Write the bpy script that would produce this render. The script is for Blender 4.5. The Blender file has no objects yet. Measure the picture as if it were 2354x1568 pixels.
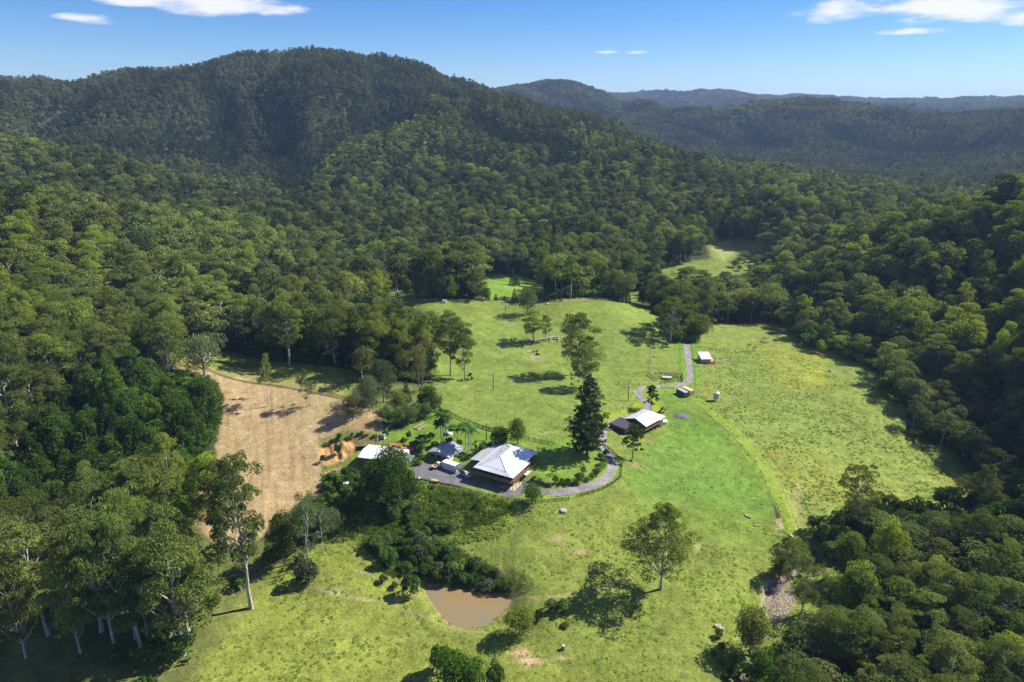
import bpy, bmesh, math, random
import numpy as np
from mathutils import Vector, Matrix

R = math.radians
random.seed(7)
RNG = np.random.default_rng(11)

# ------------------------------------------------------------------ camera, sky, sun, exposure
CAM_Z = 122.0
PITCH = R(18.5)
FPX, CX, CY = 1569.0, 1176.5, 784.0          # the photograph measured at 2353 x 1568
SUN_EL = R(43.0)
SUN_DIR = Vector((0.945 * math.cos(SUN_EL), 0.327 * math.cos(SUN_EL), math.sin(SUN_EL))).normalized()

scene = bpy.context.scene
col = bpy.data.collections.new("place")
scene.collection.children.link(col)

cam_data = bpy.data.cameras.new("camera")
cam_data.sensor_width = 36.0
cam_data.lens = FPX / 2353.0 * 36.0
cam_data.clip_start = 0.5
cam_data.clip_end = 40000
cam = bpy.data.objects.new("camera", cam_data)
cam.location = (0, 0, CAM_Z)
cam.rotation_euler = (R(90) - PITCH, 0, 0)
scene.collection.objects.link(cam)
scene.camera = cam

sun_data = bpy.data.lights.new("sun", 'SUN')
sun_data.energy = 5.0
sun_data.angle = R(0.53)
sun_data.color = (1.0, 0.95, 0.86)
sun = bpy.data.objects.new("sun", sun_data)
sun.rotation_euler = SUN_DIR.to_track_quat('Z', 'Y').to_euler()
scene.collection.objects.link(sun)

world = bpy.data.worlds.new("World")
scene.world = world
world.use_nodes = True
SKY_STRENGTH = 0.054


def build_world():
    nt = world.node_tree
    nt.nodes.clear()
    N = nt.nodes.new
    L = nt.links.new
    out = N('ShaderNodeOutputWorld')
    bg = N('ShaderNodeBackground')
    sky = N('ShaderNodeTexSky')
    sky.sky_type = 'NISHITA'
    sky.sun_disc = False
    sky.sun_elevation = SUN_EL
    sky.sun_rotation = math.atan2(SUN_DIR.x, SUN_DIR.y)
    sky.altitude = 300
    sky.air_density = 1.0
    sky.dust_density = 0.0
    sky.ozone_density = 4.0
    tc = N('ShaderNodeTexCoord')
    sep = N('ShaderNodeSeparateXYZ')
    L(tc.outputs['Generated'], sep.inputs[0])

    def m(op, a, b=None, c=None):
        n = N('ShaderNodeMath')
        n.operation = op
        for i, v in enumerate((a, b, c)):
            if v is None:
                continue
            if isinstance(v, (int, float)):
                n.inputs[i].default_value = v
            else:
                L(v, n.inputs[i])
        return n.outputs[0]
    az = m('ARCTAN2', sep.outputs[0], sep.outputs[1])
    el = m('ARCSINE', sep.outputs[2])
    # cloud deck seen in perspective: project the view direction on a high plane
    zz = m('MAXIMUM', sep.outputs[2], 0.03)
    cx_ = m('DIVIDE', sep.outputs[0], zz)
    cy_ = m('DIVIDE', sep.outputs[1], zz)
    cmb = N('ShaderNodeCombineXYZ')
    L(cx_, cmb.inputs[0]); L(cy_, cmb.inputs[1])
    no = N('ShaderNodeTexNoise')
    no.inputs['Scale'].default_value = 1.15
    no.inputs['Detail'].default_value = 9
    no.inputs['Roughness'].default_value = 0.58
    L(cmb.outputs[0], no.inputs['Vector'])
    cmb2 = N('ShaderNodeCombineXYZ')
    L(m('MULTIPLY', az, 14.0), cmb2.inputs[0]); L(m('MULTIPLY', el, 55.0), cmb2.inputs[1])
    no2 = N('ShaderNodeTexNoise')
    no2.inputs['Scale'].default_value = 1.0
    no2.inputs['Detail'].default_value = 8
    no2.inputs['Roughness'].default_value = 0.62
    L(cmb2.outputs[0], no2.inputs['Vector'])
    total = None
    for (a0, e0, ra, re, amp) in CLOUDS:
        da = m('DIVIDE', m('SUBTRACT', az, a0), ra)
        de = m('DIVIDE', m('SUBTRACT', el, e0), re)
        d2 = m('ADD', m('MULTIPLY', da, da), m('MULTIPLY', de, de))
        g = m('MULTIPLY', m('MAXIMUM', m('SUBTRACT', 1.0, d2), 0.0), amp)
        total = g if total is None else m('MAXIMUM', total, g)
    # the scattered cloud goes on overhead, as the broken patches in view imply
    hi = m('MULTIPLY', m('MINIMUM', m('MAXIMUM', m('SUBTRACT', el, 0.2), 0.0), 0.25), 1.3)
    total = m('MAXIMUM', total, hi)
    nn = m('ADD', m('MULTIPLY', m('SUBTRACT', no2.outputs[0], 0.5), 2.4), m('MULTIPLY', m('SUBTRACT', no.outputs[0], 0.5), 0.6))
    dens = m('SUBTRACT', m('ADD', m('MULTIPLY', total, 1.05), nn), 0.25)
    mr = N('ShaderNodeMapRange')
    mr.interpolation_type = 'SMOOTHSTEP'
    L(dens, mr.inputs[0])
    mr.inputs[1].default_value = 0.0
    mr.inputs[2].default_value = 0.8
    gate = m('MINIMUM', m('MULTIPLY', total, 8.0), 1.0)
    fac = m('MULTIPLY', m('MULTIPLY', mr.outputs[0], gate), 0.88)
    mix = N('ShaderNodeMix')
    mix.data_type = 'RGBA'
    L(fac, mix.inputs['Factor'])
    hs = N('ShaderNodeHueSaturation')
    hs.inputs['Saturation'].default_value = 1.1
    L(sky.outputs[0], hs.inputs['Color'])
    cm = N('ShaderNodeVectorMath'); cm.operation = 'MULTIPLY'
    ge = N('ShaderNodeMapRange'); ge.interpolation_type = 'SMOOTHSTEP'
    L(el, ge.inputs[0]); ge.inputs[1].default_value = -0.03; ge.inputs[2].default_value = 0.17
    gm = N('ShaderNodeMix'); gm.data_type = 'RGBA'; L(ge.outputs[0], gm.inputs['Factor'])
    gm.inputs['A'].default_value = (1.20, 1.32, 1.48, 1); gm.inputs['B'].default_value = (0.52, 0.90, 1.38, 1)
    L(gm.outputs['Result'], cm.inputs[1])
    L(hs.outputs[0], cm.inputs[0])
    L(cm.outputs[0], mix.inputs['A'])
    mix.inputs['B'].default_value = (12.0, 11.7, 12.2, 1)
    L(mix.outputs['Result'], bg.inputs[0])
    bg.inputs[1].default_value = SKY_STRENGTH
    L(bg.outputs[0], out.inputs[0])


def pix_dir(dx, dy):
    """view direction of a pixel of the 2353 x 1568 photograph"""
    xc = (dx - CX) / FPX
    yc = (CY - dy) / FPX
    return np.array([xc, math.cos(PITCH) + yc * math.sin(PITCH), -math.sin(PITCH) + yc * math.cos(PITCH)])


CLOUDS = []
for (px, py, rx, ry, amp) in ((500, 2, 190, 34, 1.0), (640, 20, 80, 12, .8), (200, 43, 75, 12, .85), (330, 0, 130, 16, .8),
                              (2060, 12, 210, 24, .78), (2230, 22, 170, 30, .92), (2115, 72, 100, 8, .8), (1920, 30, 110, 20, .7),
                              (2345, 40, 45, 22, .8), (1395, 120, 42, 4, .7), (1464, 121, 38, 4.5, .8), (2130, 45, 90, 10, .7)):
    d = pix_dir(px, py)
    a_ = math.atan2(d[0], d[1]); e_ = math.asin(d[2] / np.linalg.norm(d))
    CLOUDS.append((a_, e_, rx / FPX, ry / FPX * 1.0, amp))
build_world()

scene.view_settings.view_transform = 'Standard'
scene.view_settings.look = 'None'
scene.view_settings.gamma = 1.0
scene.view_settings.use_curve_mapping = False
scene.view_settings.exposure = 0.84
scene.render.engine = 'CYCLES'
scene.cycles.max_bounces = 6
scene.cycles.diffuse_bounces = 1
scene.cycles.glossy_bounces = 2
scene.cycles.transmission_bounces = 3
scene.cycles.transparent_max_bounces = 6
scene.cycles.volume_bounces = 0


# ------------------------------------------------------------------ small helpers
def proj(P):
    """world points (n,3) -> photo pixels (n,2) and depth"""
    P = np.atleast_2d(P)
    x = P[:, 0]; y = P[:, 1]; z = P[:, 2] - CAM_Z
    cp, sp = math.cos(PITCH), math.sin(PITCH)
    zc = y * cp - z * sp
    yc = y * sp + z * cp
    zc_ = np.where(zc < 1, 1, zc)
    return CX + FPX * x / zc_, CY - FPX * yc / zc_, zc


_tabs = {}


def vnoise(x, y, seed=0):
    if seed not in _tabs:
        _tabs[seed] = np.random.default_rng(1000 + seed).random((256, 256))
    T = _tabs[seed]
    x = np.asarray(x, float); y = np.asarray(y, float)
    xi = np.floor(x).astype(int); yi = np.floor(y).astype(int)
    fx = x - xi; fy = y - yi
    fx = fx * fx * (3 - 2 * fx); fy = fy * fy * (3 - 2 * fy)
    a = T[xi & 255, yi & 255]; b = T[(xi + 1) & 255, yi & 255]
    c = T[xi & 255, (yi + 1) & 255]; d = T[(xi + 1) & 255, (yi + 1) & 255]
    return (a * (1 - fx) + b * fx) * (1 - fy) + (c * (1 - fx) + d * fx) * fy


def fbm(x, y, seed=0, oct=4):
    s = 0; amp = 1; tot = 0
    for k in range(oct):
        s = s + amp * vnoise(x * 2 ** k, y * 2 ** k, seed + k)
        tot += amp; amp *= 0.5
    return s / tot


def inpoly(px, py, poly):
    px = np.asarray(px); py = np.asarray(py)
    inside = np.zeros(px.shape, bool)
    n = len(poly)
    for i in range(n):
        x1, y1 = poly[i]; x2, y2 = poly[(i + 1) % n]
        if y1 == y2:
            continue
        c = ((y1 > py) != (y2 > py)) & (px < (x2 - x1) * (py - y1) / (y2 - y1) + x1)
        inside ^= c
    return inside


def segdist(px, py, pts, closed=False):
    best = np.full(np.shape(px), 1e9)
    n = len(pts)
    for i in range(n if closed else n - 1):
        x1, y1 = pts[i]; x2, y2 = pts[(i + 1) % n]
        dx, dy = x2 - x1, y2 - y1
        L2 = dx * dx + dy * dy + 1e-9
        t = np.clip(((px - x1) * dx + (py - y1) * dy) / L2, 0, 1)
        best = np.minimum(best, np.hypot(px - (x1 + t * dx), py - (y1 + t * dy)))
    return best


def softpoly(px, py, poly, feather):
    d = segdist(px, py, poly, True)
    s = np.where(inpoly(px, py, poly), d, -d)
    return np.clip(s / (2 * feather) + 0.5, 0, 1)


# ------------------------------------------------------------------ terrain heights
CTRL = []


def G(dx, dy, z):                      # ground seen at this pixel lies at height z
    z = z if z > -3 else -3 + (z + 3) * 0.55
    d = pix_dir(dx, dy)
    t = (z - CAM_Z) / d[2]
    CTRL.append((d[0] * t, d[1] * t, z))


def Rr(dx, dy, r, c=0):                # ground (or canopy c metres above it) seen at this pixel lies r metres away
    d = pix_dir(dx, dy)
    t = r / math.hypot(d[0], d[1])
    CTRL.append((d[0] * t, d[1] * t, CAM_Z + d[2] * t - c))


def Zz(dx, r, z):                      # hidden ground in the direction of this column
    d = pix_dir(dx, 262)
    t = r / math.hypot(d[0], d[1])
    CTRL.append((d[0] * t, d[1] * t, z))


for a in [(1176, 1568, -17), (600, 1568, -16), (100, 1568, -16), (1700, 1568, -18), (2300, 1568, -13),
          (1080, 1400, -17.5), (1080, 1350, -17.3), (1000, 1370, -17), (1160, 1370, -17), (1176, 1250, -7.5), (1176, 1340, -12), (1500, 1350, -15), (1780, 1380, -18.5), (2100, 1400, -14), (1350, 1450, -16.5),
          (800, 1400, -15), (560, 1390, -13), (200, 1400, -15), (1000, 1250, -10), (850, 1230, -9.5), (750, 1300, -12),
          (950, 1090, -1), (900, 1060, -1), (1150, 1120, 0), (1060, 1085, 0), (1100, 1145, -0.4), (1400, 1120, -1.2), (1250, 1080, 1.2), (1200, 1140, -.3), (1300, 1130, -.8), (1330, 1050, 1.3),
          (1000, 1180, -3.6), (1200, 1200, -3.4), (1200, 1165, -1.6), (1420, 1200, -7), (900, 1170, -4.5),
          (1350, 1000, 1.5), (1400, 1030, -0.8), (1480, 980, -3.5), (1440, 1010, -2.5), (1580, 1000, -6), (1700, 1050, -10), (1760, 1180, -13), (1840, 1200, -14.5), (1950, 1100, -14.5), (2200, 1150, -14),
          (1560, 1150, -9), (1650, 1280, -14), (1600, 870, -9), (1570, 900, -7.5), (1580, 790, -9.5), (1650, 760, -11.5), (1800, 760, -12.5), (1900, 850, -13.5), (2050, 900, -13), (1750, 900, -12.5), (1900, 980, -14),
          (1480, 880, -5.5), (1540, 720, -7), (1480, 700, -3), (1520, 820, -6.5),
          (1300, 950, 2), (1150, 960, 3), (1020, 950, 3.5), (1060, 890, 1.5), (1200, 890, 0.5), (1350, 890, -1), (1100, 1000, 2.5), (1200, 870, -2.5), (1060, 865, -1.5), (1350, 870, -3.5),
          (1200, 820, -1.5), (1330, 820, -2.5), (1200, 760, 1.5), (1380, 760, 0), (1150, 705, 5), (1300, 695, 6), (1400, 695, 3.5), (950, 695, 8), (1080, 800, 1.5),
          (940, 960, 3), (850, 960, 4), (780, 950, 4), (600, 900, 5), (700, 830, 6), (480, 830, 8), (550, 1050, -3), (620, 1150, -8), (470, 1200, -11),
          (750, 1080, -4), (800, 1120, -5), (850, 1070, -1.2), (640, 1260, -11),
          (300, 1050, -4), (100, 1100, -4), (0, 1250, -10),
          (1180, 655, -5), (1110, 640, -3), (1240, 670, -6), (1460, 680, -10), (1650, 600, -15), (1560, 630, -14), (1680, 560, -15), (1620, 570, -14)]:
    G(*a)
for a in [  # right hill
        (2353, 448, 560, 22), (2250, 460, 580, 22), (2100, 492, 610, 22), (1980, 520, 650, 22), (1880, 560, 650, 20), (2353, 600, 470, 22), (2353, 760, 400, 22), (2200, 640, 470, 22),
        (2100, 740, 425, 20), (1950, 650, 490, 20), (2353, 900, 340, 20), (2353, 1000, 305, 20), (2200, 850, 375, 20), (1820, 650, 530, 18), (2500, 900, 330, 18), (2500, 700, 400, 18),
        # left near hill
        (0, 455, 600, 25), (110, 447, 600, 25), (200, 455, 610, 25), (280, 472, 620, 25), (400, 482, 640, 25), (560, 502, 650, 25), (680, 535, 640, 22), (800, 580, 600, 22), (900, 612, 560, 20),
        (100, 620, 440, 24), (0, 620, 430, 24), (350, 600, 460, 22), (560, 620, 470, 22), (700, 680, 390, 22), (100, 760, 335, 22), (300, 760, 340, 22), (550, 760, 370, 22), (820, 720, 400, 20), (0, 900, 285, 20),
        # hills behind on the left
        (0, 320, 1050, 22), (60, 332, 1040, 22), (150, 353, 1020, 22), (250, 373, 1000, 22), (350, 393, 960, 22), (430, 413, 930, 22), (540, 443, 890, 22), (640, 478, 830, 22),
        (100, 395, 880, 22), (0, 402, 870, 22), (350, 440, 830, 22), (200, 415, 850, 22), (560, 485, 740, 22),
        # main mountain skyline
        (-150, 190, 2050, 31), (0, 180, 2000, 31), (60, 179, 1980, 31), (140, 183, 1950, 31), (180, 168, 1900, 31), (260, 150, 1850, 31), (330, 148, 1820, 31), (400, 141, 1800, 31), (500, 126, 1740, 31), (560, 118, 1700, 31),
        (660, 122, 1680, 31), (760, 117, 1650, 31), (860, 133, 1600, 31), (930, 152, 1560, 31), (1000, 173, 1500, 31), (1060, 193, 1470, 31), (1110, 207, 1440, 31), (1230, 233, 1350, 31), (1330, 266, 1270, 31),
        (1430, 296, 1200, 31), (1530, 323, 1150, 31), (1620, 348, 1100, 31), (1700, 369, 1050, 31), (1800, 389, 1000, 31), (1900, 410, 970, 31), (2000, 432, 930, 31), (2100, 456, 880, 31), (2190, 478, 830, 31),
        # its face: the spur and the gully behind it
        (0, 260, 1600, 20), (200, 240, 1600, 20), (400, 230, 1520, 20), (600, 220, 1450, 20), (780, 230, 1400, 20), (150, 330, 1350, 18), (330, 350, 1250, 18), (500, 330, 1300, 18), (430, 400, 1060, 16), (600, 420, 1080, 14), (550, 445, 980, 16),
        (940, 285, 1340, 16), (820, 352, 1260, 14), (700, 410, 1150, 14), (650, 460, 1000, 14), (880, 230, 1420, 20),
        (1120, 217, 1400, 20), (1000, 262, 1270, 20), (870, 308, 1150, 20), (780, 360, 1060, 20), (700, 430, 960, 18), (680, 470, 880, 18),
        (1200, 290, 1180, 20), (1100, 360, 1020, 20), (1000, 420, 900, 20), (900, 430, 900, 18), (1300, 340, 1060, 20), (1220, 430, 880, 18), (1450, 380, 950, 20), (1400, 460, 800, 18), (1600, 430, 900, 18),
        (1800, 450, 830, 18), (1750, 500, 760, 14), (1950, 480, 800, 14), (1000, 500, 740, 20), (820, 500, 760, 18), (1150, 540, 680, 18), (1330, 530, 700, 16), (950, 570, 620, 20), (1100, 600, 600, 18),
        (1300, 600, 600, 16), (1450, 590, 620, 16), (750, 540, 680, 16),
        # valley beyond the spur and the ridges on the right
        (1900, 372, 1900, 20), (2100, 395, 1600, 20), (2300, 420, 1350, 20), (2353, 400, 1500, 20), (2250, 380, 1750, 20), (2050, 355, 2050, 20), (2200, 440, 1050, 18),
        (1480, 266, 2500, 20), (1600, 251, 2500, 20), (1680, 243, 2500, 20), (1750, 237, 2500, 20), (1850, 236, 2450, 20), (1930, 243, 2400, 20), (2000, 256, 2350, 20), (2100, 268, 2300, 20), (2180, 282, 2250, 20),
        (2280, 269, 2200, 20), (2353, 271, 2150, 20), (2500, 268, 2100, 20), (1700, 310, 2250, 20), (1900, 310, 2200, 20), (2100, 330, 2080, 20), (2300, 330, 1950, 20), (1550, 310, 2250, 20),
        (1000, 225, 3500, 20), (1115, 208, 3500, 20), (1180, 197, 3500, 20), (1240, 192, 3500, 20), (1290, 188, 3450, 20), (1330, 195, 3400, 20), (1380, 221, 3300, 20), (1450, 246, 3200, 20),
        (1390, 219, 5200, 20), (1430, 216, 5200, 20), (1500, 226, 5200, 20), (1600, 226, 5200, 20), (1700, 220, 5200, 20), (1780, 231, 5200, 20), (1850, 230, 5600, 20), (2000, 236, 5600, 20), (2150, 238, 5600, 20),
        (2250, 237, 5600, 20), (2353, 229, 5600, 20), (2500, 232, 5600, 20), (2000, 262, 3900, 20), (2100, 262, 3900, 20), (2200, 274, 3700, 20)]:
    Rr(*a)
for a in [(0, 720, 8), (250, 730, 8), (450, 720, 6), (-250, 2050, 250), (0, 1180, 12), (150, 1140, 8), (250, 1120, 6), (350, 1080, 4), (450, 1030, 2), (2500, 600, 30), (2353, 700, -5), (2150, 700, -8), (2353, 950, 0),
          (100, 2600, 150), (700, 2500, 150), (1176, 2300, 60), (1450, 1700, 20), (1700, 1500, 5), (1300, 2700, 60), (1600, 3000, 80), (2000, 3000, 80), (2300, 2900, 80), (1300, 4300, 100), (1700, 4200, 80), (2300, 4600, 80),
          (0, 9000, 60), (1176, 9000, 60), (2353, 9000, 60), (700, 5000, 80), (0, 4500, 60), (2700, 4000, 80), (-300, 1000, 60), (-300, 500, 60), (2700, 560, 30), (2700, 1200, 40), (-400, 250, 10), (2800, 250, 5)]:
    Zz(*a)
for x in (-200, -60, 60, 200):
    CTRL.append((x, 60, -14)); CTRL.append((x, 10, -16))
CTRL.append((-260, 120, -10)); CTRL.append((-170, 150, -12)); CTRL.append((240, 120, -8)); CTRL.append((170, 150, -13)); CTRL.append((260, 180, 0))
C = np.array(CTRL)


def _warp(x, y):
    r = np.hypot(x, y)
    return np.arctan2(x, y) * 1.6, np.log(np.maximum(r, 25)) * 1.0


def _tps():
    u, v = _warp(C[:, 0], C[:, 1])
    n = len(u)
    d2 = (u[:, None] - u) ** 2 + (v[:, None] - v) ** 2
    K = 0.5 * d2 * np.log(d2 + 1e-12)
    K[np.diag_indices(n)] = 1.2e-4
    Pm = np.column_stack([np.ones(n), u, v])
    A = np.zeros((n + 3, n + 3))
    A[:n, :n] = K; A[:n, n:] = Pm; A[n:, :n] = Pm.T
    b = np.zeros(n + 3); b[:n] = C[:, 2]
    return u, v, np.linalg.solve(A, b)


def polar_axis():
    rr = np.concatenate([np.geomspace(12, 95, 26)[:-1], np.geomspace(95, 480, 520)[:-1], np.geomspace(480, 1000, 110)[:-1], np.geomspace(1000, 11000, 210)])
    aa = np.concatenate([np.linspace(-75, -42, 24)[:-1], np.linspace(-42, 42, 620)[:-1], np.linspace(42, 75, 24)])
    return np.radians(aa), rr


AA, RRR = polar_axis()


def base_height(X, Y):
    u, v, w = _tps()
    U, V = _warp(X.ravel(), Y.ravel())
    out = np.empty(U.size)
    n = len(u)
    for s in range(0, U.size, 60000):
        a = U[s:s + 60000, None] - u; b = V[s:s + 60000, None] - v
        d2 = (a * a + b * b).astype(np.float32)
        K = 0.5 * d2 * np.log(d2 + 1e-12)
        out[s:s + 60000] = K @ w[:n].astype(np.float32) + w[n] + w[n + 1] * U[s:s + 60000] + w[n + 2] * V[s:s + 60000]
    return out.reshape(X.shape)


CRESTS = [[(-150, 190, 2050), (0, 180, 2000), (140, 183, 1950), (260, 150, 1850), (400, 141, 1800), (560, 118, 1700), (760, 117, 1650), (860, 133, 1600), (930, 152, 1560), (1000, 173, 1500), (1110, 207, 1440), (1230, 233, 1350), (1330, 266, 1270),
           (1430, 296, 1200), (1620, 348, 1100), (1800, 389, 1000), (2000, 432, 930), (2190, 478, 830)],
          [(1480, 266, 2500), (1600, 251, 2500), (1750, 237, 2500), (1850, 236, 2450), (2000, 256, 2350), (2180, 282, 2250), (2280, 269, 2200), (2500, 268, 2100)],
          [(1000, 225, 3500), (1180, 197, 3500), (1290, 188, 3450), (1380, 221, 3300), (1450, 246, 3200)],
          [(1390, 219, 5200), (1520, 226, 5200), (1700, 220, 5200), (2000, 236, 5600), (2353, 229, 5600)],
          [(0, 320, 1050), (150, 353, 1020), (350, 393, 960), (540, 443, 890), (640, 478, 830)]]


def build_heights():
    # coarse grid of the smooth relief, then interpolated on the fine polar grid
    ca = np.radians(np.linspace(-75, 75, 240)); cr = np.geomspace(12, 11000, 260)
    A, Rg = np.meshgrid(ca, cr)
    Zc = base_height(Rg * np.sin(A), Rg * np.cos(A))
    A2, R2 = np.meshgrid(AA, RRR)
    fa = np.interp(A2, ca, np.arange(len(ca))); fr = np.interp(np.log(R2), np.log(cr), np.arange(len(cr)))
    ia = np.clip(fa.astype(int), 0, len(ca) - 2); ir = np.clip(fr.astype(int), 0, len(cr) - 2)
    ta = fa - ia; tr = fr - ir
    Z = (Zc[ir, ia] * (1 - ta) + Zc[ir, ia + 1] * ta) * (1 - tr) + (Zc[ir + 1, ia] * (1 - ta) + Zc[ir + 1, ia + 1] * ta) * tr
    X = R2 * np.sin(A2); Y = R2 * np.cos(A2)
    # ribs and gullies on the mountains
    wx = X + 120 * (fbm(X / 400, Y / 400, 40, 3) - .5); wy = Y + 120 * (fbm(X / 400, Y / 400, 50, 3) - .5)
    rg = 1 - np.sqrt((2 * fbm(wx / 200 + wy / 900, wy / 620, 60, 3) - 1) ** 2 + .006)
    rg2 = 1 - np.sqrt((2 * fbm(wx / 520 + wy / 1800, wy / 1500, 70, 4) - 1) ** 2 + .006)
    # the crests keep their measured outline: ribs fade out towards them
    U, V = _warp(X, Y)
    calm = np.ones(X.shape)
    far_rows = R2[:, 0] > 700
    dmin = np.full(X[far_rows].shape, 9.0)
    for line_ in CRESTS:
        P_ = []
        for (dx, dy, r) in line_:
            d = pix_dir(dx, dy); t = r / math.hypot(d[0], d[1]); P_.append((d[0] * t, d[1] * t))
        P_ = np.array(P_); u_, v_ = _warp(P_[:, 0], P_[:, 1])
        dmin = np.minimum(dmin, segdist(U[far_rows], V[far_rows], list(zip(u_, v_))))
    calm[far_rows] = np.clip(dmin / .13, .10, 1)
    m1 = np.clip((R2 - 700) / 500, 0, 1) * np.clip((Z - 5) / 60, 0, 1) * calm
    m2 = np.clip((R2 - 1900) / 900, 0, 1) * np.clip((Z - 10) / 80, 0, 1) * calm
    Z = Z + m1 * (1 - .6 * m2) * (rg - .74) * 150 + m2 * (rg2 - .74) * 190
    m3 = np.clip((R2 - 250) / 200, 0, 1) * np.clip((Z - 8) / 30, 0, 1)
    Z = Z + m3 * (fbm(X / 85, Y / 85, 80, 3) - .5) * 30
    # gentle unevenness of the paddocks
    near = np.clip((900 - R2) / 300, 0, 1)
    Z = Z + near * ((fbm(X / 22, Y / 22, 90, 3) - .5) * 1.1 + (fbm(X / 3.2, Y / 3.2, 94, 2) - .5) * 0.28)
    return X, Y, Z


GX, GY, GZ = build_heights()


def ht(x, y, grid=None):
    g = GZ if grid is None else grid
    x = np.asarray(x, float); y = np.asarray(y, float)
    fa = np.interp(np.arctan2(x, y), AA, np.arange(len(AA)))
    fr = np.interp(np.hypot(x, y), RRR, np.arange(len(RRR)))
    ia = np.clip(fa.astype(int), 0, len(AA) - 2); ir = np.clip(fr.astype(int), 0, len(RRR) - 2)
    ta = fa - ia; tr = fr - ir
    return (g[ir, ia] * (1 - ta) + g[ir, ia + 1] * ta) * (1 - tr) + (g[ir + 1, ia] * (1 - ta) + g[ir + 1, ia + 1] * ta) * tr


def at(dx, dy):
    """where the sight line of a photo pixel meets the ground"""
    d = pix_dir(dx, dy)
    h = math.hypot(d[0], d[1])
    ts = np.geomspace(60, 9000, 4000) / h
    x = d[0] * ts; y = d[1] * ts; z = CAM_Z + d[2] * ts
    g = ht(x, y)
    k = np.argmax(z < g)
    if k == 0:
        k = len(ts) - 1
    t0, t1 = ts[k - 1], ts[k]
    a0 = z[k - 1] - g[k - 1]; a1 = z[k] - g[k]
    t = t0 + (t1 - t0) * a0 / (a0 - a1 + 1e-9)
    X, Y = d[0] * t, d[1] * t
    return Vector((float(X), float(Y), float(ht(X, Y))))


def up(dx, dy, z):
    """point of a sight line at height z"""
    d = pix_dir(dx, dy)
    t = (z - CAM_Z) / d[2]
    return Vector((float(d[0] * t), float(d[1] * t), z))


def flatten(poly_w, z, feather):
    """cut a level pad (world polygon) into the terrain"""
    global GZ
    m = (np.abs(GX) < 400) & (GY < 600)
    s = softpoly(GX[m], GY[m], poly_w, feather)
    GZ[m] = GZ[m] * (1 - s) + z * s


# ------------------------------------------------------------------ air
def build_haze():
    m = bpy.data.materials.new('haze'); m.use_nodes = True
    nt = m.node_tree; nt.nodes.clear()
    out = nt.nodes.new('ShaderNodeOutputMaterial'); v = nt.nodes.new('ShaderNodeVolumePrincipled')
    v.inputs['Color'].default_value = (0.44, 0.62, 1.0, 1)
    v.inputs['Density'].default_value = HAZE
    v.inputs['Anisotropy'].default_value = 0.1
    nt.links.new(v.outputs[0], out.inputs['Volume'])
    bm = bmesh.new()
    bmesh.ops.create_cube(bm, size=1)
    z0 = float(GZ.min()) - 1.0; z1 = float(max(GZ.max() + 40, 200))
    for q in bm.verts:
        q.co = (q.co.x * 24000, q.co.y * 24000, z1 if q.co.z > 0 else z0)
    me = bpy.data.meshes.new('haze'); bm.to_mesh(me); bm.free(); me.materials.append(m)
    o = bpy.data.objects.new('haze', me); col.objects.link(o); o['kind'] = 'stuff'; o['label'] = 'thin blue air haze over the valley and the mountains'
    o['category'] = 'haze'


HAZE = 0.00007
build_haze()


# ------------------------------------------------------------------ materials
MATS = {}


def new_mat(name):
    m = bpy.data.materials.new(name)
    m.use_nodes = True
    m.node_tree.nodes.clear()
    MATS[name] = m
    return m, m.node_tree.nodes, m.node_tree.links


def simple(name, color, rough=0.7, metal=0.0, var=0.15, scale=3.0, bump=0.0, spec=0.3):
    m, N, L = new_mat(name)
    out = N.new('ShaderNodeOutputMaterial')
    b = N.new('ShaderNodeBsdfPrincipled')
    b.inputs['Roughness'].default_value = rough
    b.inputs['Metallic'].default_value = metal
    b.inputs['Specular IOR Level'].default_value = spec
    tc = N.new('ShaderNodeTexCoord')
    no = N.new('ShaderNodeTexNoise')
    no.inputs['Scale'].default_value = scale
    no.inputs['Detail'].default_value = 5
    L.new(tc.outputs['Object'], no.inputs['Vector'])
    mr = N.new('ShaderNodeMapRange')
    L.new(no.outputs[0], mr.inputs[0])
    mr.inputs[1].default_value = 0.3; mr.inputs[2].default_value = 0.7
    mr.inputs[3].default_value = 1 - var; mr.inputs[4].default_value = 1 + var
    vm = N.new('ShaderNodeVectorMath'); vm.operation = 'SCALE'
    vm.inputs[0].default_value = color[:3]
    L.new(mr.outputs[0], vm.inputs['Scale'])
    L.new(vm.outputs[0], b.inputs['Base Color'])
    if bump:
        bp = N.new('ShaderNodeBump'); bp.inputs['Distance'].default_value = bump
        L.new(no.outputs[0], bp.inputs['Height']); L.new(bp.outputs[0], b.inputs['Normal'])
    L.new(b.outputs[0], out.inputs[0])
    return m


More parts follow.
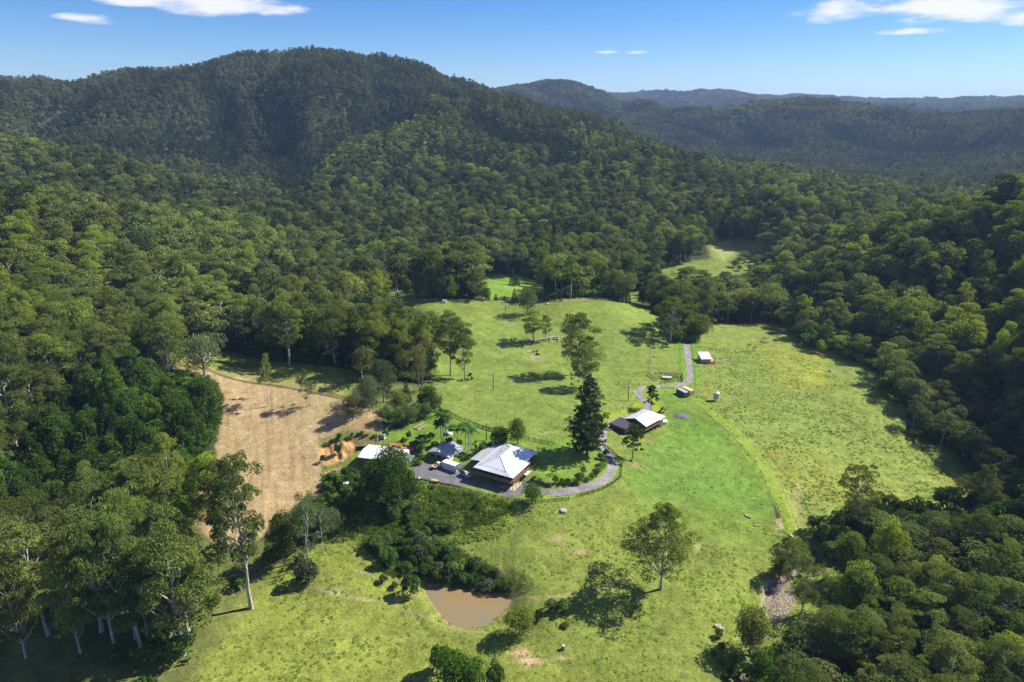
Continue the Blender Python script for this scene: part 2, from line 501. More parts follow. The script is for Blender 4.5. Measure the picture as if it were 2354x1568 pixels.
def leaf_mat(name, c1, c2, c3, bright=0.25, trans=0.42, patch=True):
    """c1..c2 vary from tree to tree, c3 is the fresh yellow-green some stands have"""
    m, N, L = new_mat(name)
    out = N.new('ShaderNodeOutputMaterial')
    oi = N.new('ShaderNodeObjectInfo')
    at_ = N.new('ShaderNodeAttribute'); at_.attribute_name = 'tint'
    mix = N.new('ShaderNodeMix'); mix.data_type = 'RGBA'
    L.new(oi.outputs['Random'], mix.inputs['Factor'])
    mix.inputs['A'].default_value = (*c1, 1); mix.inputs['B'].default_value = (*c2, 1)
    no = N.new('ShaderNodeTexNoise'); no.inputs['Scale'].default_value = 0.013; no.inputs['Detail'].default_value = 3
    L.new(oi.outputs['Location'], no.inputs['Vector'])
    wn = N.new('ShaderNodeTexWhiteNoise'); wn.noise_dimensions = '1D'
    mm = N.new('ShaderNodeMath'); mm.operation = 'MULTIPLY'; mm.inputs[1].default_value = 37.7
    L.new(oi.outputs['Random'], mm.inputs[0]); L.new(mm.outputs[0], wn.inputs['W'])
    ad = N.new('ShaderNodeMath'); ad.operation = 'MULTIPLY_ADD'; ad.inputs[1].default_value = 0.22
    L.new(wn.outputs[0], ad.inputs[0]); L.new(no.outputs[0], ad.inputs[2])
    mr = N.new('ShaderNodeMapRange')
    mr.inputs[1].default_value = 0.62; mr.inputs[2].default_value = 0.82
    mr.inputs[3].default_value = 0; mr.inputs[4].default_value = bright
    L.new(ad.outputs[0], mr.inputs[0])
    mix2 = N.new('ShaderNodeMix'); mix2.data_type = 'RGBA'
    L.new(mr.outputs[0], mix2.inputs['Factor']); L.new(mix.outputs['Result'], mix2.inputs['A'])
    mix2.inputs['B'].default_value = (*c3, 1)
    nb = N.new('ShaderNodeTexNoise'); nb.inputs['Scale'].default_value = 0.0065; nb.inputs['Detail'].default_value = 4
    L.new(oi.outputs['Location'], nb.inputs['Vector'])
    br = N.new('ShaderNodeMapRange'); L.new(nb.outputs[0], br.inputs[0])
    for i, v in ((1, .36), (2, .64), (3, .66), (4, 1.26)):
        br.inputs[i].default_value = v
    w2 = N.new('ShaderNodeMapRange'); L.new(wn.outputs[0], w2.inputs[0]); w2.inputs[3].default_value = .72; w2.inputs[4].default_value = 1.25
    bm1 = N.new('ShaderNodeMath'); bm1.operation = 'MULTIPLY'; L.new(br.outputs[0], bm1.inputs[0]); L.new(w2.outputs[0], bm1.inputs[1])
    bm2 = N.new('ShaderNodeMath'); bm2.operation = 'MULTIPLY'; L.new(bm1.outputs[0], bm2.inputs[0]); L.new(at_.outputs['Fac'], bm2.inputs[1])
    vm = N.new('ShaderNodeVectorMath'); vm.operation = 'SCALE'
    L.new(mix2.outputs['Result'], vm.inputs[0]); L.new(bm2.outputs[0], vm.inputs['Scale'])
    d = N.new('ShaderNodeBsdfDiffuse'); L.new(vm.outputs[0], d.inputs[0])
    t = N.new('ShaderNodeBsdfTranslucent')
    vt = N.new('ShaderNodeVectorMath'); vt.operation = 'MULTIPLY'; vt.inputs[1].default_value = (1.35, 1.35, 0.45)
    L.new(vm.outputs[0], vt.inputs[0]); L.new(vt.outputs[0], t.inputs[0])
    ms = N.new('ShaderNodeMixShader'); ms.inputs[0].default_value = trans
    L.new(d.outputs[0], ms.inputs[1]); L.new(t.outputs[0], ms.inputs[2])
    L.new(ms.outputs[0], out.inputs[0])
    return m


leaf_mat('eucalypt_leaves', (0.130, 0.182, 0.048), (0.205, 0.240, 0.062), (0.230, 0.285, 0.040), 0.9, 0.4)
leaf_mat('forest_leaves', (0.128, 0.172, 0.058), (0.190, 0.218, 0.075), (0.21, 0.255, 0.050), 0.8, 0.36)
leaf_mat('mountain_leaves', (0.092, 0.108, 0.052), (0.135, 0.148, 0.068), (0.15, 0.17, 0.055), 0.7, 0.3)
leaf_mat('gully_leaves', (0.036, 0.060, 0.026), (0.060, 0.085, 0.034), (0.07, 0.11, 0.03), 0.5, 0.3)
leaf_mat('grey_leaves', (0.127, 0.171, 0.089), (0.164, 0.200, 0.101), (0.194, 0.238, 0.075), 0.3)
leaf_mat('dark_leaves', (0.046, 0.088, 0.018), (0.062, 0.110, 0.024), (0.08, 0.14, 0.02), 0.5)
leaf_mat('pine_leaves', (0.028, 0.052, 0.017), (0.042, 0.070, 0.020), (0.05, 0.085, 0.02), 0.3, 0.15)
leaf_mat('vine_leaves', (0.070, 0.150, 0.030), (0.110, 0.200, 0.036), (0.15, 0.25, 0.03), 0.8)
leaf_mat('weed_leaves', (0.150, 0.215, 0.040), (0.190, 0.245, 0.055), (0.20, 0.28, 0.03), 0.5)
leaf_mat('shrub_leaves', (0.100, 0.192, 0.051), (0.155, 0.246, 0.066), (0.201, 0.365, 0.036), 0.8)
leaf_mat('mango_leaves', (0.20, 0.29, 0.12), (0.22, 0.30, 0.12), (0.22, 0.30, 0.12), 0.3)
leaf_mat('fresh_leaves', (0.081, 0.176, 0.024), (0.108, 0.203, 0.030), (0.135, 0.257, 0.027), 0.6)
leaf_mat('olive_leaves', (0.176, 0.182, 0.061), (0.196, 0.189, 0.068), (0.203, 0.203, 0.068), 0.3)
leaf_mat('palm_leaves', (0.079, 0.166, 0.035), (0.105, 0.202, 0.044), (0.140, 0.229, 0.035), 0.5)
leaf_mat('dry_leaves', (0.30, 0.20, 0.08), (0.34, 0.24, 0.10), (0.3, 0.2, 0.1), 0.3)
leaf_mat('tussock_grass', (0.25, 0.34, 0.058), (0.32, 0.38, 0.08), (0.21, 0.32, 0.045), 0.8, 0.35)
simple('bark_pale', (0.42, 0.385, 0.34), 0.9, var=0.35, scale=1.2, bump=0.03)
simple('bark_mid', (0.26, 0.23, 0.20), 0.9, var=0.35, scale=1.5, bump=0.03)
simple('bark_dark', (0.085, 0.07, 0.055), 0.95, var=0.3, scale=2, bump=0.03)
simple('weathered_wood', (0.33, 0.28, 0.23), 0.9, var=0.25, scale=3)


# ------------------------------------------------------------------ mesh helpers
def mesh_np(name, verts, faces_list, mats, mat_idx=None, tint=None, smooth=False):
    """faces_list: list of (n,k) int arrays"""
    me = bpy.data.meshes.new(name)
    verts = np.asarray(verts, np.float32)
    me.vertices.add(len(verts)); me.vertices.foreach_set('co', verts.ravel())
    nl = sum(f.size for f in faces_list); nf = sum(len(f) for f in faces_list)
    loops = np.concatenate([f.ravel() for f in faces_list]).astype(np.int32)
    sizes = np.concatenate([np.full(len(f), f.shape[1], np.int32) for f in faces_list])
    starts = np.concatenate([[0], np.cumsum(sizes)[:-1]]).astype(np.int32)
    me.loops.add(nl); me.loops.foreach_set('vertex_index', loops)
    me.polygons.add(nf); me.polygons.foreach_set('loop_start', starts)
    try:
        me.polygons.foreach_set('loop_total', sizes)
    except Exception:
        pass
    for m in mats:
        me.materials.append(MATS[m] if isinstance(m, str) else m)
    if mat_idx is not None:
        me.polygons.foreach_set('material_index', np.asarray(mat_idx, np.int32))
    me.polygons.foreach_set('use_smooth', np.full(nf, bool(smooth)))
    if tint is not None:
        a = me.attributes.new('tint', 'FLOAT', 'POINT'); a.data.foreach_set('value', np.asarray(tint, np.float32))
    me.update(calc_edges=True)
    me.validate()
    return me


class Geo:
    """collects numpy pieces: vertices, faces, tint, material index"""

    def __init__(self):
        self.v = []; self.f3 = []; self.f4 = []; self.t = []; self.m3 = []; self.m4 = []; self.n = 0

    def add(self, v, f, tint=1.0, mat=0):
        v = np.asarray(v, float).reshape(-1, 3); f = np.asarray(f, int)
        self.v.append(v)
        self.t.append(np.broadcast_to(tint, (len(v),)).astype(float))
        (self.f3 if f.shape[1] == 3 else self.f4).append(f + self.n)
        (self.m3 if f.shape[1] == 3 else self.m4).append(np.full(len(f), mat))
        self.n += len(v)

    def tube(self, pts, rad, sides=6, tint=1.0, mat=0, cap=False):
        pts = np.asarray(pts, float); rad = np.broadcast_to(rad, (len(pts),))
        tang = np.gradient(pts, axis=0)
        tang /= np.linalg.norm(tang, axis=1)[:, None] + 1e-9
        ref = np.array([0, 0, 1.0]) if abs(tang[0, 2]) < 0.9 else np.array([1.0, 0, 0])
        a = np.cross(tang, ref); a /= np.linalg.norm(a, axis=1)[:, None] + 1e-9
        b = np.cross(tang, a)
        th = np.linspace(0, 2 * math.pi, sides, endpoint=False)
        ring = a[:, None, :] * np.cos(th)[None, :, None] + b[:, None, :] * np.sin(th)[None, :, None]
        v = (pts[:, None, :] + ring * rad[:, None, None]).reshape(-1, 3)
        i = np.arange(len(pts) - 1)[:, None] * sides; j = np.arange(sides)[None, :]; j2 = (j + 1) % sides
        f = np.stack([i + j, i + j2, i + sides + j2, i + sides + j], -1).reshape(-1, 4)
        self.add(v, f, tint, mat)
        if cap:
            n = len(pts)
            for base in (0, (n - 1) * sides):
                k = np.arange(1, sides - 1)
                self.f3.append(np.stack([np.full_like(k, base), base + k, base + k + 1], -1) + self.n - len(v)); self.m3.append(np.full(len(k), mat))

    def leaves(self, rng, c, rad, n, size, up_bias=0.35, low=-0.3, tint=(0.8, 1.2), inner=0.72, mat=0, droop=0.0, jitter=0.75):
        """n leaf sprays on the shell of an ellipsoid"""
        d = rng.normal(size=(n, 3)); d /= np.linalg.norm(d, axis=1)[:, None]
        d[:, 2] = np.where(d[:, 2] < low, -d[:, 2] * 0.6, d[:, 2])
        d[:, 2] += up_bias * rng.random(n) * 0.5
        d /= np.linalg.norm(d, axis=1)[:, None]
        rr = inner + (1.08 - inner) * rng.random(n) ** 0.6
        p = np.asarray(c) + d * np.asarray(rad) * rr[:, None]
        nr = d / np.asarray(rad); nr /= np.linalg.norm(nr, axis=1)[:, None]
        nr = nr + rng.normal(size=(n, 3)) * jitter
        nr /= np.linalg.norm(nr, axis=1)[:, None]
        a = np.cross(nr, rng.normal(size=(n, 3))); a /= np.linalg.norm(a, axis=1)[:, None] + 1e-9
        b = np.cross(nr, a)
        s = size * (0.6 + 0.8 * rng.random(n))[:, None]
        e = (0.5 + 0.3 * rng.random(n))[:, None]
        v = np.stack([p - a * s * .5, p - b * s * e * .5 - nr * s * .06, p + a * s * .5, p + b * s * e * .5 - nr * s * .06], 1)
        v[:, :, 2] -= droop * rng.random((n, 1)) * s
        ti = (tint[0] + (tint[1] - tint[0]) * rng.random(n))
        f = np.arange(4 * n).reshape(n, 4)
        self.add(v.reshape(-1, 3), f, np.repeat(ti, 4), mat)

    def mesh(self, name, mats, smooth=False):
        fl = []; mi = []
        if self.f4:
            fl.append(np.concatenate(self.f4)); mi.append(np.concatenate(self.m4))
        if self.f3:
            fl.append(np.concatenate(self.f3)); mi.append(np.concatenate(self.m3))
        return mesh_np(name, np.concatenate(self.v), fl, mats, np.concatenate(mi), np.concatenate(self.t), smooth)


def obj(name, me, parent=None, **props):
    o = bpy.data.objects.new(name, me)
    col.objects.link(o)
    if parent is not None:
        o.parent = parent
    for k, v in props.items():
        o[k] = v
    return o


def empty(name, loc=(0, 0, 0), rz=0.0, label=None, category=None, group=None, scale=None):
    o = bpy.data.objects.new(name, None)
    o.empty_display_size = 0.5
    o.location = loc; o.rotation_euler = (0, 0, rz)
    if scale is not None:
        o.scale = scale
    col.objects.link(o)
    if label: o['label'] = label
    if category: o['category'] = category
    if group: o['group'] = group
    return o


# ------------------------------------------------------------------ ground colours
MEADOW = (0.188, 0.246, 0.046)
PX, PY, PZC = proj(np.stack([GX.ravel(), GY.ravel(), GZ.ravel()], 1))
PX = PX.reshape(GX.shape); PY = PY.reshape(GX.shape); PZC = PZC.reshape(GX.shape)

K_MAIN = [(1112, 868), (1110, 765), (1075, 742), (1030, 732), (960, 714), (900, 700), (890, 688), (1000, 686), (1100, 690), (1190, 692), (1380, 684), (1440, 694), (1500, 712), (1530, 760), (1560, 790), (1600, 785), (1630, 745), (1790, 742),
          (1840, 790), (1920, 812), (2030, 858), (2000, 890), (2065, 925), (2095, 975), (2060, 1000), (2190, 1040), (2235, 1090), (2300, 1135), (2300, 1160), (2230, 1175), (2150, 1150), (2080, 1180), (2020, 1165), (1960, 1195),
          (1880, 1225), (1855, 1255), (1900, 1280), (1925, 1330), (1918, 1410), (1870, 1425), (1800, 1440), (1770, 1500), (1700, 1490), (1645, 1500), (1690, 1568), (1690, 1600), (430, 1600), (420, 1530), (470, 1450), (530, 1410), (590, 1400),
          (625, 1340), (610, 1300), (690, 1300), (760, 1220), (740, 1120), (740, 1080), (740, 1010), (860, 985), (960, 985), (1010, 935), (1010, 885)]
K_FIELD = [(405, 840), (520, 862), (640, 880), (780, 915), (870, 950), (880, 990), (740, 1010), (740, 1100), (690, 1150), (640, 1190), (600, 1230), (560, 1265), (490, 1250), (430, 1180), (440, 1140), (495, 1060), (500, 1000), (515, 920), (500, 872), (420, 852)]
K_LEFT = [(420, 822), (470, 803), (540, 812), (660, 832), (820, 848), (830, 870), (800, 912), (700, 895), (520, 860), (412, 842)]
K_FAR = [(1110, 632), (1150, 628), (1190, 634), (1240, 645), (1258, 672), (1240, 690), (1120, 690), (1105, 665)]
K_SLIVER = [(893, 666), (950, 652), (1000, 660), (965, 684), (900, 684)]
K_FLAT = [(1625, 553), (1700, 555), (1712, 580), (1685, 602), (1665, 628), (1590, 645), (1525, 640), (1520, 610), (1600, 605), (1655, 590), (1635, 570)]
K_FLAT2 = [(1690, 548), (1760, 560), (1765, 600), (1700, 632), (1660, 630), (1700, 590)]
K_GAP = [(1442, 672), (1500, 666), (1492, 700), (1450, 697)]
KEEP = [K_MAIN, K_FIELD, K_LEFT, K_FAR, K_SLIVER, K_FLAT, K_FLAT2, K_GAP]

YARD = [(946, 1066), (962, 1060), (978, 1055), (1000, 1063), (1030, 1072), (1062, 1080), (1100, 1096), (1150, 1112), (1200, 1100), (1225, 1104), (1236, 1112), (1262, 1118), (1268, 1128), (1250, 1139), (1210, 1143), (1165, 1141),
        (1120, 1132), (1070, 1122), (1020, 1111), (975, 1102), (952, 1098), (950, 1084)]
DRIVE = [(1262, 1133), (1308, 1129), (1356, 1118.5), (1391, 1101), (1406, 1080), (1407, 1064), (1399, 1045), (1385, 1022), (1384, 1000), (1392, 984), (1420, 970), (1462, 956), (1482, 946), (1489, 936), (1486, 925), (1474, 914), (1466, 904), (1470, 895), (1490, 890),
         (1530, 888.5), (1560, 886), (1580, 877), (1586, 862), (1583, 835), (1579, 805), (1575, 780), (1571, 750), (1568, 735)]


def wpoly(poly):
    return [tuple(at(*p)[:2]) for p in poly]


PAD_Z = -0.6
yard_w = [tuple(up(x, y, PAD_Z)[:2]) for x, y in YARD]


def unit_px(poly):
    return softpoly(PXn, PYn, poly, 1.0)


def catmull(pts, n=8):
    pts = [np.array(p, float) for p in pts]
    out = []
    for i in range(len(pts) - 1):
        p0 = pts[max(i - 1, 0)]; p1 = pts[i]; p2 = pts[i + 1]; p3 = pts[min(i + 2, len(pts) - 1)]
        for k in range(n):
            t = k / n
            out.append(0.5 * ((2 * p1) + (-p0 + p2) * t + (2 * p0 - 5 * p1 + 4 * p2 - p3) * t * t + (-p0 + 3 * p1 - 3 * p2 + p3) * t ** 3))
    out.append(pts[-1])
    return np.array(out)


# level the yard, the house sites and the dam
flatten(yard_w, PAD_Z, 2.5)
flatten([tuple(up(1292.6 + x * .19534, 746.9 + y * .19534, -3.3)[:2]) for x, y in ((540, 1250), (720, 1295), (980, 1262), (1215, 1140), (1180, 1075), (960, 1000), (700, 1090), (550, 1170))], -3.3, 2.0)
flatten([tuple(up(689.4 + x * .19534, 890.5 + y * .19534, -1.4)[:2]) for x, y in ((670, 930), (900, 960), (1300, 940), (1380, 850), (1300, 790), (1000, 770), (820, 760), (690, 820))], -1.4, 1.5)
DAM = [(978, 1353), (1000, 1349), (1060, 1352), (1110, 1362), (1150, 1370), (1172, 1380), (1160, 1400), (1130, 1422), (1112, 1435), (1090, 1441), (1060, 1440), (1035, 1432), (1018, 1415), (1000, 1390), (985, 1370)]
DAM_Z = -11.6
dam_w = [tuple(up(x, y, DAM_Z)[:2]) for x, y in DAM]
m_ = (np.abs(GX) < 120) & (GY < 300)
dd = segdist(GX[m_], GY[m_], dam_w, True)
ins = inpoly(GX[m_], GY[m_], dam_w)
tgt = np.where(ins, DAM_Z - 0.25 - np.minimum(dd * 0.35, 1.6), DAM_Z - 0.25 + np.minimum(dd * 0.45, 9))
wgt = np.where(ins, 1.0, np.clip(1 - dd / 7.0, 0, 1))
GZ[m_] = GZ[m_] * (1 - wgt) + tgt * wgt
# washed-out ribs of the orange bank
m_ = (GX < -45) & (GX > -90) & (GY > 200) & (GY < 260)
k_ = softpoly(PX[m_], PY[m_], [(730, 1040), (748, 1022), (800, 1012), (820, 1014), (810, 1040), (768, 1063), (735, 1060)], 3)
GZ[m_] += k_ * (1.6 * (fbm((GX[m_] + GY[m_] * .4) / 1.5, GY[m_] / 7, 150, 2) - .5) + 1.4 * (fbm(GX[m_] / 7, GY[m_] / 7, 155, 2) - .45))
# gully of the creek
CREEK = [(1832, 1262), (1815, 1300), (1800, 1330), (1775, 1355), (1765, 1385), (1768, 1410), (1755, 1440), (1735, 1475), (1728, 1520), (1700, 1568), (1690, 1640)]
creek_w = np.array([tuple(at(*p)[:2]) for p in CREEK])
m_ = (np.abs(GX - 100) < 120) & (GY < 300)
dd = segdist(GX[m_], GY[m_], creek_w)
GZ[m_] -= 1.6 * np.clip(1 - dd / 7.0, 0, 1) ** 1.5
drive_c = catmull([tuple(at(*p)[:2]) for p in DRIVE], 8)
m_ = (np.abs(GX - 60) < 120) & (GY < 480) & (GY > 180)
dd = segdist(GX[m_], GY[m_], drive_c[::2])
GZ[m_] -= 0.07 * np.clip(2.6 - dd, 0, 1)

PX, PY, PZC = proj(np.stack([GX.ravel(), GY.ravel(), GZ.ravel()], 1))
PX = PX.reshape(GX.shape); PY = PY.reshape(GX.shape); PZC = PZC.reshape(GX.shape)


def paint_ground():
    colr = np.empty(GX.shape + (4,)); colr[:] = (0.050, 0.056, 0.026, 0.0)     # forest litter; alpha = grassiness
    rows = RRR < 1000
    sl = (slice(0, int(rows.sum())), slice(None))
    X = GX[sl]; Y = GY[sl]
    jx = (fbm(X / 4, Y / 4, 5, 3) - .5) * 14; jy = (fbm(X / 4, Y / 4, 15, 3) - .5) * 7
    px = PX[sl] + jx; py = PY[sl] + jy
    c = colr[sl]
    big = fbm(X / 38, Y / 38, 21, 4); mid = fbm(X / 9, Y / 9, 27, 3); fine = fbm(X / 2.2, Y / 2.2, 33, 3)

    def lay(mask, rgb, g=1.0):
        k = mask[..., None]
        c[...] = c * (1 - k) + np.array([*rgb, g]) * k

    def sp(poly, f):
        xs = [p[0] for p in poly]; ys = [p[1] for p in poly]
        m = (px > min(xs) - 3 * f) & (px < max(xs) + 3 * f) & (py > min(ys) - 3 * f) & (py < max(ys) + 3 * f)
        out = np.zeros(px.shape)
        out[m] = softpoly(px[m], py[m], poly, f)
        return out

    def thr(n, a, b):
        return np.clip((n - a) / (b - a), 0, 1)

    def line(pts, hw, soft, rgb, k=1.0, g=1.0, wob=0.6):
        w = catmull([tuple(at(*p)[:2]) for p in pts], 5)
        m = (X > w[:, 0].min() - 12) & (X < w[:, 0].max() + 12) & (Y > w[:, 1].min() - 12) & (Y < w[:, 1].max() + 12)
        d = segdist(X[m], Y[m], w) + (mid[m] - .5) * wob * 2
        out = np.zeros(px.shape)
        out[m] = np.clip((hw - d) / soft + 0.5, 0, 1) * k
        lay(out, rgb, g)
    # all grass land; it runs on under the fringe of the trees
    grass = np.zeros(px.shape)
    for kp in KEEP:
        grass = np.maximum(grass, sp(kp, 5))
    lay(grass, MEADOW)
    lay(sp([(1612, 550), (1768, 556), (1770, 602), (1665, 645), (1515, 650), (1515, 605), (1640, 598)], 5), MEADOW)
    lay(sp([(985, 790), (1060, 740), (1125, 760), (1125, 890), (985, 900)], 8), MEADOW)
    lay(sp([(0, 1180), (430, 1180), (640, 1260), (620, 1400), (440, 1600), (0, 1600)], 12), (0.15, 0.17, 0.045))
    lay(sp([(1850, 1240), (1930, 1240), (2050, 1330), (1990, 1480), (1800, 1568), (1650, 1568), (1780, 1430), (1850, 1400)], 8), (0.17, 0.20, 0.055))
    # tone of the near slopes: drier, olive
    lay(sp([(420, 1600), (560, 1390), (700, 1300), (800, 1210), (950, 1160), (1230, 1160), (1420, 1130), (1500, 1180), (1560, 1260), (1750, 1240), (1920, 1330), (1920, 1600)], 22) * 0.75, (0.198, 0.232, 0.044))
    lay(sp([(640, 1270), (780, 1250), (860, 1300), (980, 1350), (1010, 1450), (1180, 1480), (1400, 1568), (1400, 1600), (420, 1600), (560, 1390)], 20) * 0.5, (0.232, 0.266, 0.045))
    # right paddock, rank grass with yellow patches
    RP = [(1600, 790), (1640, 742), (1800, 742), (1930, 812), (2030, 858), (2100, 930), (2190, 1040), (2300, 1140), (2240, 1180), (1880, 1225), (1840, 1180), (1780, 1080), (1700, 985), (1620, 930), (1600, 850)]
    rp = sp(RP, 4)
    lay(rp, (0.222, 0.280, 0.056))
    lay(rp * thr(big, .52, .66) * .7, (0.275, 0.280, 0.045))
    lay(rp * thr(mid, .58, .72) * .45, (0.150, 0.200, 0.050))
    lay(sp([(1850, 840), (1900, 850), (1890, 885), (1850, 870)], 10) * .6, (0.34, 0.36, 0.04))
    # lush bright field east of the drive
    BF = [(1500, 905), (1545, 900), (1600, 915), (1640, 960), (1700, 1020), (1750, 1100), (1790, 1185), (1760, 1195), (1650, 1180), (1560, 1160), (1480, 1150), (1440, 1100), (1440, 1070), (1500, 1020), (1540, 990), (1520, 960)]
    lay(sp(BF, 20) * (.62 + .38 * thr(fbm(X / 14, Y / 14, 131, 3), .35, .6)), (0.140, 0.250, 0.032))
    lay(sp([(1440, 1060), (1560, 1000), (1700, 1100), (1780, 1200), (1640, 1230), (1480, 1180), (1430, 1110)], 18) * .4 * thr(big, .4, .6), (0.14, 0.235, 0.045))
    lay(sp([(1440, 1150), (1560, 1160), (1700, 1190), (1780, 1200), (1800, 1250), (1700, 1260), (1560, 1230), (1450, 1200)], 16) * .5, (0.18, 0.26, 0.035))
    # mown strips beside the drive
    line([(1575, 785), (1583, 835), (1584, 865), (1570, 885), (1530, 893), (1470, 897)], 6.0, 1.0, (0.165, 0.275, 0.030))
    line([(1470, 905), (1488, 930), (1470, 950), (1430, 962), (1400, 972), (1360, 985)], 5.5, 1.0, (0.235, 0.31, 0.030))
    line([(1610, 920), (1680, 985), (1740, 1060), (1780, 1120), (1812, 1180), (1835, 1225)], 3.4, 1.0, (0.225, 0.31, 0.030))
    # lawns
    LAWN = [(1232, 1010), (1290, 1010), (1380, 1020), (1395, 1040), (1400, 1065), (1395, 1090), (1350, 1110), (1250, 1112), (1222, 1095), (1228, 1060), (1232, 1035)]
    lay(sp(LAWN, 3), (0.165, 0.265, 0.035))
    lay(sp([(1240, 1040), (1330, 1030), (1390, 1050), (1370, 1090), (1290, 1085)], 12) * .4, (0.23,0.30,0.05))
    lay(sp([(880, 1010), (930, 975), (985, 950), (1015, 945), (1100, 975), (1200, 1005), (1240, 1012), (1190, 1030), (1110, 1040), (1085, 1060), (1055, 1070), (1000, 1050), (960, 1035), (900, 1030)], 3), (0.165, 0.265, 0.035))
    lay(sp([(1215, 1140), (1260, 1141), (1340, 1128), (1400, 1106), (1420, 1075), (1408, 1040), (1425, 1045), (1436, 1075), (1424, 1105), (1370, 1135), (1290, 1150), (1225, 1150)], 2), (0.185, 0.28, 0.032))
    lay(sp([(815, 1060), (860, 1075), (850, 1085), (960, 1095), (960, 1105), (860, 1095), (800, 1090), (785, 1080)], 3), (0.18, 0.27, 0.05))
    # weedy banks below the yard and the thicket
    lay(sp([(740, 1090), (800, 1090), (950, 1105), (1010, 1115), (1160, 1150), (1180, 1165), (1150, 1200), (1050, 1230), (900, 1250), (780, 1230), (745, 1170)], 8) * .85, (0.145, 0.195, 0.036))
    lay(sp([(820, 1230), (900, 1200), (1010, 1240), (1100, 1290), (1180, 1340), (1180, 1380), (1000, 1350), (900, 1330)], 10) * .8, (0.10, 0.13, 0.035))
    lay(sp([(900, 985), (1015, 930), (1015, 890), (850, 880), (830, 960)], 6) * .8, (0.16, 0.20, 0.045))
    # mown brown field
    fl = sp(K_FIELD, 4)
    lay(fl, (0.400, 0.290, 0.145), 0.3)
    lay(fl * thr(fbm((X + .35 * Y) / 1.3, (Y - .35 * X) / 30, 61, 3), .42, .70) * .5, (0.235, 0.150, 0.070), 0.3)
    lay(fl * thr(fbm((X + .35 * Y) / 2.4, (Y - .35 * X) / 45, 66, 3), .48, .72) * .4, (0.46, 0.34, 0.18), 0.3)
    lay(fl * thr(big, .55, .7) * .3, (0.30, 0.27, 0.11), 0.5)
    lay(sp([(740, 1000), (870, 950), (885, 985), (860, 1000), (780, 985), (745, 1015)], 6) * .6, (0.24, 0.17, 0.085), .3)
    line([(415, 840), (520, 866), (640, 888), (790, 918), (830, 935)], 0.9, .8, (0.10, 0.085, 0.035), .9)
    lay(sp([(415, 836), (520, 858), (640, 880), (790, 910), (800, 890), (640, 862), (520, 845), (415, 825)], 4) * .8, (0.30, 0.27, 0.085))
    # grassy verge round the cut bank, then the orange cut itself
    lay(sp([(735, 1010), (800, 985), (870, 1000), (870, 1025), (770, 1060), (735, 1060)], 4) * .8, (0.17, 0.20, 0.05))
    lay(sp([(728, 1040), (745, 1022), (770, 1016), (800, 1010), (822, 1012), (812, 1040), (795, 1055), (768, 1065), (752, 1072), (735, 1062), (727, 1052)], 3), (0.50, 0.29, 0.11), 0)
    lay(sp([(800, 1005), (840, 998), (868, 1010), (868, 1020), (815, 1022)], 3) * .8, (0.16, 0.11, 0.06), 0.2)
    line([(745, 1090), (728, 1120), (722, 1135)], 1.3, 1, (0.40, 0.31, 0.15), .8, .3)
    line([(780, 1075), (750, 1090), (735, 1110)], 1.0, 1, (0.42, 0.28, 0.13), .8, .3)
    # bare and worn patches
    for pts, cc in (([(1480, 1005), (1560, 1050), (1500, 1060)], None),):
        pass
    for x, y, rx, ry, rgb in ((1195, 1500, 26, 12, (0.52, 0.33, 0.19)), (1215, 1520, 30, 10, (0.45, 0.32, 0.18)), (1290, 1512, 18, 4, (0.42, 0.30, 0.18)), (1792, 1205, 8, 18, (0.42, 0.33, 0.18)),
                              (1495, 1010, 11, 3.5, (0.25, 0.14, 0.08)), (1592, 947, 7, 3, (0.3, 0.17, 0.09)), (1490, 834, 7, 4, (0.17, 0.09, 0.06)), (1632, 838, 16, 6, (0.2, 0.11, 0.07)), (1235, 822, 20, 6, (0.30, 0.24, 0.15)),
                              (1065, 890, 8, 2.5, (0.38, 0.32, 0.16)), (1468, 1068, 24, 6, (0.24, 0.17, 0.09)), (1190, 1004, 4, 2, (.4, .25, .14)), (1440, 1150, 4, 2, (.35, .26, .13)), (900, 1378, 30, 5, (.33, .29, .13)), (1330, 1270, 26, 9, (.30, .24, .11)),
                              (1280, 1240, 20, 8, (.28, .22, .11)), (1205, 1450, 30, 8, (.30, .27, .11)), (770, 1355, 30, 8, (.3, .27, .12)), (1780, 1120, 7, 3, (.35, .26, .15)), (1940, 812, 10, 6, (.35, .36, .2)), (1838, 760, 5, 12, (.33, .25, .14)),
                              (700, 1395, 8, 3, (.35, .28, .15)), (1600, 1260, 8, 14, (.36, .33, .13)), (1060, 832, 9, 4, (.36, .34, .14)), (1740, 945, 5, 3, (.33, .27, .14))):
        d = np.hypot((px - x) / rx, (py - y) / ry)
        lay(np.clip(1.4 - d, 0, 1) * np.clip(.35 + fine, 0, 1), rgb, .3)
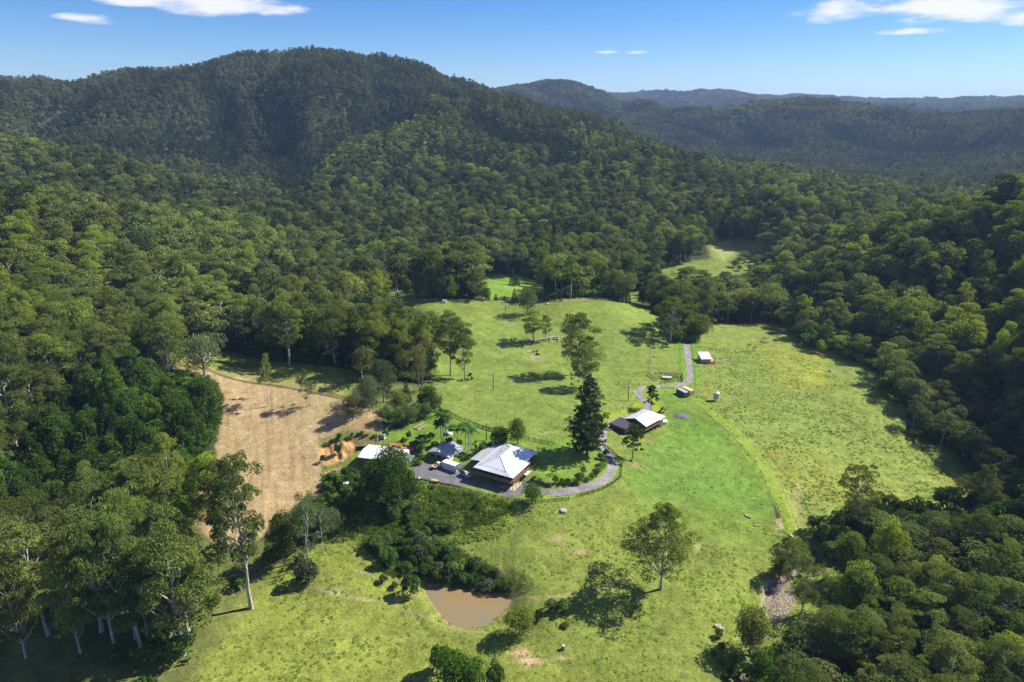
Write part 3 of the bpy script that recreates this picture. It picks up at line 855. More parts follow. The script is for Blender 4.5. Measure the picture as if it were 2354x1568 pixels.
    # cattle pads and contour lines
    for pts, hw, rgb, k in (([(700, 1345), (800, 1372), (900, 1388), (990, 1425), (1060, 1450), (1110, 1450)], .5, (.33, .29, .13), .7), ([(1180, 1378), (1230, 1375), (1300, 1368), (1450, 1345)], .5, (.33, .31, .12), .7),
                            ([(1145, 1295), (1165, 1330), (1180, 1370), (1150, 1420)], .7, (.34, .30, .13), .7), ([(1080, 805), (1100, 820), (1200, 832), (1400, 842), (1550, 850)], .45, (.14, .16, .05), .6),
                            ([(1395, 765), (1450, 780), (1500, 790)], .5, (.16, .2, .06), .5), ([(1485, 850), (1490, 834), (1500, 800), (1497, 770)], .5, (.25, .22, .1), .5), ([(1600, 930), (1680, 1000), (1745, 1080), (1790, 1190)], .5, (.12, .17, .05), .7),
                            ([(1615, 915), (1700, 975), (1770, 1050), (1830, 1130), (1870, 1200)], .7, (.11, .14, .04), .55), ([(1860, 1250), (1895, 1320), (1915, 1400)], .8, (.08, .08, .04), .8),
                            ([(820, 1310), (870, 1330), (960, 1370)], .5, (.35, .31, .13), .5), ([(1800, 1190), (1700, 1180), (1560, 1165), (1440, 1160)], .4, (.12, .18, .05), .5), ([(1840, 1110), (1830, 1160), (1850, 1210)], 1.3, (.33, .30, .12), .6)):
        line(pts, hw, .7, rgb, k)
    # wheel ruts of the farm track
    trk = catmull([tuple(at(*p)[:2]) for p in [(1660, 960), (1730, 1035), (1790, 1110), (1825, 1190), (1845, 1240), (1858, 1262)]], 6)
    m = (X > 40) & (X < 160) & (Y > 120) & (Y < 320)
    d = segdist(X[m], Y[m], trk)
    o = np.zeros(px.shape); o[m] = np.clip(1 - np.abs(np.abs(d - 0.0) - .85) / .45, 0, 1) * .8 * np.clip((PY[sl][m] - 960) / 200, .15, 1)
    lay(o, (0.38, 0.31, 0.18), .3)
    # shingle of the creek, mud rim of the dam, yard apron
    m = (X > 30) & (X < 200) & (Y > 60) & (Y < 300)
    dcr = segdist(X[m], Y[m], creek_w)
    o = np.zeros(px.shape); o[m] = np.clip((2.7 + (mid[m] - .5) * 6 - dcr) / 1.0, 0, 1)
    lay(o * sp([(1740, 1200), (1900, 1200), (1900, 1640), (1640, 1640)], 6), (0.34, 0.27, 0.20), 0)
    lay(sp([(1762, 1374), (1788, 1360), (1826, 1355), (1826, 1390), (1798, 1420), (1754, 1438), (1748, 1400)], 4), (0.40, 0.34, 0.24), 0)
    o = np.zeros(px.shape); o[m] = np.clip((1.7 + (mid[m] - .5) * 3 - np.abs(dcr)) / .6, 0, 1)
    lay(o * sp([(1740, 1200), (1900, 1200), (1900, 1640), (1640, 1640)], 6), (0.16, 0.13, 0.11), 0)
    m = (np.abs(X) < 80) & (Y > 100) & (Y < 240)
    d = segdist(X[m], Y[m], dam_w, True)
    o = np.zeros(px.shape); o[m] = np.where(inpoly(X[m], Y[m], dam_w), 1, np.clip((1.1 + (mid[m] - .5) * 1.6 - d) / .7, 0, 1))
    lay(o, (0.27, 0.20, 0.13), 0)
    lay(sp([(1630, 560), (1685, 558), (1690, 580), (1665, 600), (1650, 590)], 4) * .8, (0.36, 0.38, 0.12))
    lay(sp(K_FAR, 3) * .95, (0.16, 0.28, 0.03))
    line([(1110, 655), (1135, 660), (1180, 665), (1230, 670)], 1.5, 1, (0.24, 0.18, 0.16), .9, 0)
    lay(sp([(950, 692), (1100, 691), (1200, 693), (1330, 690), (1380, 685), (1380, 680), (1200, 688), (1000, 684)], 2) * .6, (0.40, 0.38, 0.14))
    # overall mottling
    g = c[..., 3]
    k = 1 + g * ((big - .5) * .35 + (mid - .5) * .45 + (fine - .5) * .5) + (1 - g) * (fine - .5) * .35
    c[..., :3] *= np.clip(k, .45, 1.6)[..., None] * (1 - .16 * g[..., None])
    return colr


def ground_material():
    m, N, L = new_mat('ground')
    out = N.new('ShaderNodeOutputMaterial')
    b = N.new('ShaderNodeBsdfPrincipled'); b.inputs['Roughness'].default_value = 0.95; b.inputs['Specular IOR Level'].default_value = 0.1
    at_ = N.new('ShaderNodeAttribute'); at_.attribute_name = 'soil'
    geo = N.new('ShaderNodeNewGeometry')
    n1 = N.new('ShaderNodeTexNoise'); n1.inputs['Scale'].default_value = 1.3; n1.inputs['Detail'].default_value = 6; n1.inputs['Roughness'].default_value = .65
    n2 = N.new('ShaderNodeTexNoise'); n2.inputs['Scale'].default_value = 0.28; n2.inputs['Detail'].default_value = 4
    L.new(geo.outputs['Position'], n1.inputs['Vector']); L.new(geo.outputs['Position'], n2.inputs['Vector'])
    r1 = N.new('ShaderNodeMapRange'); L.new(n1.outputs[0], r1.inputs[0])
    for i, v in ((1, .32), (2, .68), (3, .62), (4, 1.38)):
        r1.inputs[i].default_value = v
    r2 = N.new('ShaderNodeMapRange'); L.new(n2.outputs[0], r2.inputs[0])
    for i, v in ((1, .3), (2, .7), (3, .86), (4, 1.14)):
        r2.inputs[i].default_value = v
    mm = N.new('ShaderNodeMath'); mm.operation = 'MULTIPLY'; L.new(r1.outputs[0], mm.inputs[0]); L.new(r2.outputs[0], mm.inputs[1])
    vm = N.new('ShaderNodeVectorMath'); vm.operation = 'SCALE'
    L.new(at_.outputs['Color'], vm.inputs[0]); L.new(mm.outputs[0], vm.inputs['Scale'])
    L.new(vm.outputs[0], b.inputs['Base Color'])
    bp = N.new('ShaderNodeBump'); bp.inputs['Distance'].default_value = 0.5; bp.inputs['Strength'].default_value = 0.55
    L.new(n1.outputs[0], bp.inputs['Height']); L.new(bp.outputs[0], b.inputs['Normal'])
    L.new(b.outputs[0], out.inputs[0])


ground_material()
SOIL = paint_ground()


def build_ground():
    nr, na = GX.shape
    v = np.stack([GX.ravel(), GY.ravel(), GZ.ravel()], 1)
    i = np.arange(nr - 1)[:, None] * na; j = np.arange(na - 1)[None, :]
    f = np.stack([i + j, i + j + 1, i + na + j + 1, i + na + j], -1).reshape(-1, 4)[:, ::-1]
    me = mesh_np('ground', v, [f], ['ground'], smooth=True)
    a = me.color_attributes.new('soil', 'FLOAT_COLOR', 'POINT')
    cc = SOIL.copy(); cc[..., 3] = 1
    a.data.foreach_set('color', cc.reshape(-1).astype(np.float32))
    o = obj('ground', me, kind='structure')
    return o


build_ground()

# paved yard, driveway, dam water, creek water
def asphalt(name, base, worn):
    m, N, L = new_mat(name)
    out = N.new('ShaderNodeOutputMaterial')
    b = N.new('ShaderNodeBsdfPrincipled'); b.inputs['Roughness'].default_value = 0.9
    geo = N.new('ShaderNodeNewGeometry')
    n1 = N.new('ShaderNodeTexNoise'); n1.inputs['Scale'].default_value = 0.35; n1.inputs['Detail'].default_value = 8; n1.inputs['Roughness'].default_value = .7
    n2 = N.new('ShaderNodeTexNoise'); n2.inputs['Scale'].default_value = 3; n2.inputs['Detail'].default_value = 6
    vo = N.new('ShaderNodeTexVoronoi'); vo.feature = 'DISTANCE_TO_EDGE'; vo.inputs['Scale'].default_value = 0.16
    ds = N.new('ShaderNodeVectorMath'); ds.operation = 'MULTIPLY_ADD'
    L.new(n1.outputs['Color'], ds.inputs[0]); ds.inputs[1].default_value = (6, 6, 0); L.new(geo.outputs['Position'], ds.inputs[2])
    L.new(ds.outputs[0], vo.inputs['Vector'])
    for n in (n1, n2):
        L.new(geo.outputs['Position'], n.inputs['Vector'])
    mx = N.new('ShaderNodeMix'); mx.data_type = 'RGBA'; mx.inputs['A'].default_value = (*base, 1); mx.inputs['B'].default_value = (*worn, 1)
    r = N.new('ShaderNodeMapRange'); r.inputs[1].default_value = .42; r.inputs[2].default_value = .66; L.new(n1.outputs[0], r.inputs[0]); L.new(r.outputs[0], mx.inputs['Factor'])
    r2 = N.new('ShaderNodeMapRange'); r2.inputs[1].default_value = .3; r2.inputs[2].default_value = .7; r2.inputs[3].default_value = .72; r2.inputs[4].default_value = 1.25; L.new(n2.outputs[0], r2.inputs[0])
    r3 = N.new('ShaderNodeMapRange'); r3.inputs[1].default_value = 0.0; r3.inputs[2].default_value = .035; r3.inputs[3].default_value = .55; r3.inputs[4].default_value = 1; L.new(vo.outputs['Distance'], r3.inputs[0])
    mm = N.new('ShaderNodeMath'); mm.operation = 'MULTIPLY'; L.new(r2.outputs[0], mm.inputs[0]); L.new(r3.outputs[0], mm.inputs[1])
    vm = N.new('ShaderNodeVectorMath'); vm.operation = 'SCALE'; L.new(mx.outputs['Result'], vm.inputs[0]); L.new(mm.outputs[0], vm.inputs['Scale'])
    L.new(vm.outputs[0], b.inputs['Base Color'])
    L.new(b.outputs[0], out.inputs[0])


asphalt('yard_seal', (0.125, 0.120, 0.122), (0.185, 0.175, 0.170))
asphalt('drive_seal', (0.19, 0.175, 0.165), (0.30, 0.275, 0.25))


def build_yard():
    bm = bmesh.new()
    w = catmull([(*p, ) for p in yard_w + [yard_w[0]]], 4)[:-1]
    rng = np.random.default_rng(3)
    vs = [bm.verts.new((x + rng.normal() * .12, y + rng.normal() * .12, PAD_Z + 0.05)) for x, y in w]
    bm.faces.new(vs)
    bmesh.ops.triangulate(bm, faces=bm.faces[:])
    bmesh.ops.recalc_face_normals(bm, faces=bm.faces[:])
    me = bpy.data.meshes.new('yard'); bm.to_mesh(me); bm.free()
    me.materials.append(MATS['yard_seal'])
    if me.polygons[0].normal.z < 0:
        me.flip_normals()
    obj('yard', me, kind='structure')


def ribbon(name, cl, half, mat, lift, cross=5, wob=.25, seed=0):
    cl = np.array(cl)
    seg = np.r_[0, np.cumsum(np.hypot(*np.diff(cl, axis=0).T))]
    s = np.arange(0, seg[-1], 1.2)
    c = np.stack([np.interp(s, seg, cl[:, 0]), np.interp(s, seg, cl[:, 1])], 1)
    t = np.gradient(c, axis=0); t /= np.linalg.norm(t, axis=1)[:, None]
    n = np.stack([-t[:, 1], t[:, 0]], 1)
    rng = np.random.default_rng(seed)
    off = np.linspace(-1, 1, cross)
    hw = half + (vnoise(s / 3.0, s * 0, 8 + seed) - .5)[:, None] * wob * 2
    hw2 = half + (vnoise(s / 3.0, s * 0 + 40, 9 + seed) - .5)[:, None] * wob * 2
    o = np.where(off[None, :] < 0, off[None, :] * hw, off[None, :] * hw2)
    P = c[:, None, :] + n[:, None, :] * o[..., None]
    z = ht(P[..., 0], P[..., 1]) + lift
    k = np.ones(9) / 9
    z = np.stack([np.convolve(np.pad(z[:, q], 4, 'edge'), k, 'valid') for q in range(cross)], 1)
    z = np.maximum(z, ht(P[..., 0], P[..., 1]) + lift * .5)
    v = np.concatenate([P, z[..., None]], -1).reshape(-1, 3)
    i = np.arange(len(s) - 1)[:, None] * cross; j = np.arange(cross - 1)[None, :]
    f = np.stack([i + j, i + j + 1, i + cross + j + 1, i + cross + j], -1).reshape(-1, 4)
    me = mesh_np(name, v, [f], [mat], smooth=True)
    if me.polygons[0].normal.z < 0:
        me.flip_normals()
    return obj(name, me, kind='structure')


build_yard()
ribbon('driveway', drive_c, 1.85, 'drive_seal', 0.09)


def water(name, poly_w, z, color, rough):
    m, N, L = new_mat(name)
    out = N.new('ShaderNodeOutputMaterial')
    b = N.new('ShaderNodeBsdfPrincipled'); b.inputs['Roughness'].default_value = rough; b.inputs['IOR'].default_value = 1.33
    geo = N.new('ShaderNodeNewGeometry')
    n1 = N.new('ShaderNodeTexNoise'); n1.inputs['Scale'].default_value = 0.12; n1.inputs['Detail'].default_value = 3
    L.new(geo.outputs['Position'], n1.inputs['Vector'])
    mx = N.new('ShaderNodeMix'); mx.data_type = 'RGBA'; mx.inputs['A'].default_value = (*color, 1); mx.inputs['B'].default_value = (color[0] * 1.15, color[1] * .98, color[2] * .75, 1)
    r = N.new('ShaderNodeMapRange'); r.inputs[1].default_value = .4; r.inputs[2].default_value = .65; L.new(n1.outputs[0], r.inputs[0]); L.new(r.outputs[0], mx.inputs['Factor'])
    L.new(mx.outputs['Result'], b.inputs['Base Color'])
    n2 = N.new('ShaderNodeTexNoise'); n2.inputs['Scale'].default_value = 2.2; n2.inputs['Detail'].default_value = 4
    L.new(geo.outputs['Position'], n2.inputs['Vector'])
    bp = N.new('ShaderNodeBump'); bp.inputs['Distance'].default_value = .02; L.new(n2.outputs[0], bp.inputs['Height']); L.new(bp.outputs[0], b.inputs['Normal'])
    L.new(b.outputs[0], out.inputs[0])
    bm = bmesh.new()
    vs = [bm.verts.new((x, y, z)) for x, y in poly_w]
    bm.faces.new(vs); bmesh.ops.triangulate(bm, faces=bm.faces[:])
    me = bpy.data.meshes.new(name); bm.to_mesh(me); bm.free(); me.materials.append(m)
    if me.polygons[0].normal.z < 0:
        me.flip_normals()
    return obj(name, me, kind='structure')


cen = np.mean(dam_w, axis=0)
dw = catmull(dam_w + [dam_w[0]], 5)[:-1]
water('dam_water', [tuple(cen + (np.array(p) - cen) * 1.06) for p in dw], DAM_Z, (0.215, 0.175, 0.098), 0.12)


# ------------------------------------------------------------------ tree shapes (nominal size in metres, base at the origin)
def rnd_clumps(rng, n, z0, z1, W, prof, sep):
    """clump centres through an envelope; prof(t) = relative radius at relative height t"""
    pts = []
    tries = 0
    ph = rng.random(3) * 6.28; am = rng.uniform(.10, .26, 3)
    while len(pts) < n and tries < n * 60:
        tries += 1
        t = rng.random() ** 0.85
        rmax = W / 2 * prof(t)
        a = rng.random() * 2 * math.pi
        rmax *= 1 + am[0] * math.sin(a + ph[0]) + am[1] * math.sin(2 * a + ph[1] + t * 3) + am[2] * math.sin(3 * a + ph[2] - t * 5)
        rr = rmax * (0.35 + 0.65 * rng.random() ** 0.5)
        p = np.array([rr * math.cos(a), rr * math.sin(a), z0 + (z1 - z0) * t])
        if all(np.linalg.norm((p - q) * (1, 1, 1.3)) > sep for q in pts):
            pts.append(p)
    return pts


def make_euc(seed, H=26, W=14, z0=.36, n=22, leaf=.44, nl=340, csize=.17, flat=.68, leanx=0.0, prof=None, tight=False):
    rng = np.random.default_rng(seed)
    g = Geo(); tr = Geo()
    prof = prof or (lambda t: min(1.0, (0.45 + 1.5 * t)) * math.sqrt(max(0, 1 - max(0, t - .45) ** 2 / .34)))
    cs = rnd_clumps(rng, n, z0 * H + 1.5, H * .93, W * .86, prof, W * csize * .95)
    cs.append(np.array([0, 0, H * .93])); cs.append(np.array([rng.normal() * .8, rng.normal() * .8, H * .82]))
    bend = np.array([leanx * H * .1 + rng.normal() * .5, rng.normal() * .5, 0])
    zz = np.linspace(0, H * .82, 7)
    tp = np.stack([bend[0] * (zz / H) ** 1.5 + rng.normal(size=7) * .12 * (zz > 1), bend[1] * (zz / H) ** 1.5 + rng.normal(size=7) * .12 * (zz > 1), zz], 1)
    r0 = H * .0112
    tr.tube(tp, r0 * (1.35 - zz / H * 1.25).clip(.14) * np.where(zz < .5, 1.35, 1), 7)
    for c in cs:
        c = c + bend * (c[2] / H) ** 1.5
        R_ = W * csize * (.55 + .8 * rng.random())
        hz = max(z0 * H * .75, c[2] - np.hypot(c[0], c[1]) * .95 - R_ * .5)
        b0 = np.array([np.interp(hz, zz, tp[:, 0]), np.interp(hz, zz, tp[:, 1]), hz])
        mid = (b0 + c) / 2 + np.array([0, 0, -.06 * np.linalg.norm(c - b0)]) + rng.normal(size=3) * .25
        tr.tube([b0, mid, c + np.array([0, 0, -.1 * R_])], [r0 * .42, r0 * .28, r0 * .1], 4)
        ct = .82 + .36 * rng.random()
        g.leaves(rng, c, (R_, R_ * (.85 + .3 * rng.random()), R_ * flat), nl, leaf, tint=(.78 * ct, 1.18 * ct), low=-.25)
        for _ in range(2):                      # ragged outliers round each clump
            o = rng.normal(size=3); o[2] = abs(o[2]) * .4; o /= np.linalg.norm(o)
            g.leaves(rng, c + o * R_ * .95, (R_ * .42, R_ * .42, R_ * .3), nl // 7, leaf * .9, tint=(.8 * ct, 1.15 * ct))
    return tr, g


def make_dome(seed, H=14, W=13, n=26, leaf=.6, nl=170, z0=.18, trunk=.35, csize=.19):
    rng = np.random.default_rng(seed)
    g = Geo(); tr = Geo()
    prof = lambda t: math.sqrt(max(0, 1 - (2 * t - .85) ** 2 / 1.6)) * (0.85 + .15 * t)
    cs = rnd_clumps(rng, n, z0 * H + 1, H * .88, W * .82, prof, W * csize * .8)
    cs.append(np.array([0, 0, H * .86]))
    zz = np.linspace(0, H * .6, 4)
    tr.tube(np.stack([rng.normal(size=4) * .1 * (zz > .3), rng.normal(size=4) * .1 * (zz > .3), zz], 1), [trunk * 1.25, trunk, trunk * .8, trunk * .4], 7)
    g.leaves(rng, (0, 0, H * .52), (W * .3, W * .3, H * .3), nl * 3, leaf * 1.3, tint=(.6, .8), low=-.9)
    for c in cs:
        R_ = W * csize * (.8 + .5 * rng.random())
        b0 = np.array([0, 0, min(H * .45, max(H * .15, c[2] - 3))])
        tr.tube([b0, (b0 + c) / 2 + rng.normal(size=3) * .15, c], [trunk * .45, trunk * .3, trunk * .12], 4)
        ct = .84 + .32 * rng.random()
        g.leaves(rng, c, (R_, R_, R_ * .8), nl, leaf, tint=(.8 * ct, 1.16 * ct), low=-.5)
    return tr, g


def make_wispy(seed, H=14, W=10, stems=2, n=16, leaf=.38, nl=110, z0=.35):
    rng = np.random.default_rng(seed)
    g = Geo(); tr = Geo()
    for s in range(stems):
        a = s * 2.4 + rng.random()
        top = np.array([math.cos(a) * W * .22, math.sin(a) * W * .22, H * (.92 - .12 * s)]) if stems > 1 else np.array([0, 0, H * .92])
        base = np.array([math.cos(a) * .25, math.sin(a) * .25, 0]) if stems > 1 else np.zeros(3)
        ts = np.linspace(0, 1, 6)
        tp = base + (top - base) * ts[:, None] + rng.normal(size=(6, 3)) * .12 * (ts > 0)[:, None]
        tr.tube(tp, np.linspace(.17, .03, 6) * H / 14, 6)
        for k in range(n // stems):
            t = rng.random() ** .7
            z = H * (z0 + (1 - z0) * t) * .95
            b0 = np.array([np.interp(z * .85, tp[:, 2], tp[:, 0]), np.interp(z * .85, tp[:, 2], tp[:, 1]), z * .85])
            a2 = rng.random() * 2 * math.pi; rr = W * .5 * (.3 + .7 * rng.random()) * math.sqrt(max(.1, 1 - (t - .4) ** 2 * 2))
            c = b0 + np.array([math.cos(a2) * rr * .8, math.sin(a2) * rr * .8, z * .13])
            tr.tube([b0, (b0 + c) / 2 + rng.normal(size=3) * .1, c], [.05, .035, .015], 3)
            R_ = W * .13 * (.7 + .6 * rng.random()); ct = .85 + .3 * rng.random()
            g.leaves(rng, c, (R_, R_, R_ * .7), nl, leaf, inner=.2, tint=(.8 * ct, 1.15 * ct), low=-1, jitter=1.5)
    return tr, g


def make_hoop(seed, H=26, W=14, tiers=15, leaf=.5, dens=1.0):
    """hoop pine: straight trunk, whorls of long bare branches that end in dense tufts"""
    rng = np.random.default_rng(seed)
    g = Geo(); tr = Geo()
    zz = np.linspace(0, H, 8)
    tr.tube(np.stack([rng.normal(size=8) * .06, rng.normal(size=8) * .06, zz], 1), H * .014 * (1.1 - zz / H), 7)
    for k in range(tiers):
        t = (k + .3) / tiers
        z = H * (.07 + .92 * t)
        Lb = W / 2 * (1 - t) ** .55 * (.8 + .35 * rng.random()) * min(1, .55 + 3 * t) + .5
        nb = int(9 + 6 * (1 - t))
        for b in range(nb):
            a = b / nb * 2 * math.pi + rng.random() * .8
            L_ = Lb * (.6 + .5 * rng.random())
            tip = np.array([math.cos(a) * L_, math.sin(a) * L_, z + L_ * (.18 + .14 * rng.normal())])
            b0 = np.array([0, 0, z])
            mid = (b0 + tip) / 2 - np.array([0, 0, L_ * .06])
            tr.tube([b0, mid, tip], [.09, .06, .025], 3)
            m = max(2, int(L_ / 1.1))
            for q in range(m):
                f = .34 + .66 * (q + rng.random()) / m
                p = b0 * (1 - f) + tip * f + rng.normal(size=3) * (.35, .35, .18)
                R_ = (.55 + .5 * rng.random()) * (H / 26) ** .5
                ct = .8 + .4 * rng.random()
                g.leaves(rng, p, (R_, R_, R_ * .75), int(26 * dens), leaf, tint=(.75 * ct, 1.2 * ct), low=-.6, inner=.35)
    g.leaves(rng, (0, 0, H), (.5, .5, .9), 40, leaf, tint=(.8, 1.2))
    return tr, g


def make_conifer(seed, H=12, W=5.5, leaf=.45, n=1500):
    rng = np.random.default_rng(seed)
    g = Geo(); tr = Geo()
    tr.tube([(0, 0, 0), (0, 0, H * .5), (0, 0, H * .97)], [.22, .14, .03], 6)
    t = 1 - np.sqrt(rng.random(n)); t = .06 + .93 * t
    tiers = 14
    ph = (t * tiers) % 1
    rr = W / 2 * (1 - t) ** .9 * (1.0 - .35 * ph) * (.75 + .3 * rng.random(n)) + .12
    a = rng.random(n) * 2 * math.pi
    p = np.stack([rr * np.cos(a), rr * np.sin(a), t * H - .25 * rr], 1)
    nr = np.stack([np.cos(a), np.sin(a), np.full(n, .7)], 1) + rng.normal(size=(n, 3)) * .45
    nr /= np.linalg.norm(nr, axis=1)[:, None]
    out = np.stack([np.cos(a), np.sin(a), np.full(n, -.15)], 1)
    s = leaf * (.8 + .7 * rng.random(n))[:, None]
    b = np.cross(nr, out)
    v = np.stack([p - out * s * .6, p - b * s * .35, p + out * s * .7, p + b * s * .35], 1)
    g.add(v.reshape(-1, 3), np.arange(4 * n).reshape(n, 4), np.repeat(.8 + .4 * rng.random(n), 4))
    return tr, g


def make_shrub(seed, H=3.2, W=4.2, n=9, leaf=.36, nl=110):
    rng = np.random.default_rng(seed)
    g = Geo(); tr = Geo()
    for k in range(4):
        a = rng.random() * 6.28
        tr.tube([(0, 0, 0), (math.cos(a) * W * .1, math.sin(a) * W * .1, H * .35), (math.cos(a) * W * .25, math.sin(a) * W * .25, H * .7)], [.09, .06, .02], 4)
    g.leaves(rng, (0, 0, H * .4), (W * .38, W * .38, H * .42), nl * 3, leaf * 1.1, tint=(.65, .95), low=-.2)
    for k in range(n):
        a = rng.random() * 2 * math.pi; rr = W * .36 * rng.random() ** .5
        c = np.array([math.cos(a) * rr, math.sin(a) * rr, H * (.25 + .55 * rng.random() * (1 - (rr / W) ** 1.2))])
        R_ = W * .17 * (.7 + .7 * rng.random()); ct = .75 + .5 * rng.random()
        g.leaves(rng, c, (R_, R_, R_ * .85 * H / W * 1.25), nl, leaf, tint=(.8 * ct, 1.2 * ct), low=-.3, jitter=1.0)
    return tr, g


def make_vine(seed, H=17, W=11):
    """rainforest tree hung with creepers: clumps tumble down to the ground"""
    rng = np.random.default_rng(seed)
    g = Geo(); tr = Geo()
    tr.tube([(0, 0, 0), (.2, .1, H * .5), (0, 0, H * .85)], [.4, .3, .12], 6)
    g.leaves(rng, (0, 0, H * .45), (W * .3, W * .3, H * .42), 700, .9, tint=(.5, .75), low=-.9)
    for k in range(34):
        t = rng.random()
        a = rng.random() * 2 * math.pi
        rr = W * .40 * (1 - t ** 2.4) ** .5 * (.6 + .5 * rng.random())
        c = np.array([math.cos(a) * rr, math.sin(a) * rr, H * (.10 + .82 * t)])
        R_ = W * .115 * (.7 + .7 * rng.random()); ct = .72 + .55 * rng.random()
        g.leaves(rng, c, (R_, R_, R_ * (1.0 + .8 * rng.random())), 105, .55, tint=(.8 * ct, 1.2 * ct), low=-.8, droop=.4)
    return tr, g


def make_palm(seed, H=9, fr=16, L_=3.2):
    rng = np.random.default_rng(seed)
    g = Geo(); tr = Geo()
    zz = np.linspace(0, H, 6)
    tr.tube(np.stack([rng.normal(size=6) * .05, rng.normal(size=6) * .05, zz], 1), np.linspace(.17, .12, 6), 7)
    tr.tube([(0, 0, H), (0, 0, H + .9)], [.15, .07], 6, mat=1)
    for k in range(fr):
        a = k / fr * 6.28 * 1.62 + rng.random() * .4
        el = rng.uniform(.1, 1.2)
        ts = np.linspace(0, 1, 7)
        L2 = L_ * (.85 + .3 * rng.random())
        hx = L2 * ts * math.cos(el * .8)
        hz = L2 * (ts * math.sin(el) * .95 - ts ** 2 * (.55 + .25 * rng.random()))
        dirv = np.array([math.cos(a), math.sin(a)])
        sp_ = np.stack([dirv[0] * hx, dirv[1] * hx, H + .8 + hz], 1)
        g.tube(sp_, np.linspace(.035, .01, 7), 3)
        side = np.array([-dirv[1], dirv[0], 0])
        for i in range(14):
            f = (i + 1) / 14.5
            p = np.array([np.interp(f, ts, sp_[:, q]) for q in range(3)])
            ll = 1.0 * math.sin(math.pi * (f * .85 + .1)) + .1
            for s in (-1, 1):
                e = p + side * s * ll * .8 + np.array([dirv[0] * .25, dirv[1] * .25, -.35 * ll])
                w_ = np.array([dirv[0], dirv[1], 0]) * .19
                g.add([p - w_, p + w_, e + w_ * .2, e - w_ * .2], [[0, 1, 2, 3]], .8 + .4 * rng.random())
    return tr, g


def make_dead(seed, H=9, W=5, n=14):
    rng = np.random.default_rng(seed)
    tr = Geo()
    zz = np.linspace(0, H, 7)
    tp = np.stack([np.cumsum(rng.normal(size=7)) * .18, np.cumsum(rng.normal(size=7)) * .12, zz], 1); tp[0, :2] = 0
    tr.tube(tp, np.linspace(.22, .04, 7), 6)
    for k in range(n):
        z = H * (.25 + .7 * rng.random()); a = rng.random() * 6.28; L_ = W * .5 * (.4 + .6 * rng.random()) * (1.2 - z / H)
        b0 = np.array([np.interp(z, zz, tp[:, 0]), np.interp(z, zz, tp[:, 1]), z])
        e = b0 + np.array([math.cos(a) * L_, math.sin(a) * L_, L_ * .6 * rng.random()])
        m = (b0 + e) / 2 + rng.normal(size=3) * .2
        tr.tube([b0, m, e], [.07, .045, .012], 4)
        e2 = m + (e - m) * .5 + rng.normal(size=3) * .6
        tr.tube([m, e2], [.035, .01], 3)
    return tr, None


PROTO = {}          # name -> (trunk mesh, crown mesh, nominal height, nominal width)


def reg(name, tg, H, W, bark, leafm):
    tr, g = tg
    PROTO[name] = (tr.mesh(name + '_trunk', [bark, leafm]), g.mesh(name + '_crown', [leafm]) if g else None, H, W)


for k in range(6):
    W_ = (14, 13, 15, 12, 14, 16)[k]
    H_ = (26, 28, 25, 28, 24, 26)[k]
    reg('euc%d' % k, make_euc(100 + k, H_, W_, (.17, .25, .16, .21, .14, .19)[k], (30, 26, 34, 26, 30, 32)[k], leanx=(k - 2.5) * .25), H_, W_, 'bark_pale', 'eucalypt_leaves')
reg('tall0', make_euc(140, 36, 15, .30, 50, .46, 230, .13, .75), 36, 15, 'bark_pale', 'eucalypt_leaves')
reg('tall1', make_euc(141, 34, 13, .27, 46, .46, 230, .14, .8, prof=lambda t: .62 + .38 * math.sin(7 * t + .7)), 34, 13, 'bark_pale', 'eucalypt_leaves')
reg('open0', make_euc(150, 26, 21, .22, 58, .44, 230, .105, .62, prof=lambda t: (.8 + .3 * math.sin(6 * t)) * math.sqrt(max(0.05, 1 - max(0, t - .3) ** 2 / .5))), 26, 21, 'bark_pale', 'eucalypt_leaves')
reg('open1', make_euc(151, 24, 20, .25, 42, .44, 210, .11, .58), 24, 20, 'bark_pale', 'eucalypt_leaves')
for k in range(3):
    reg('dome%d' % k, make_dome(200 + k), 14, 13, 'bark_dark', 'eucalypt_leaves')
reg('darkdome', make_dome(210, 20, 16, 40, .6, 190, .1), 20, 16, 'bark_dark', 'dark_leaves')
reg('darkdome1', make_dome(211, 9, 9, 22, .5, 150, .1), 9, 9, 'bark_dark', 'dark_leaves')
reg('mango', make_dome(212, 8, 9, 24, .42, 150, .02), 8, 9, 'bark_dark', 'mango_leaves')
reg('greydome', make_dome(213, 14, 13, 26, .5, 150, .12), 14, 13, 'bark_mid', 'grey_leaves')
reg('freshdome', make_dome(214, 6, 7, 16, .38, 120, .15, .18), 6, 7, 'bark_mid', 'fresh_leaves')
for k in range(2):
    reg('wispy%d' % k, make_wispy(220 + k, 14, 10, 2 - k, 18), 14, 10, 'bark_pale', 'grey_leaves')
reg('sapling', make_wispy(223, 18, 9, 1, 16, z0=.5), 18, 9, 'bark_pale', 'eucalypt_leaves')
reg('olive', make_wispy(224, 22, 14, 2, 34, .42, 130, z0=.22), 22, 14, 'bark_mid', 'olive_leaves')
reg('olivecone', make_dome(226, 10, 6.5, 20, .4, 120, .1, .2), 10, 6.5, 'bark_dark', 'olive_leaves')
reg('hoop0', make_hoop(230, 28, 17, 18, .5), 28, 17, 'bark_dark', 'pine_leaves')
reg('hoop1', make_hoop(231, 14, 9, 11, .45, .9), 14, 9, 'bark_dark', 'pine_leaves')
reg('youngpine', make_euc(233, 14, 10, .16, 34, .40, 120, .10, .8, prof=lambda t: 1.05 - .62 * t), 14, 10, 'bark_dark', 'dark_leaves')
reg('hoop2', make_hoop(232, 13, 7, 11, .42, .9), 13, 7, 'bark_dark', 'pine_leaves')
reg('conifer0', make_conifer(240), 12, 5.5, 'bark_dark', 'pine_leaves')
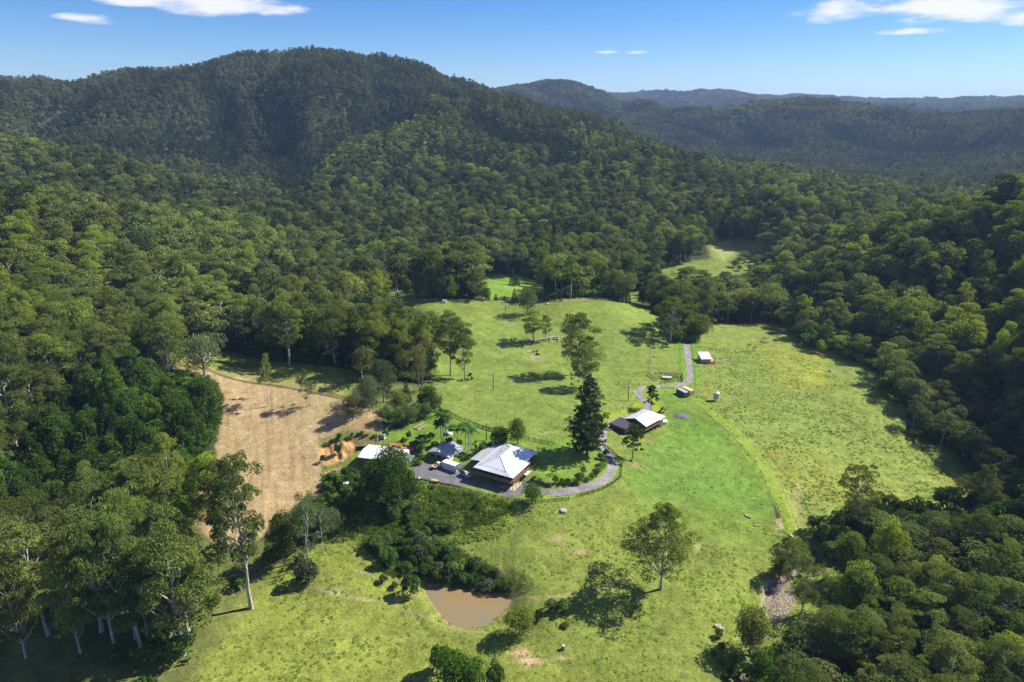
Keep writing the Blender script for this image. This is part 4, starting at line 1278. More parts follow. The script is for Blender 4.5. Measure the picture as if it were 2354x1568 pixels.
reg('conifer1', make_conifer(241, 6, 4.4, .4, 800), 6, 4.4, 'bark_dark', 'pine_leaves')
for k in range(3):
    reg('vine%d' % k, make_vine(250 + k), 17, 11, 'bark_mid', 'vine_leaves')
for k in range(4):
    reg('shrub%d' % k, make_shrub(260 + k), 3.2, 4.2, 'bark_mid', 'shrub_leaves')
reg('greyshrub', make_shrub(265), 3.2, 4.2, 'bark_mid', 'grey_leaves')
reg('darkshrub', make_shrub(266, 4, 5, 12), 4, 5, 'bark_mid', 'dark_leaves')
reg('freshshrub', make_shrub(267), 3.2, 4.2, 'bark_mid', 'fresh_leaves')
for k in range(2):
    reg('palm%d' % k, make_palm(270 + k), 9.8, 5, 'bark_pale', 'palm_leaves')
reg('dead0', make_dead(280), 9, 5, 'bark_pale', 'dry_leaves')
reg('dead1', make_dead(281, 6, 7, 20), 6, 7, 'bark_pale', 'dry_leaves')

FIRST = {}


def plant(kind, x, y, z, h=None, w=None, rz=0.0, name='tree', label='', category='tree', group=None, crown_mat=None):
    tm, cm, H, W = PROTO[kind]
    sz = (h / H) if h else 1.0
    sxy = (w / W) if w else sz
    root = empty(name, (x, y, z), rz, label, category, group, (sxy, sxy, sz))
    obj('trunk', tm, root)
    if cm is not None:
        c = obj('crown' if category in ('tree', 'palm') else 'foliage', cm, root)
    return root


def plant_px(kind, bx, by, ty, wpx, **kw):
    """stand a plant so that its foot is at (bx,by), its top at height ty and its crown wpx wide in the photo"""
    p = at(bx, by)
    _, _, zc = proj([p]); zc = float(zc[0])
    # height that brings the top to row ty
    lo, hi = 0.3, 60
    for _ in range(30):
        m = (lo + hi) / 2
        _, yy, _ = proj([(p.x, p.y, p.z + m)])
        if yy[0] > ty: lo = m
        else: hi = m
    depth = float(proj([(p.x, p.y, p.z + lo * .6)])[2][0])
    w = wpx * depth / FPX
    kw.setdefault('rz', random.random() * 6.28)
    return plant(kind, p.x, p.y, p.z - .15, lo, w, **kw)


# ------------------------------------------------------------------ forest
def visibility():
    T = (GZ - CAM_Z) / RRR[:, None]
    canopy = np.where(RRR[:, None] > 620, 14.0, 0.0)
    Tc = (GZ + canopy - CAM_Z) / RRR[:, None]
    M = np.maximum.accumulate(Tc, axis=0)
    Mp = np.vstack([np.full((4, GX.shape[1]), -9.0), M[:-4]])
    top = (GZ + 30 - CAM_Z) / RRR[:, None]
    return (top - Mp)


VIS = visibility()


def in_keep(x, y, foot=False):
    o = np.zeros(np.shape(x), bool)
    for k in KEEP + ([MANGO, CLUMP] if foot else []):
        o |= inpoly(x, y, k)
    return o


CLUMP = [(995, 800), (1060, 760), (1120, 760), (1120, 880), (985, 900)]


MANGO = [(835, 880), (1018, 878), (1018, 945), (960, 992), (860, 992), (830, 950)]


def grid_pts(r0, r1, s, amax, seed):
    rng = np.random.default_rng(seed)
    xs = np.arange(-r1 * math.sin(R(amax)), r1 * math.sin(R(amax)), s)
    ys = np.arange(0, r1, s * .87)
    X, Y = np.meshgrid(xs, ys)
    X = X + (np.arange(len(ys)) % 2)[:, None] * s * .5
    X = X + rng.uniform(-.42, .42, X.shape) * s; Y = Y + rng.uniform(-.42, .42, Y.shape) * s
    X = X.ravel(); Y = Y.ravel()
    r = np.hypot(X, Y); a = np.arctan2(X, Y)
    m = (r > r0) & (r <= r1) & (np.abs(a) < R(amax))
    return X[m], Y[m], rng


def open_ok(X, Y, Z, H, W):
    """keep trees out of the open land, crown included"""
    bad = np.zeros(len(X), bool)
    px, py, zc = proj(np.stack([X, Y, Z], 1))
    bad |= in_keep(px, py, True)
    for fz, fw in ((1.0, 0), (.8, .35), (.8, -.35), (.55, .42), (.55, -.42), (.3, 0)):
        x, y, c = proj(np.stack([X, Y, Z + H * fz], 1))
        bad |= in_keep(x + fw * W * FPX / c, y)
    return ~bad


FOREST = {}


def near_forest():
    X, Y, rng = grid_pts(90, 950, 9.0, 50, 5)
    Z = ht(X, Y)
    r = np.hypot(X, Y)
    px, py, zc = proj(np.stack([X, Y, Z], 1))
    H = 18 + 16 * rng.random(len(X)) ** 1.1
    W = (7.5 + 12 * rng.random(len(X)) ** 1.2) * (H / 27) ** .6
    # regions of smaller growth
    br = (px > 1700) & (py > 1150)
    H = np.where(br, rng.uniform(11, 19, len(X)), H); W = np.where(br, rng.uniform(9, 13, len(X)), W)
    vr = inpoly(px, py, [(120, 950), (420, 870), (520, 900), (530, 1060), (470, 1150), (300, 1230), (0, 1260), (0, 1100)])
    hv = rng.uniform(8, 24, len(X)); H = np.where(vr, hv, H); W = np.where(vr, 5.5 + hv * .32 * rng.uniform(.8, 1.25, len(X)), W)
    cr = inpoly(px, py, [(1440, 640), (1800, 560), (1800, 740), (1600, 745), (1500, 710)])
    H = np.where(cr, rng.uniform(13, 22, len(X)), H)
    bl = inpoly(px, py, [(-300, 1260), (600, 1260), (600, 1800), (-300, 1800)])
    re_ = inpoly(px, py, [(1790, 690), (1950, 760), (2080, 830), (2150, 900), (2400, 1000), (2400, 1190), (2250, 1190), (2180, 1060), (2060, 960), (1990, 880), (1800, 780)])
    H = np.where(re_, rng.uniform(10, 19, len(X)), H); W = np.where(re_, rng.uniform(8, 12, len(X)), W)
    ok = open_ok(X, Y, Z, H, W)
    vis = ht(X, Y, VIS) > -.005
    fr = (px > -700) & (px < 3500) & (py < 2600)
    sparse = bl & (rng.random(len(X)) < .45)
    m = ok & vis & fr & ~sparse & (zc > 20) & ~((py > 1470) & (px < 640))
    return X[m], Y[m], Z[m], H[m], W[m], vr[m], br[m], px[m], py[m], zc[m], rng


NF = near_forest()


def mid_forest():
    X, Y, rng = grid_pts(950, 2350, 8.9, 42, 6)
    Z = ht(X, Y)
    px, py, zc = proj(np.stack([X, Y, Z], 1))
    H = rng.uniform(12, 28, len(X)); W = rng.uniform(8, 12.8, len(X))
    m = (ht(X, Y, VIS) > -.002) & (px > -120) & (px < 2480)
    return X[m], Y[m], Z[m], H[m], W[m]


def far_forest():
    X, Y, rng = grid_pts(2350, 7000, 15.5, 40, 8)
    Z = ht(X, Y)
    px, py, zc = proj(np.stack([X, Y, Z], 1))
    H = rng.uniform(20, 30, len(X)); W = rng.uniform(15, 22, len(X))
    m = (ht(X, Y, VIS) > -.001) & (px > -60) & (px < 2420)
    return X[m], Y[m], Z[m], H[m], W[m]


def make_lod(seed, H=24, W=13, n=12, leaf=1.3, nl=42, trunk=True, low=-.2):
    rng = np.random.default_rng(seed)
    g = Geo()
    prof = lambda t: min(1.0, (0.5 + 1.4 * t)) * math.sqrt(max(0, 1 - max(0, t - .45) ** 2 / .34))
    cs = rnd_clumps(rng, n, H * .38, H * .9, W * .8, prof, W * .2)
    cs.append(np.array([0, 0, H * .88]))
    if trunk:
        g.tube([(0, 0, 0), (rng.normal() * .4, rng.normal() * .4, H * .75)], [.36, .14], 4, mat=1)
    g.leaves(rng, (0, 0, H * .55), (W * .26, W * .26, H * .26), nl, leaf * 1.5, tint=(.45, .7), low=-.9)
    for c in cs:
        R_ = W * .21 * (.75 + .5 * rng.random()); ct = .8 + .4 * rng.random()
        g.leaves(rng, c, (R_, R_, R_ * .75), nl, leaf, tint=(.8 * ct, 1.18 * ct), low=low)
    return g


def gully(X, Y, s):
    return (ht(X + s, Y) + ht(X - s, Y) + ht(X, Y + s) + ht(X, Y - s)) / 4 - ht(X, Y)


def make_cluster(seed):
    """a handful of touching crowns for ridges kilometres away"""
    rng = np.random.default_rng(seed)
    g = Geo()
    for k in range(5):
        a = k * 2.4; rr = 0 if k == 0 else 7
        c = np.array([math.cos(a) * rr, math.sin(a) * rr, 15 + rng.uniform(-2.5, 3)])
        g.leaves(rng, c, (5.2, 5.2, 5.5), 60, 2.9, tint=(.75, 1.25), low=-.9)
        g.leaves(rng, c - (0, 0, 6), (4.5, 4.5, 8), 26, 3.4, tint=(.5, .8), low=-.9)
    return g


def scatter_stuff(name, label, category, protos, P, S, rz, idx, mat_meshes=None, group=None):
    """one object whose vertices carry instances of the given meshes"""
    me = bpy.data.meshes.new(name)
    me.vertices.add(len(P)); me.vertices.foreach_set('co', np.asarray(P, np.float32).ravel())
    a = me.attributes.new('sc', 'FLOAT_VECTOR', 'POINT'); a.data.foreach_set('vector', np.asarray(S, np.float32).ravel())
    rot = np.zeros((len(P), 3), np.float32); rot[:, 2] = rz
    a = me.attributes.new('rot', 'FLOAT_VECTOR', 'POINT'); a.data.foreach_set('vector', rot.ravel())
    a = me.attributes.new('idx', 'INT', 'POINT'); a.data.foreach_set('value', np.asarray(idx, np.int32))
    me.update()
    o = obj(name, me, kind='stuff', label=label, category=category)
    ng = bpy.data.node_groups.new(name, 'GeometryNodeTree')
    ng.interface.new_socket('Geometry', in_out='INPUT', socket_type='NodeSocketGeometry')
    ng.interface.new_socket('Geometry', in_out='OUTPUT', socket_type='NodeSocketGeometry')
    N = ng.nodes; L = ng.links
    gi = N.new('NodeGroupInput'); go = N.new('NodeGroupOutput')
    iop = N.new('GeometryNodeInstanceOnPoints')
    L.new(gi.outputs[0], iop.inputs['Points'])
    g2i = N.new('GeometryNodeGeometryToInstance')
    for pm in reversed(protos):
        po = bpy.data.objects.new('seed_' + pm.name, pm)      # never linked to the scene: only a source of shape
        oi = N.new('GeometryNodeObjectInfo'); oi.inputs['Object'].default_value = po
        one = N.new('GeometryNodeGeometryToInstance')
        L.new(oi.outputs['Geometry'], one.inputs[0])
        L.new(one.outputs[0], g2i.inputs[0]) if False else None
        oi_list.append((ng.name, one))
    ji = N.new('GeometryNodeJoinGeometry')
    for nm, one in oi_list:
        if nm == ng.name:
            L.new(one.outputs[0], ji.inputs[0])
    N.remove(g2i)
    L.new(ji.outputs[0], iop.inputs['Instance'])
    iop.inputs['Pick Instance'].default_value = True

    def attr(nm, typ):
        n = N.new('GeometryNodeInputNamedAttribute'); n.data_type = typ; n.inputs['Name'].default_value = nm
        return n.outputs[0]
    L.new(attr('idx', 'INT'), iop.inputs['Instance Index'])
    L.new(attr('sc', 'FLOAT_VECTOR'), iop.inputs['Scale'])
    L.new(attr('rot', 'FLOAT_VECTOR'), iop.inputs['Rotation'])
    L.new(iop.outputs[0], go.inputs[0])
    md = o.modifiers.new('scatter', 'NODES'); md.node_group = ng
    return o


oi_list = []


def forest_words(x, y, k, h, br):
    """what a tree of the near forest looks like and where it stands"""
    look = ('rounded dense-crowned' if k.startswith('dome') else ('tall' if h > 27 else ('medium-height' if h > 21 else 'short bushy')))
    if br:
        place = 'at the creek side of the lower right forest' if x < 1980 else ('in the heart of the lower right forest' if y < 1420 else 'in the bottom right corner of the forest')
        return look + ' olive-green eucalypt ' + place, 'eucalypts of the lower right forest'
    if x < 1176 and y > 1130:
        place = 'at the left edge of the lower left stand' if x < 150 else ('in the shaded lower left stand' if y > 1300 else 'above the lower left stand')
        return look + ' pale-trunked eucalypt ' + place, 'eucalypts of the lower left stand'
    if x < 1176:
        if x < 200: place = 'on the far left hillside' if y < 850 else 'at the left edge beside the creeper trees'
        elif x < 420: place = 'behind the creeper-covered trees' if y > 740 else 'on the upper left hillside'
        elif x < 850: place = 'at the forest edge behind the green clearing' if y > 760 else 'deep in the forest above the green clearing'
        else: place = 'in the tall clump left of the upper paddock' if y > 690 else 'behind the left end of the crest fence'
        return look + ' green eucalypt ' + place, 'eucalypts of the left hillside'
    if x < 1800: place = 'in the belt between the driveway and the distant clearing'
    elif x < 2100: place = 'on the right hillside above the top of the paddock'
    else: place = 'on the right hillside at the frame edge' if y < 1000 else 'at the forest edge right of the paddock'
    return look + ' dark green eucalypt ' + place, 'eucalypts of the right hillside'


def build_forest():
    X, Y, Z, H, W, vr, br, px, py, zc, rng = NF
    size = H / zc
    order = np.argsort(-size)
    vis_in = (px > -60) & (px < 2410) & (py < 1700)
    n_e = 0; n_v = 0
    used = np.zeros(len(X), bool)
    for i in order:
        if not vis_in[i]:
            continue
        if vr[i]:
            if n_v < 110:
                k = 'vine%d' % rng.integers(3)
                plant(k, X[i], Y[i], Z[i] - .3, H[i], W[i], rng.random() * 6.28, 'creeper_covered_tree',
                      ('tall' if H[i] > 15 else 'low') + ' dark green tree smothered in creepers ' + ('at the edge of the brown field' if px[i] > 400 else ('in the middle of the creeper thicket' if px[i] > 230 else 'at the left of the creeper thicket')), 'tree', 'creeper-covered trees left of the brown field')
                n_v += 1; used[i] = True
        elif n_e < 262:
            if py[i] < 1100 and rng.random() < .12:
                k = 'dome%d' % rng.integers(3)
            else:
                k = 'euc%d' % rng.integers(6)
            if br[i]:
                k = ('euc%d' % rng.integers(6)) if rng.random() < .62 else ('open1' if rng.random() < .35 else 'dome%d' % rng.integers(3))
            lb, gp = forest_words(px[i], py[i], k, H[i], br[i])
            plant(k, X[i], Y[i], Z[i] - .3, H[i], W[i], rng.random() * 6.28, 'eucalypt_tree', lb, 'tree', gp)
            n_e += 1; used[i] = True
    print('individual eucalypts', n_e, 'creeper trees', n_v, 'near forest rest', (~used).sum())
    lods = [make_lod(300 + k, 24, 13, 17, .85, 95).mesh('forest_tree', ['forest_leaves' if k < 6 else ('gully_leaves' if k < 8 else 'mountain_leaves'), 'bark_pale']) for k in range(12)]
    r = ~used
    P = np.stack([X[r], Y[r], Z[r] - .3], 1); S = np.stack([W[r] / 13, W[r] / 13, H[r] / 24], 1)
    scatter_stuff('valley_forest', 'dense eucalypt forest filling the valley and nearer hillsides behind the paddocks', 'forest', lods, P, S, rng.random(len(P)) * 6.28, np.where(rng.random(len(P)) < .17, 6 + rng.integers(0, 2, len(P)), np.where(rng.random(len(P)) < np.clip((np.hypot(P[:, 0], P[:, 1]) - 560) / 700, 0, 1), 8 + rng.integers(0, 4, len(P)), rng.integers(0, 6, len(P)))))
    X, Y, Z, H, W = mid_forest()
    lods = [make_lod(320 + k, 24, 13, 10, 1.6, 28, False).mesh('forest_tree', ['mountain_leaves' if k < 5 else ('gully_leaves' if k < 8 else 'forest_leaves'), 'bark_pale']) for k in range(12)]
    fw = rng.random(len(X)) < np.where(X < -230, np.where(np.hypot(X, Y) < 1085, .9, 0), np.clip((1330 - np.hypot(X, Y)) / 330, 0, 1) * .75)
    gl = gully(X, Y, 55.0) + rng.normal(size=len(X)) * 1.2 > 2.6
    P = np.stack([X, Y, Z - .5], 1); S = np.stack([W / 13, W / 13, H / 24], 1)
    print('mid forest', len(P))
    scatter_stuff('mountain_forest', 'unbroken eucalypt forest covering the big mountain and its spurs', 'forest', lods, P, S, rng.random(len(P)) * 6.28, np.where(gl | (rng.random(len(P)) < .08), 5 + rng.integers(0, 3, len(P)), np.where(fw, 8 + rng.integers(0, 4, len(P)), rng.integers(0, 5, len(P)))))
    X, Y, Z, H, W = far_forest()
    lods = [make_cluster(340 + k).mesh('forest_clump', ['mountain_leaves' if k < 3 else 'gully_leaves', 'bark_pale']) for k in range(5)]
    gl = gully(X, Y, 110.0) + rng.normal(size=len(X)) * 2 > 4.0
    P = np.stack([X, Y, Z - 1], 1); S = np.stack([W / 22, W / 22, H / 24], 1)
    print('far forest', len(P))
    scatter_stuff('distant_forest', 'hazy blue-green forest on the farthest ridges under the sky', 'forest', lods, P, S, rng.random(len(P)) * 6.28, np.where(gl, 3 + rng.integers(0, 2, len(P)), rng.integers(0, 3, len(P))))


build_forest()


def undergrowth():
    X, Y, rng = grid_pts(90, 640, 5.2, 43, 15)
    Z = ht(X, Y); H = rng.uniform(3.5, 9, len(X)); W = H * rng.uniform(1.0, 1.4, len(X))
    px, py, zc = proj(np.stack([X, Y, Z], 1))
    m = open_ok(X, Y, Z, H, W) & (ht(X, Y, VIS) > -.005) & (px > -200) & (px < 2600) & (py < 1800)
    bl = inpoly(px, py, [(-300, 1230), (640, 1230), (640, 1800), (-300, 1800)])
    m &= ~(bl & (rng.random(len(X)) < .93))
    P = np.stack([X, Y, Z - .2], 1)[m]; S = np.stack([W / 4.2, W / 4.2, H / 3.2], 1)[m]
    sh = [make_shrub(400 + k, n=8, leaf=.5, nl=45)[1].mesh('undergrowth_bush', ['vine_leaves']) for k in range(3)]
    print('undergrowth', len(P))
    scatter_stuff('forest_undergrowth', 'dark bushy undergrowth between the trunks along the forest edges', 'undergrowth', sh, P, S, rng.random(len(P)) * 6.28, rng.integers(0, 3, len(P)))


undergrowth()


# ------------------------------------------------------------------ plants one can point at
def PT(kind, bx, by, ty, w, label, name='tree', category='tree', group=None, rz=None):
    kw = dict(label=label, name=name, category=category, group=group)
    if rz is not None:
        kw['rz'] = rz
    return plant_px(kind, bx, by, ty, w, **kw)


E = 'eucalypt_tree'
PT('open0', 1518, 1354, 1146, 172, 'lone spreading eucalypt with a pale trunk casting a big shadow on the lower paddock', E, rz=1.0)
PT('hoop0', 1349, 1046, 864, 112, 'very tall dark hoop pine beside the lawn and the right-hand house', 'hoop_pine', rz=.3)
PT('youngpine', 1452, 1058, 975, 58, 'smaller dark hoop pine on bare soil beside the bend of the driveway', 'hoop_pine')
PT('youngpine', 1496, 943, 885, 40, 'young hoop pine standing behind the white-roofed house on the right', 'hoop_pine')
PT('euc2', 1328, 862, 716, 88, 'tall full eucalypt rising behind the big hoop pine in the upper paddock', E, rz=2.0)
PT('euc5', 1342, 893, 792, 72, 'lower eucalypt in front of the tall full one behind the hoop pine', E, rz=1.0)
PT('wispy1', 1318, 901, 836, 36, 'thin grey tree at the foot of the tall stacked eucalypt', 'grey_tree')
PT('open1', 1540, 787, 682, 88, 'spreading white-trunked eucalypt on the left of the driveway where it leaves the paddock', E, rz=.5)
PT('dome0', 1605, 780, 722, 58, 'round dense tree on the right edge of the driveway, nearest of the two', 'round_tree')
PT('dome1', 1602, 742, 680, 56, 'round dense tree behind the one on the right edge of the driveway', 'round_tree')
PT('dome2', 1575, 722, 672, 46, 'dark round tree over the far end of the driveway', 'round_tree')
PT('greydome', 1212, 724, 660, 50, 'dark grey-green round tree near the crest of the upper paddock', 'round_tree')
PT('euc3', 1227, 786, 709, 56, 'bushy tree beside the fallen trunk in the middle of the upper paddock', E)
PT('euc1', 1254, 785, 724, 28, 'slim tree leaning against the bushy one by the fallen trunk', E)
PT('euc0', 1069, 873, 737, 66, 'white-trunked eucalypt at the front right of the tall clump left of the upper paddock', E)
PT('tall0', 1036, 864, 708, 66, 'tall twin-trunked eucalypt in the clump left of the upper paddock', E)
PT('olive', 965, 898, 782, 78, 'bronze-olive tree with thin foliage in front of the tall clump', 'olive_tree')
PT('tall1', 888, 828, 690, 60, 'slender pale-trunked eucalypt above the green clearing', E)
PT('tall0', 940, 850, 700, 62, 'eucalypt with a bare upper trunk behind the bronze-olive tree', E)
PT('euc5', 1000, 850, 716, 60, 'shaggy eucalypt left of the twin-trunked one', E)
PT('euc4', 915, 860, 742, 54, 'grey-green eucalypt between the clearing and the bronze-olive tree', E)
PT('euc2', 850, 838, 735, 52, 'eucalypt at the right end of the green clearing', E)
PT('greydome', 882, 925, 828, 66, 'grey-leaved spreading tree at the corner of the brown field', 'grey_tree')
PT('greydome', 850, 945, 862, 56, 'lower grey-leaved tree shading the edge of the brown field', 'grey_tree')
PT('conifer0', 935, 922, 870, 27, 'dark pointed conifer behind the mango trees', 'conifer')
PT('darkdome1', 985, 948, 892, 62, 'dark green bushy tree at the corner of the upper paddock fence', 'dark_tree')
PT('dome1', 918, 948, 902, 50, 'yellow-green tree tucked among the mango trees', 'round_tree')
for k, (x, y, t, w, lb) in enumerate(((893, 972, 932, 36, 'leftmost round mango tree of the row at the garden corner'), (915, 978, 935, 38, 'second mango tree from the left in the row at the garden corner'),
                                      (938, 977, 932, 40, 'broad middle mango tree in the row at the garden corner'), (957, 967, 927, 32, 'mango tree right of the broad middle one'),
                                      (976, 958, 916, 40, 'rightmost mango tree of the row, next to the dark bushy tree'))):
    PT('mango', x, y, t, w, lb, 'mango_tree', group='mango trees at the garden corner')
PT('olivecone', 810, 967, 906, 38, 'small olive-green tree standing alone on the brown field above the orange bank', 'olive_tree')
PT('sapling', 617, 934, 808, 52, 'tall thin white-trunked gum on the brown field, front one of the trio', E)
PT('sapling', 610, 926, 826, 34, 'thin gum just behind the front one of the trio on the brown field', E)
PT('sapling', 604, 913, 845, 26, 'thinnest gum at the back of the trio on the brown field', E)
PT('wispy1', 706, 929, 847, 46, 'feathery gum on the brown field, left one of the pair', E)
PT('wispy0', 714, 931, 874, 46, 'leaning gum on the brown field, right one of the pair', E)
PT('wispy0', 493, 951, 856, 44, 'white-stemmed wattle at the left edge of the brown field', 'wattle_tree')
PT('greydome', 471, 862, 768, 92, 'wide grey wattle in front of the two white tanks', 'wattle_tree')
PT('wispy1', 376, 850, 765, 52, 'thin grey wattle left of the two white tanks', 'wattle_tree')
PT('tall0', 666, 840, 690, 78, 'big bright green eucalypt standing forward of the forest edge above the clearing', E, rz=1.4)
PT('darkdome', 905, 1168, 1026, 108, 'huge dark spreading tree at the left end of the yard fence', 'dark_tree', rz=.4)
PT('darkdome', 868, 1150, 1052, 76, 'dark tree leaning on the left side of the huge spreading tree', 'dark_tree')
PT('darkdome1', 938, 1150, 1085, 50, 'lower dark tree at the foot of the huge spreading tree', 'dark_tree')
PT('freshdome', 1222, 1157, 1116, 48, 'small bright green tree on the yard fence in front of the big house', 'garden_tree')
PT('dome2', 1190, 1021, 963, 44, 'pepper tree with a forked trunk beyond the roof of the big house', 'garden_tree')
PT('darkdome1', 1149, 1024, 984, 50, 'low dark round tree behind the big house roof', 'garden_tree')
PT('shrub0', 1112, 1038, 1012, 24, 'round green bush by the corner of the big house', 'garden_bush', 'bush')
# lower left stand, the trunks one can see
for k, (x, y, t, w, kd, lb) in enumerate(((422, 1506, 1205, 170, 'euc4', 'big eucalypt with a thick white trunk at the right end of the lower left stand'), (323, 1487, 1185, 120, 'euc0', 'eucalypt with a leaning pale trunk next to the thick white one'),
                                          (266, 1494, 1190, 120, 'euc1', 'twin-stemmed eucalypt in the middle of the lower left stand'), (113, 1460, 1195, 130, 'euc3', 'eucalypt with a long bent trunk near the left edge'),
                                          (147, 1354, 1170, 110, 'euc2', 'eucalypt with a bright lower trunk behind the bent one'), (294, 1361, 1130, 110, 'euc5', 'eucalypt in the second row of the lower left stand'),
                                          (338, 1460, 1230, 80, 'euc1', 'slim eucalypt close behind the leaning pale trunk'), (578, 1398, 1032, 128, 'tall0', 'tallest eucalypt of the foreground with a forked white trunk at the field edge'),
                                          (526, 1288, 1060, 90, 'tall1', 'eucalypt with a thin white trunk left of the tallest one'), (508, 1275, 1035, 100, 'tall0', 'eucalypt overlapping the foot of the brown field'),
                                          (50, 1144, 1060, 60, 'open1', 'pale straight-trunked eucalypt at the left edge above the stand'), (17, 1197, 1090, 60, 'euc0', 'thin eucalypt at the very left edge'),
                                          (142, 1197, 1105, 72, 'open1', 'flat-topped eucalypt above the dead branches'), (395, 1400, 1150, 120, 'euc3', 'full eucalypt behind the thick white trunk'),
                                          (455, 1420, 1250, 90, 'euc5', 'lower eucalypt filling the right side of the stand'), (210, 1400, 1170, 110, 'euc4', 'eucalypt in the dark middle of the lower left stand'),
                                          (40, 1400, 1200, 120, 'euc1', 'eucalypt at the left edge of the frame in the lower stand'), (420, 1300, 1095, 110, 'euc0', 'eucalypt at the top of the stand against the brown field'),
                                          (335, 1270, 1075, 100, 'euc2', 'eucalypt behind the top of the stand'), (60, 1512, 1300, 110, 'euc5', 'low leafy eucalypt at the left edge near the bottom of the stand'), (185, 1500, 1262, 105, 'euc2', 'leafy eucalypt between the bent trunk and the twin-stemmed one'), (372, 1470, 1290, 80, 'euc0', 'low leafy eucalypt just left of the thick white trunk'), (240, 1290, 1100, 100, 'euc5', 'spreading eucalypt left of the stand top'))):
    PT(kd, x, y, t, w, lb, E)
PT('dry' if False else 'dead1', 205, 1195, 1140, 62, 'bare grey dead tree among the creepers on the left', 'dead_tree')
PT('dead1', 1933, 812, 772, 18, 'dead grey sapling at the edge of the right paddock', 'dead_tree')
PT('wispy0', 705, 1306, 1135, 96, 'feathery grey-green tree at the foot of the brown field', 'grey_tree')
PT('wispy1', 742, 1270, 1150, 60, 'thin grey tree beside the feathery one', 'grey_tree')
PT('greyshrub', 706, 1340, 1274, 56, 'grey-green bush on the paddock edge below the feathery tree', 'bush', 'bush')
PT('dome0', 655, 1300, 1180, 66, 'dark green tree between the brown field and the feathery tree', 'round_tree')
PT('greydome', 765, 1232, 1170, 60, 'grey bushy tree above the thicket', 'grey_tree')
# right side
PT('open1', 1963, 1228, 1066, 112, 'tall airy eucalypt rising out of the creekside bushes', E, rz=2.2)
PT('open0', 2249, 1178, 1060, 88, 'dark-trunked eucalypt at the lower corner of the right paddock', E)
PT('open1', 1840, 1412, 1283, 104, 'feathery eucalypt on the gravel bank of the creek', E)
PT('dome2', 1722, 1506, 1397, 86, 'dark bushy tree by the creek with a black shadow on the grass', 'dark_tree')
PT('freshdome', 1738, 1575, 1494, 64, 'light green bushy tree at the bottom edge by the creek', 'bush', 'bush')
PT('euc5', 1810, 1335, 1240, 60, 'small eucalypt over the creek crossing', E)
PT('dome1', 1790, 1330, 1285, 46, 'low bushy tree left of the creek crossing', 'bush', 'bush')
PT('dome0', 2097, 872, 798, 66, 'umbrella-shaped tree standing out of the right forest edge', 'round_tree')
PT('euc2', 1840, 758, 676, 38, 'narrow eucalypt at the top corner of the right paddock', E)
PT('euc3', 1919, 768, 684, 44, 'two-tiered eucalypt on the top edge of the right paddock', E)
PT('dome2', 1974, 806, 770, 26, 'small round tree at the top edge of the right paddock', 'round_tree')
PT('dome1', 1883, 811, 781, 22, 'isolated bushy tree just inside the right paddock', 'round_tree')
for k, (x, y, t, w) in enumerate(((1652, 735, 676, 56), (1688, 737, 677, 50), (1742, 735, 672, 52), (1775, 733, 664, 46), (1715, 737, 690, 34))):
    PT('dome%d' % (k % 3), x, y, t, w, ('leftmost', 'second', 'fourth and broad', 'rightmost and tallest', 'small middle')[k] + ' round tree in the row along the top of the right paddock', 'round_tree', group='round trees along the top of the right paddock')
for k, (x, y) in enumerate(((935, 684), (957, 686), (1022, 687), (1045, 686), (987, 687), (1003, 687), (1014, 688), (1027, 689), (1036, 689))):
    PT('dome%d' % (k % 3), x, y, 640 - (k % 3) * 4, 27, 'dark round-headed tree in the shade row along the top left fence of the upper paddock', 'round_tree', group='shade trees along the top left fence')
PT('euc5', 1091, 688, 627, 60, 'big bright green tree left of the second meadow', E)
PT('dome0', 1116, 690, 660, 30, 'bushy tree at the left corner of the second meadow', 'round_tree')
PT('conifer0', 1178, 657, 617, 22, 'tall dark conifer in the second meadow, left one of two touching', 'conifer')
PT('conifer0', 1187, 657, 628, 20, 'shorter dark conifer touching the tall one in the second meadow', 'conifer')
for k, (x, y, t, w, lb) in enumerate(((1121, 690, 671, 16, 'leftmost small conifer on the crest fence'), (1139, 690, 674, 15, 'second small conifer on the crest fence, bluish'), (1159, 690.5, 679, 11, 'smallest conifer on the crest fence'),
                                      (1182, 694, 661, 20, 'taller conifer on the crest fence left of the grey-green round tree'), (1242, 689, 670, 15, 'small conifer right of the grey-green round tree'), (1254, 693, 655, 15, 'slim conifer on the crest fence by the power poles'),
                                      (1289, 692, 645, 9, 'pencil-thin pine between the two power poles on the crest'))):
    PT('conifer%d' % (0 if t < 668 else 1), x, y, t, w, lb, 'conifer', group='conifers along the crest fence')
for k, x in enumerate((1403, 1413, 1423, 1433, 1443)):
    PT('conifer0', x, 691 + k * 1.5, 652 + k * 1.5, 17, ('first', 'second', 'third', 'fourth', 'fifth')[k] + ' dark conifer of the tight row at the right end of the crest', 'conifer', group='tight conifer row at the right end of the crest')
PT('dome0', 1500, 709, 648, 48, 'broad dark tree right of the tight conifer row', 'dark_tree')
PT('darkdome1', 1476, 700, 660, 26, 'narrow dark tree between the conifer row and the gap', 'dark_tree')
for k, (x, y, t, w) in enumerate(((1571, 690, 612, 62), (1615, 690, 618, 58), (1540, 700, 640, 44), (1655, 700, 640, 50), (1690, 700, 650, 46), (1730, 690, 640, 50), (1790, 690, 630, 56))):
    PT('euc%d' % (k % 6), x, y, t, w, 'grey-green eucalypt in the belt behind the driveway trees', E, group='eucalypts behind the driveway')
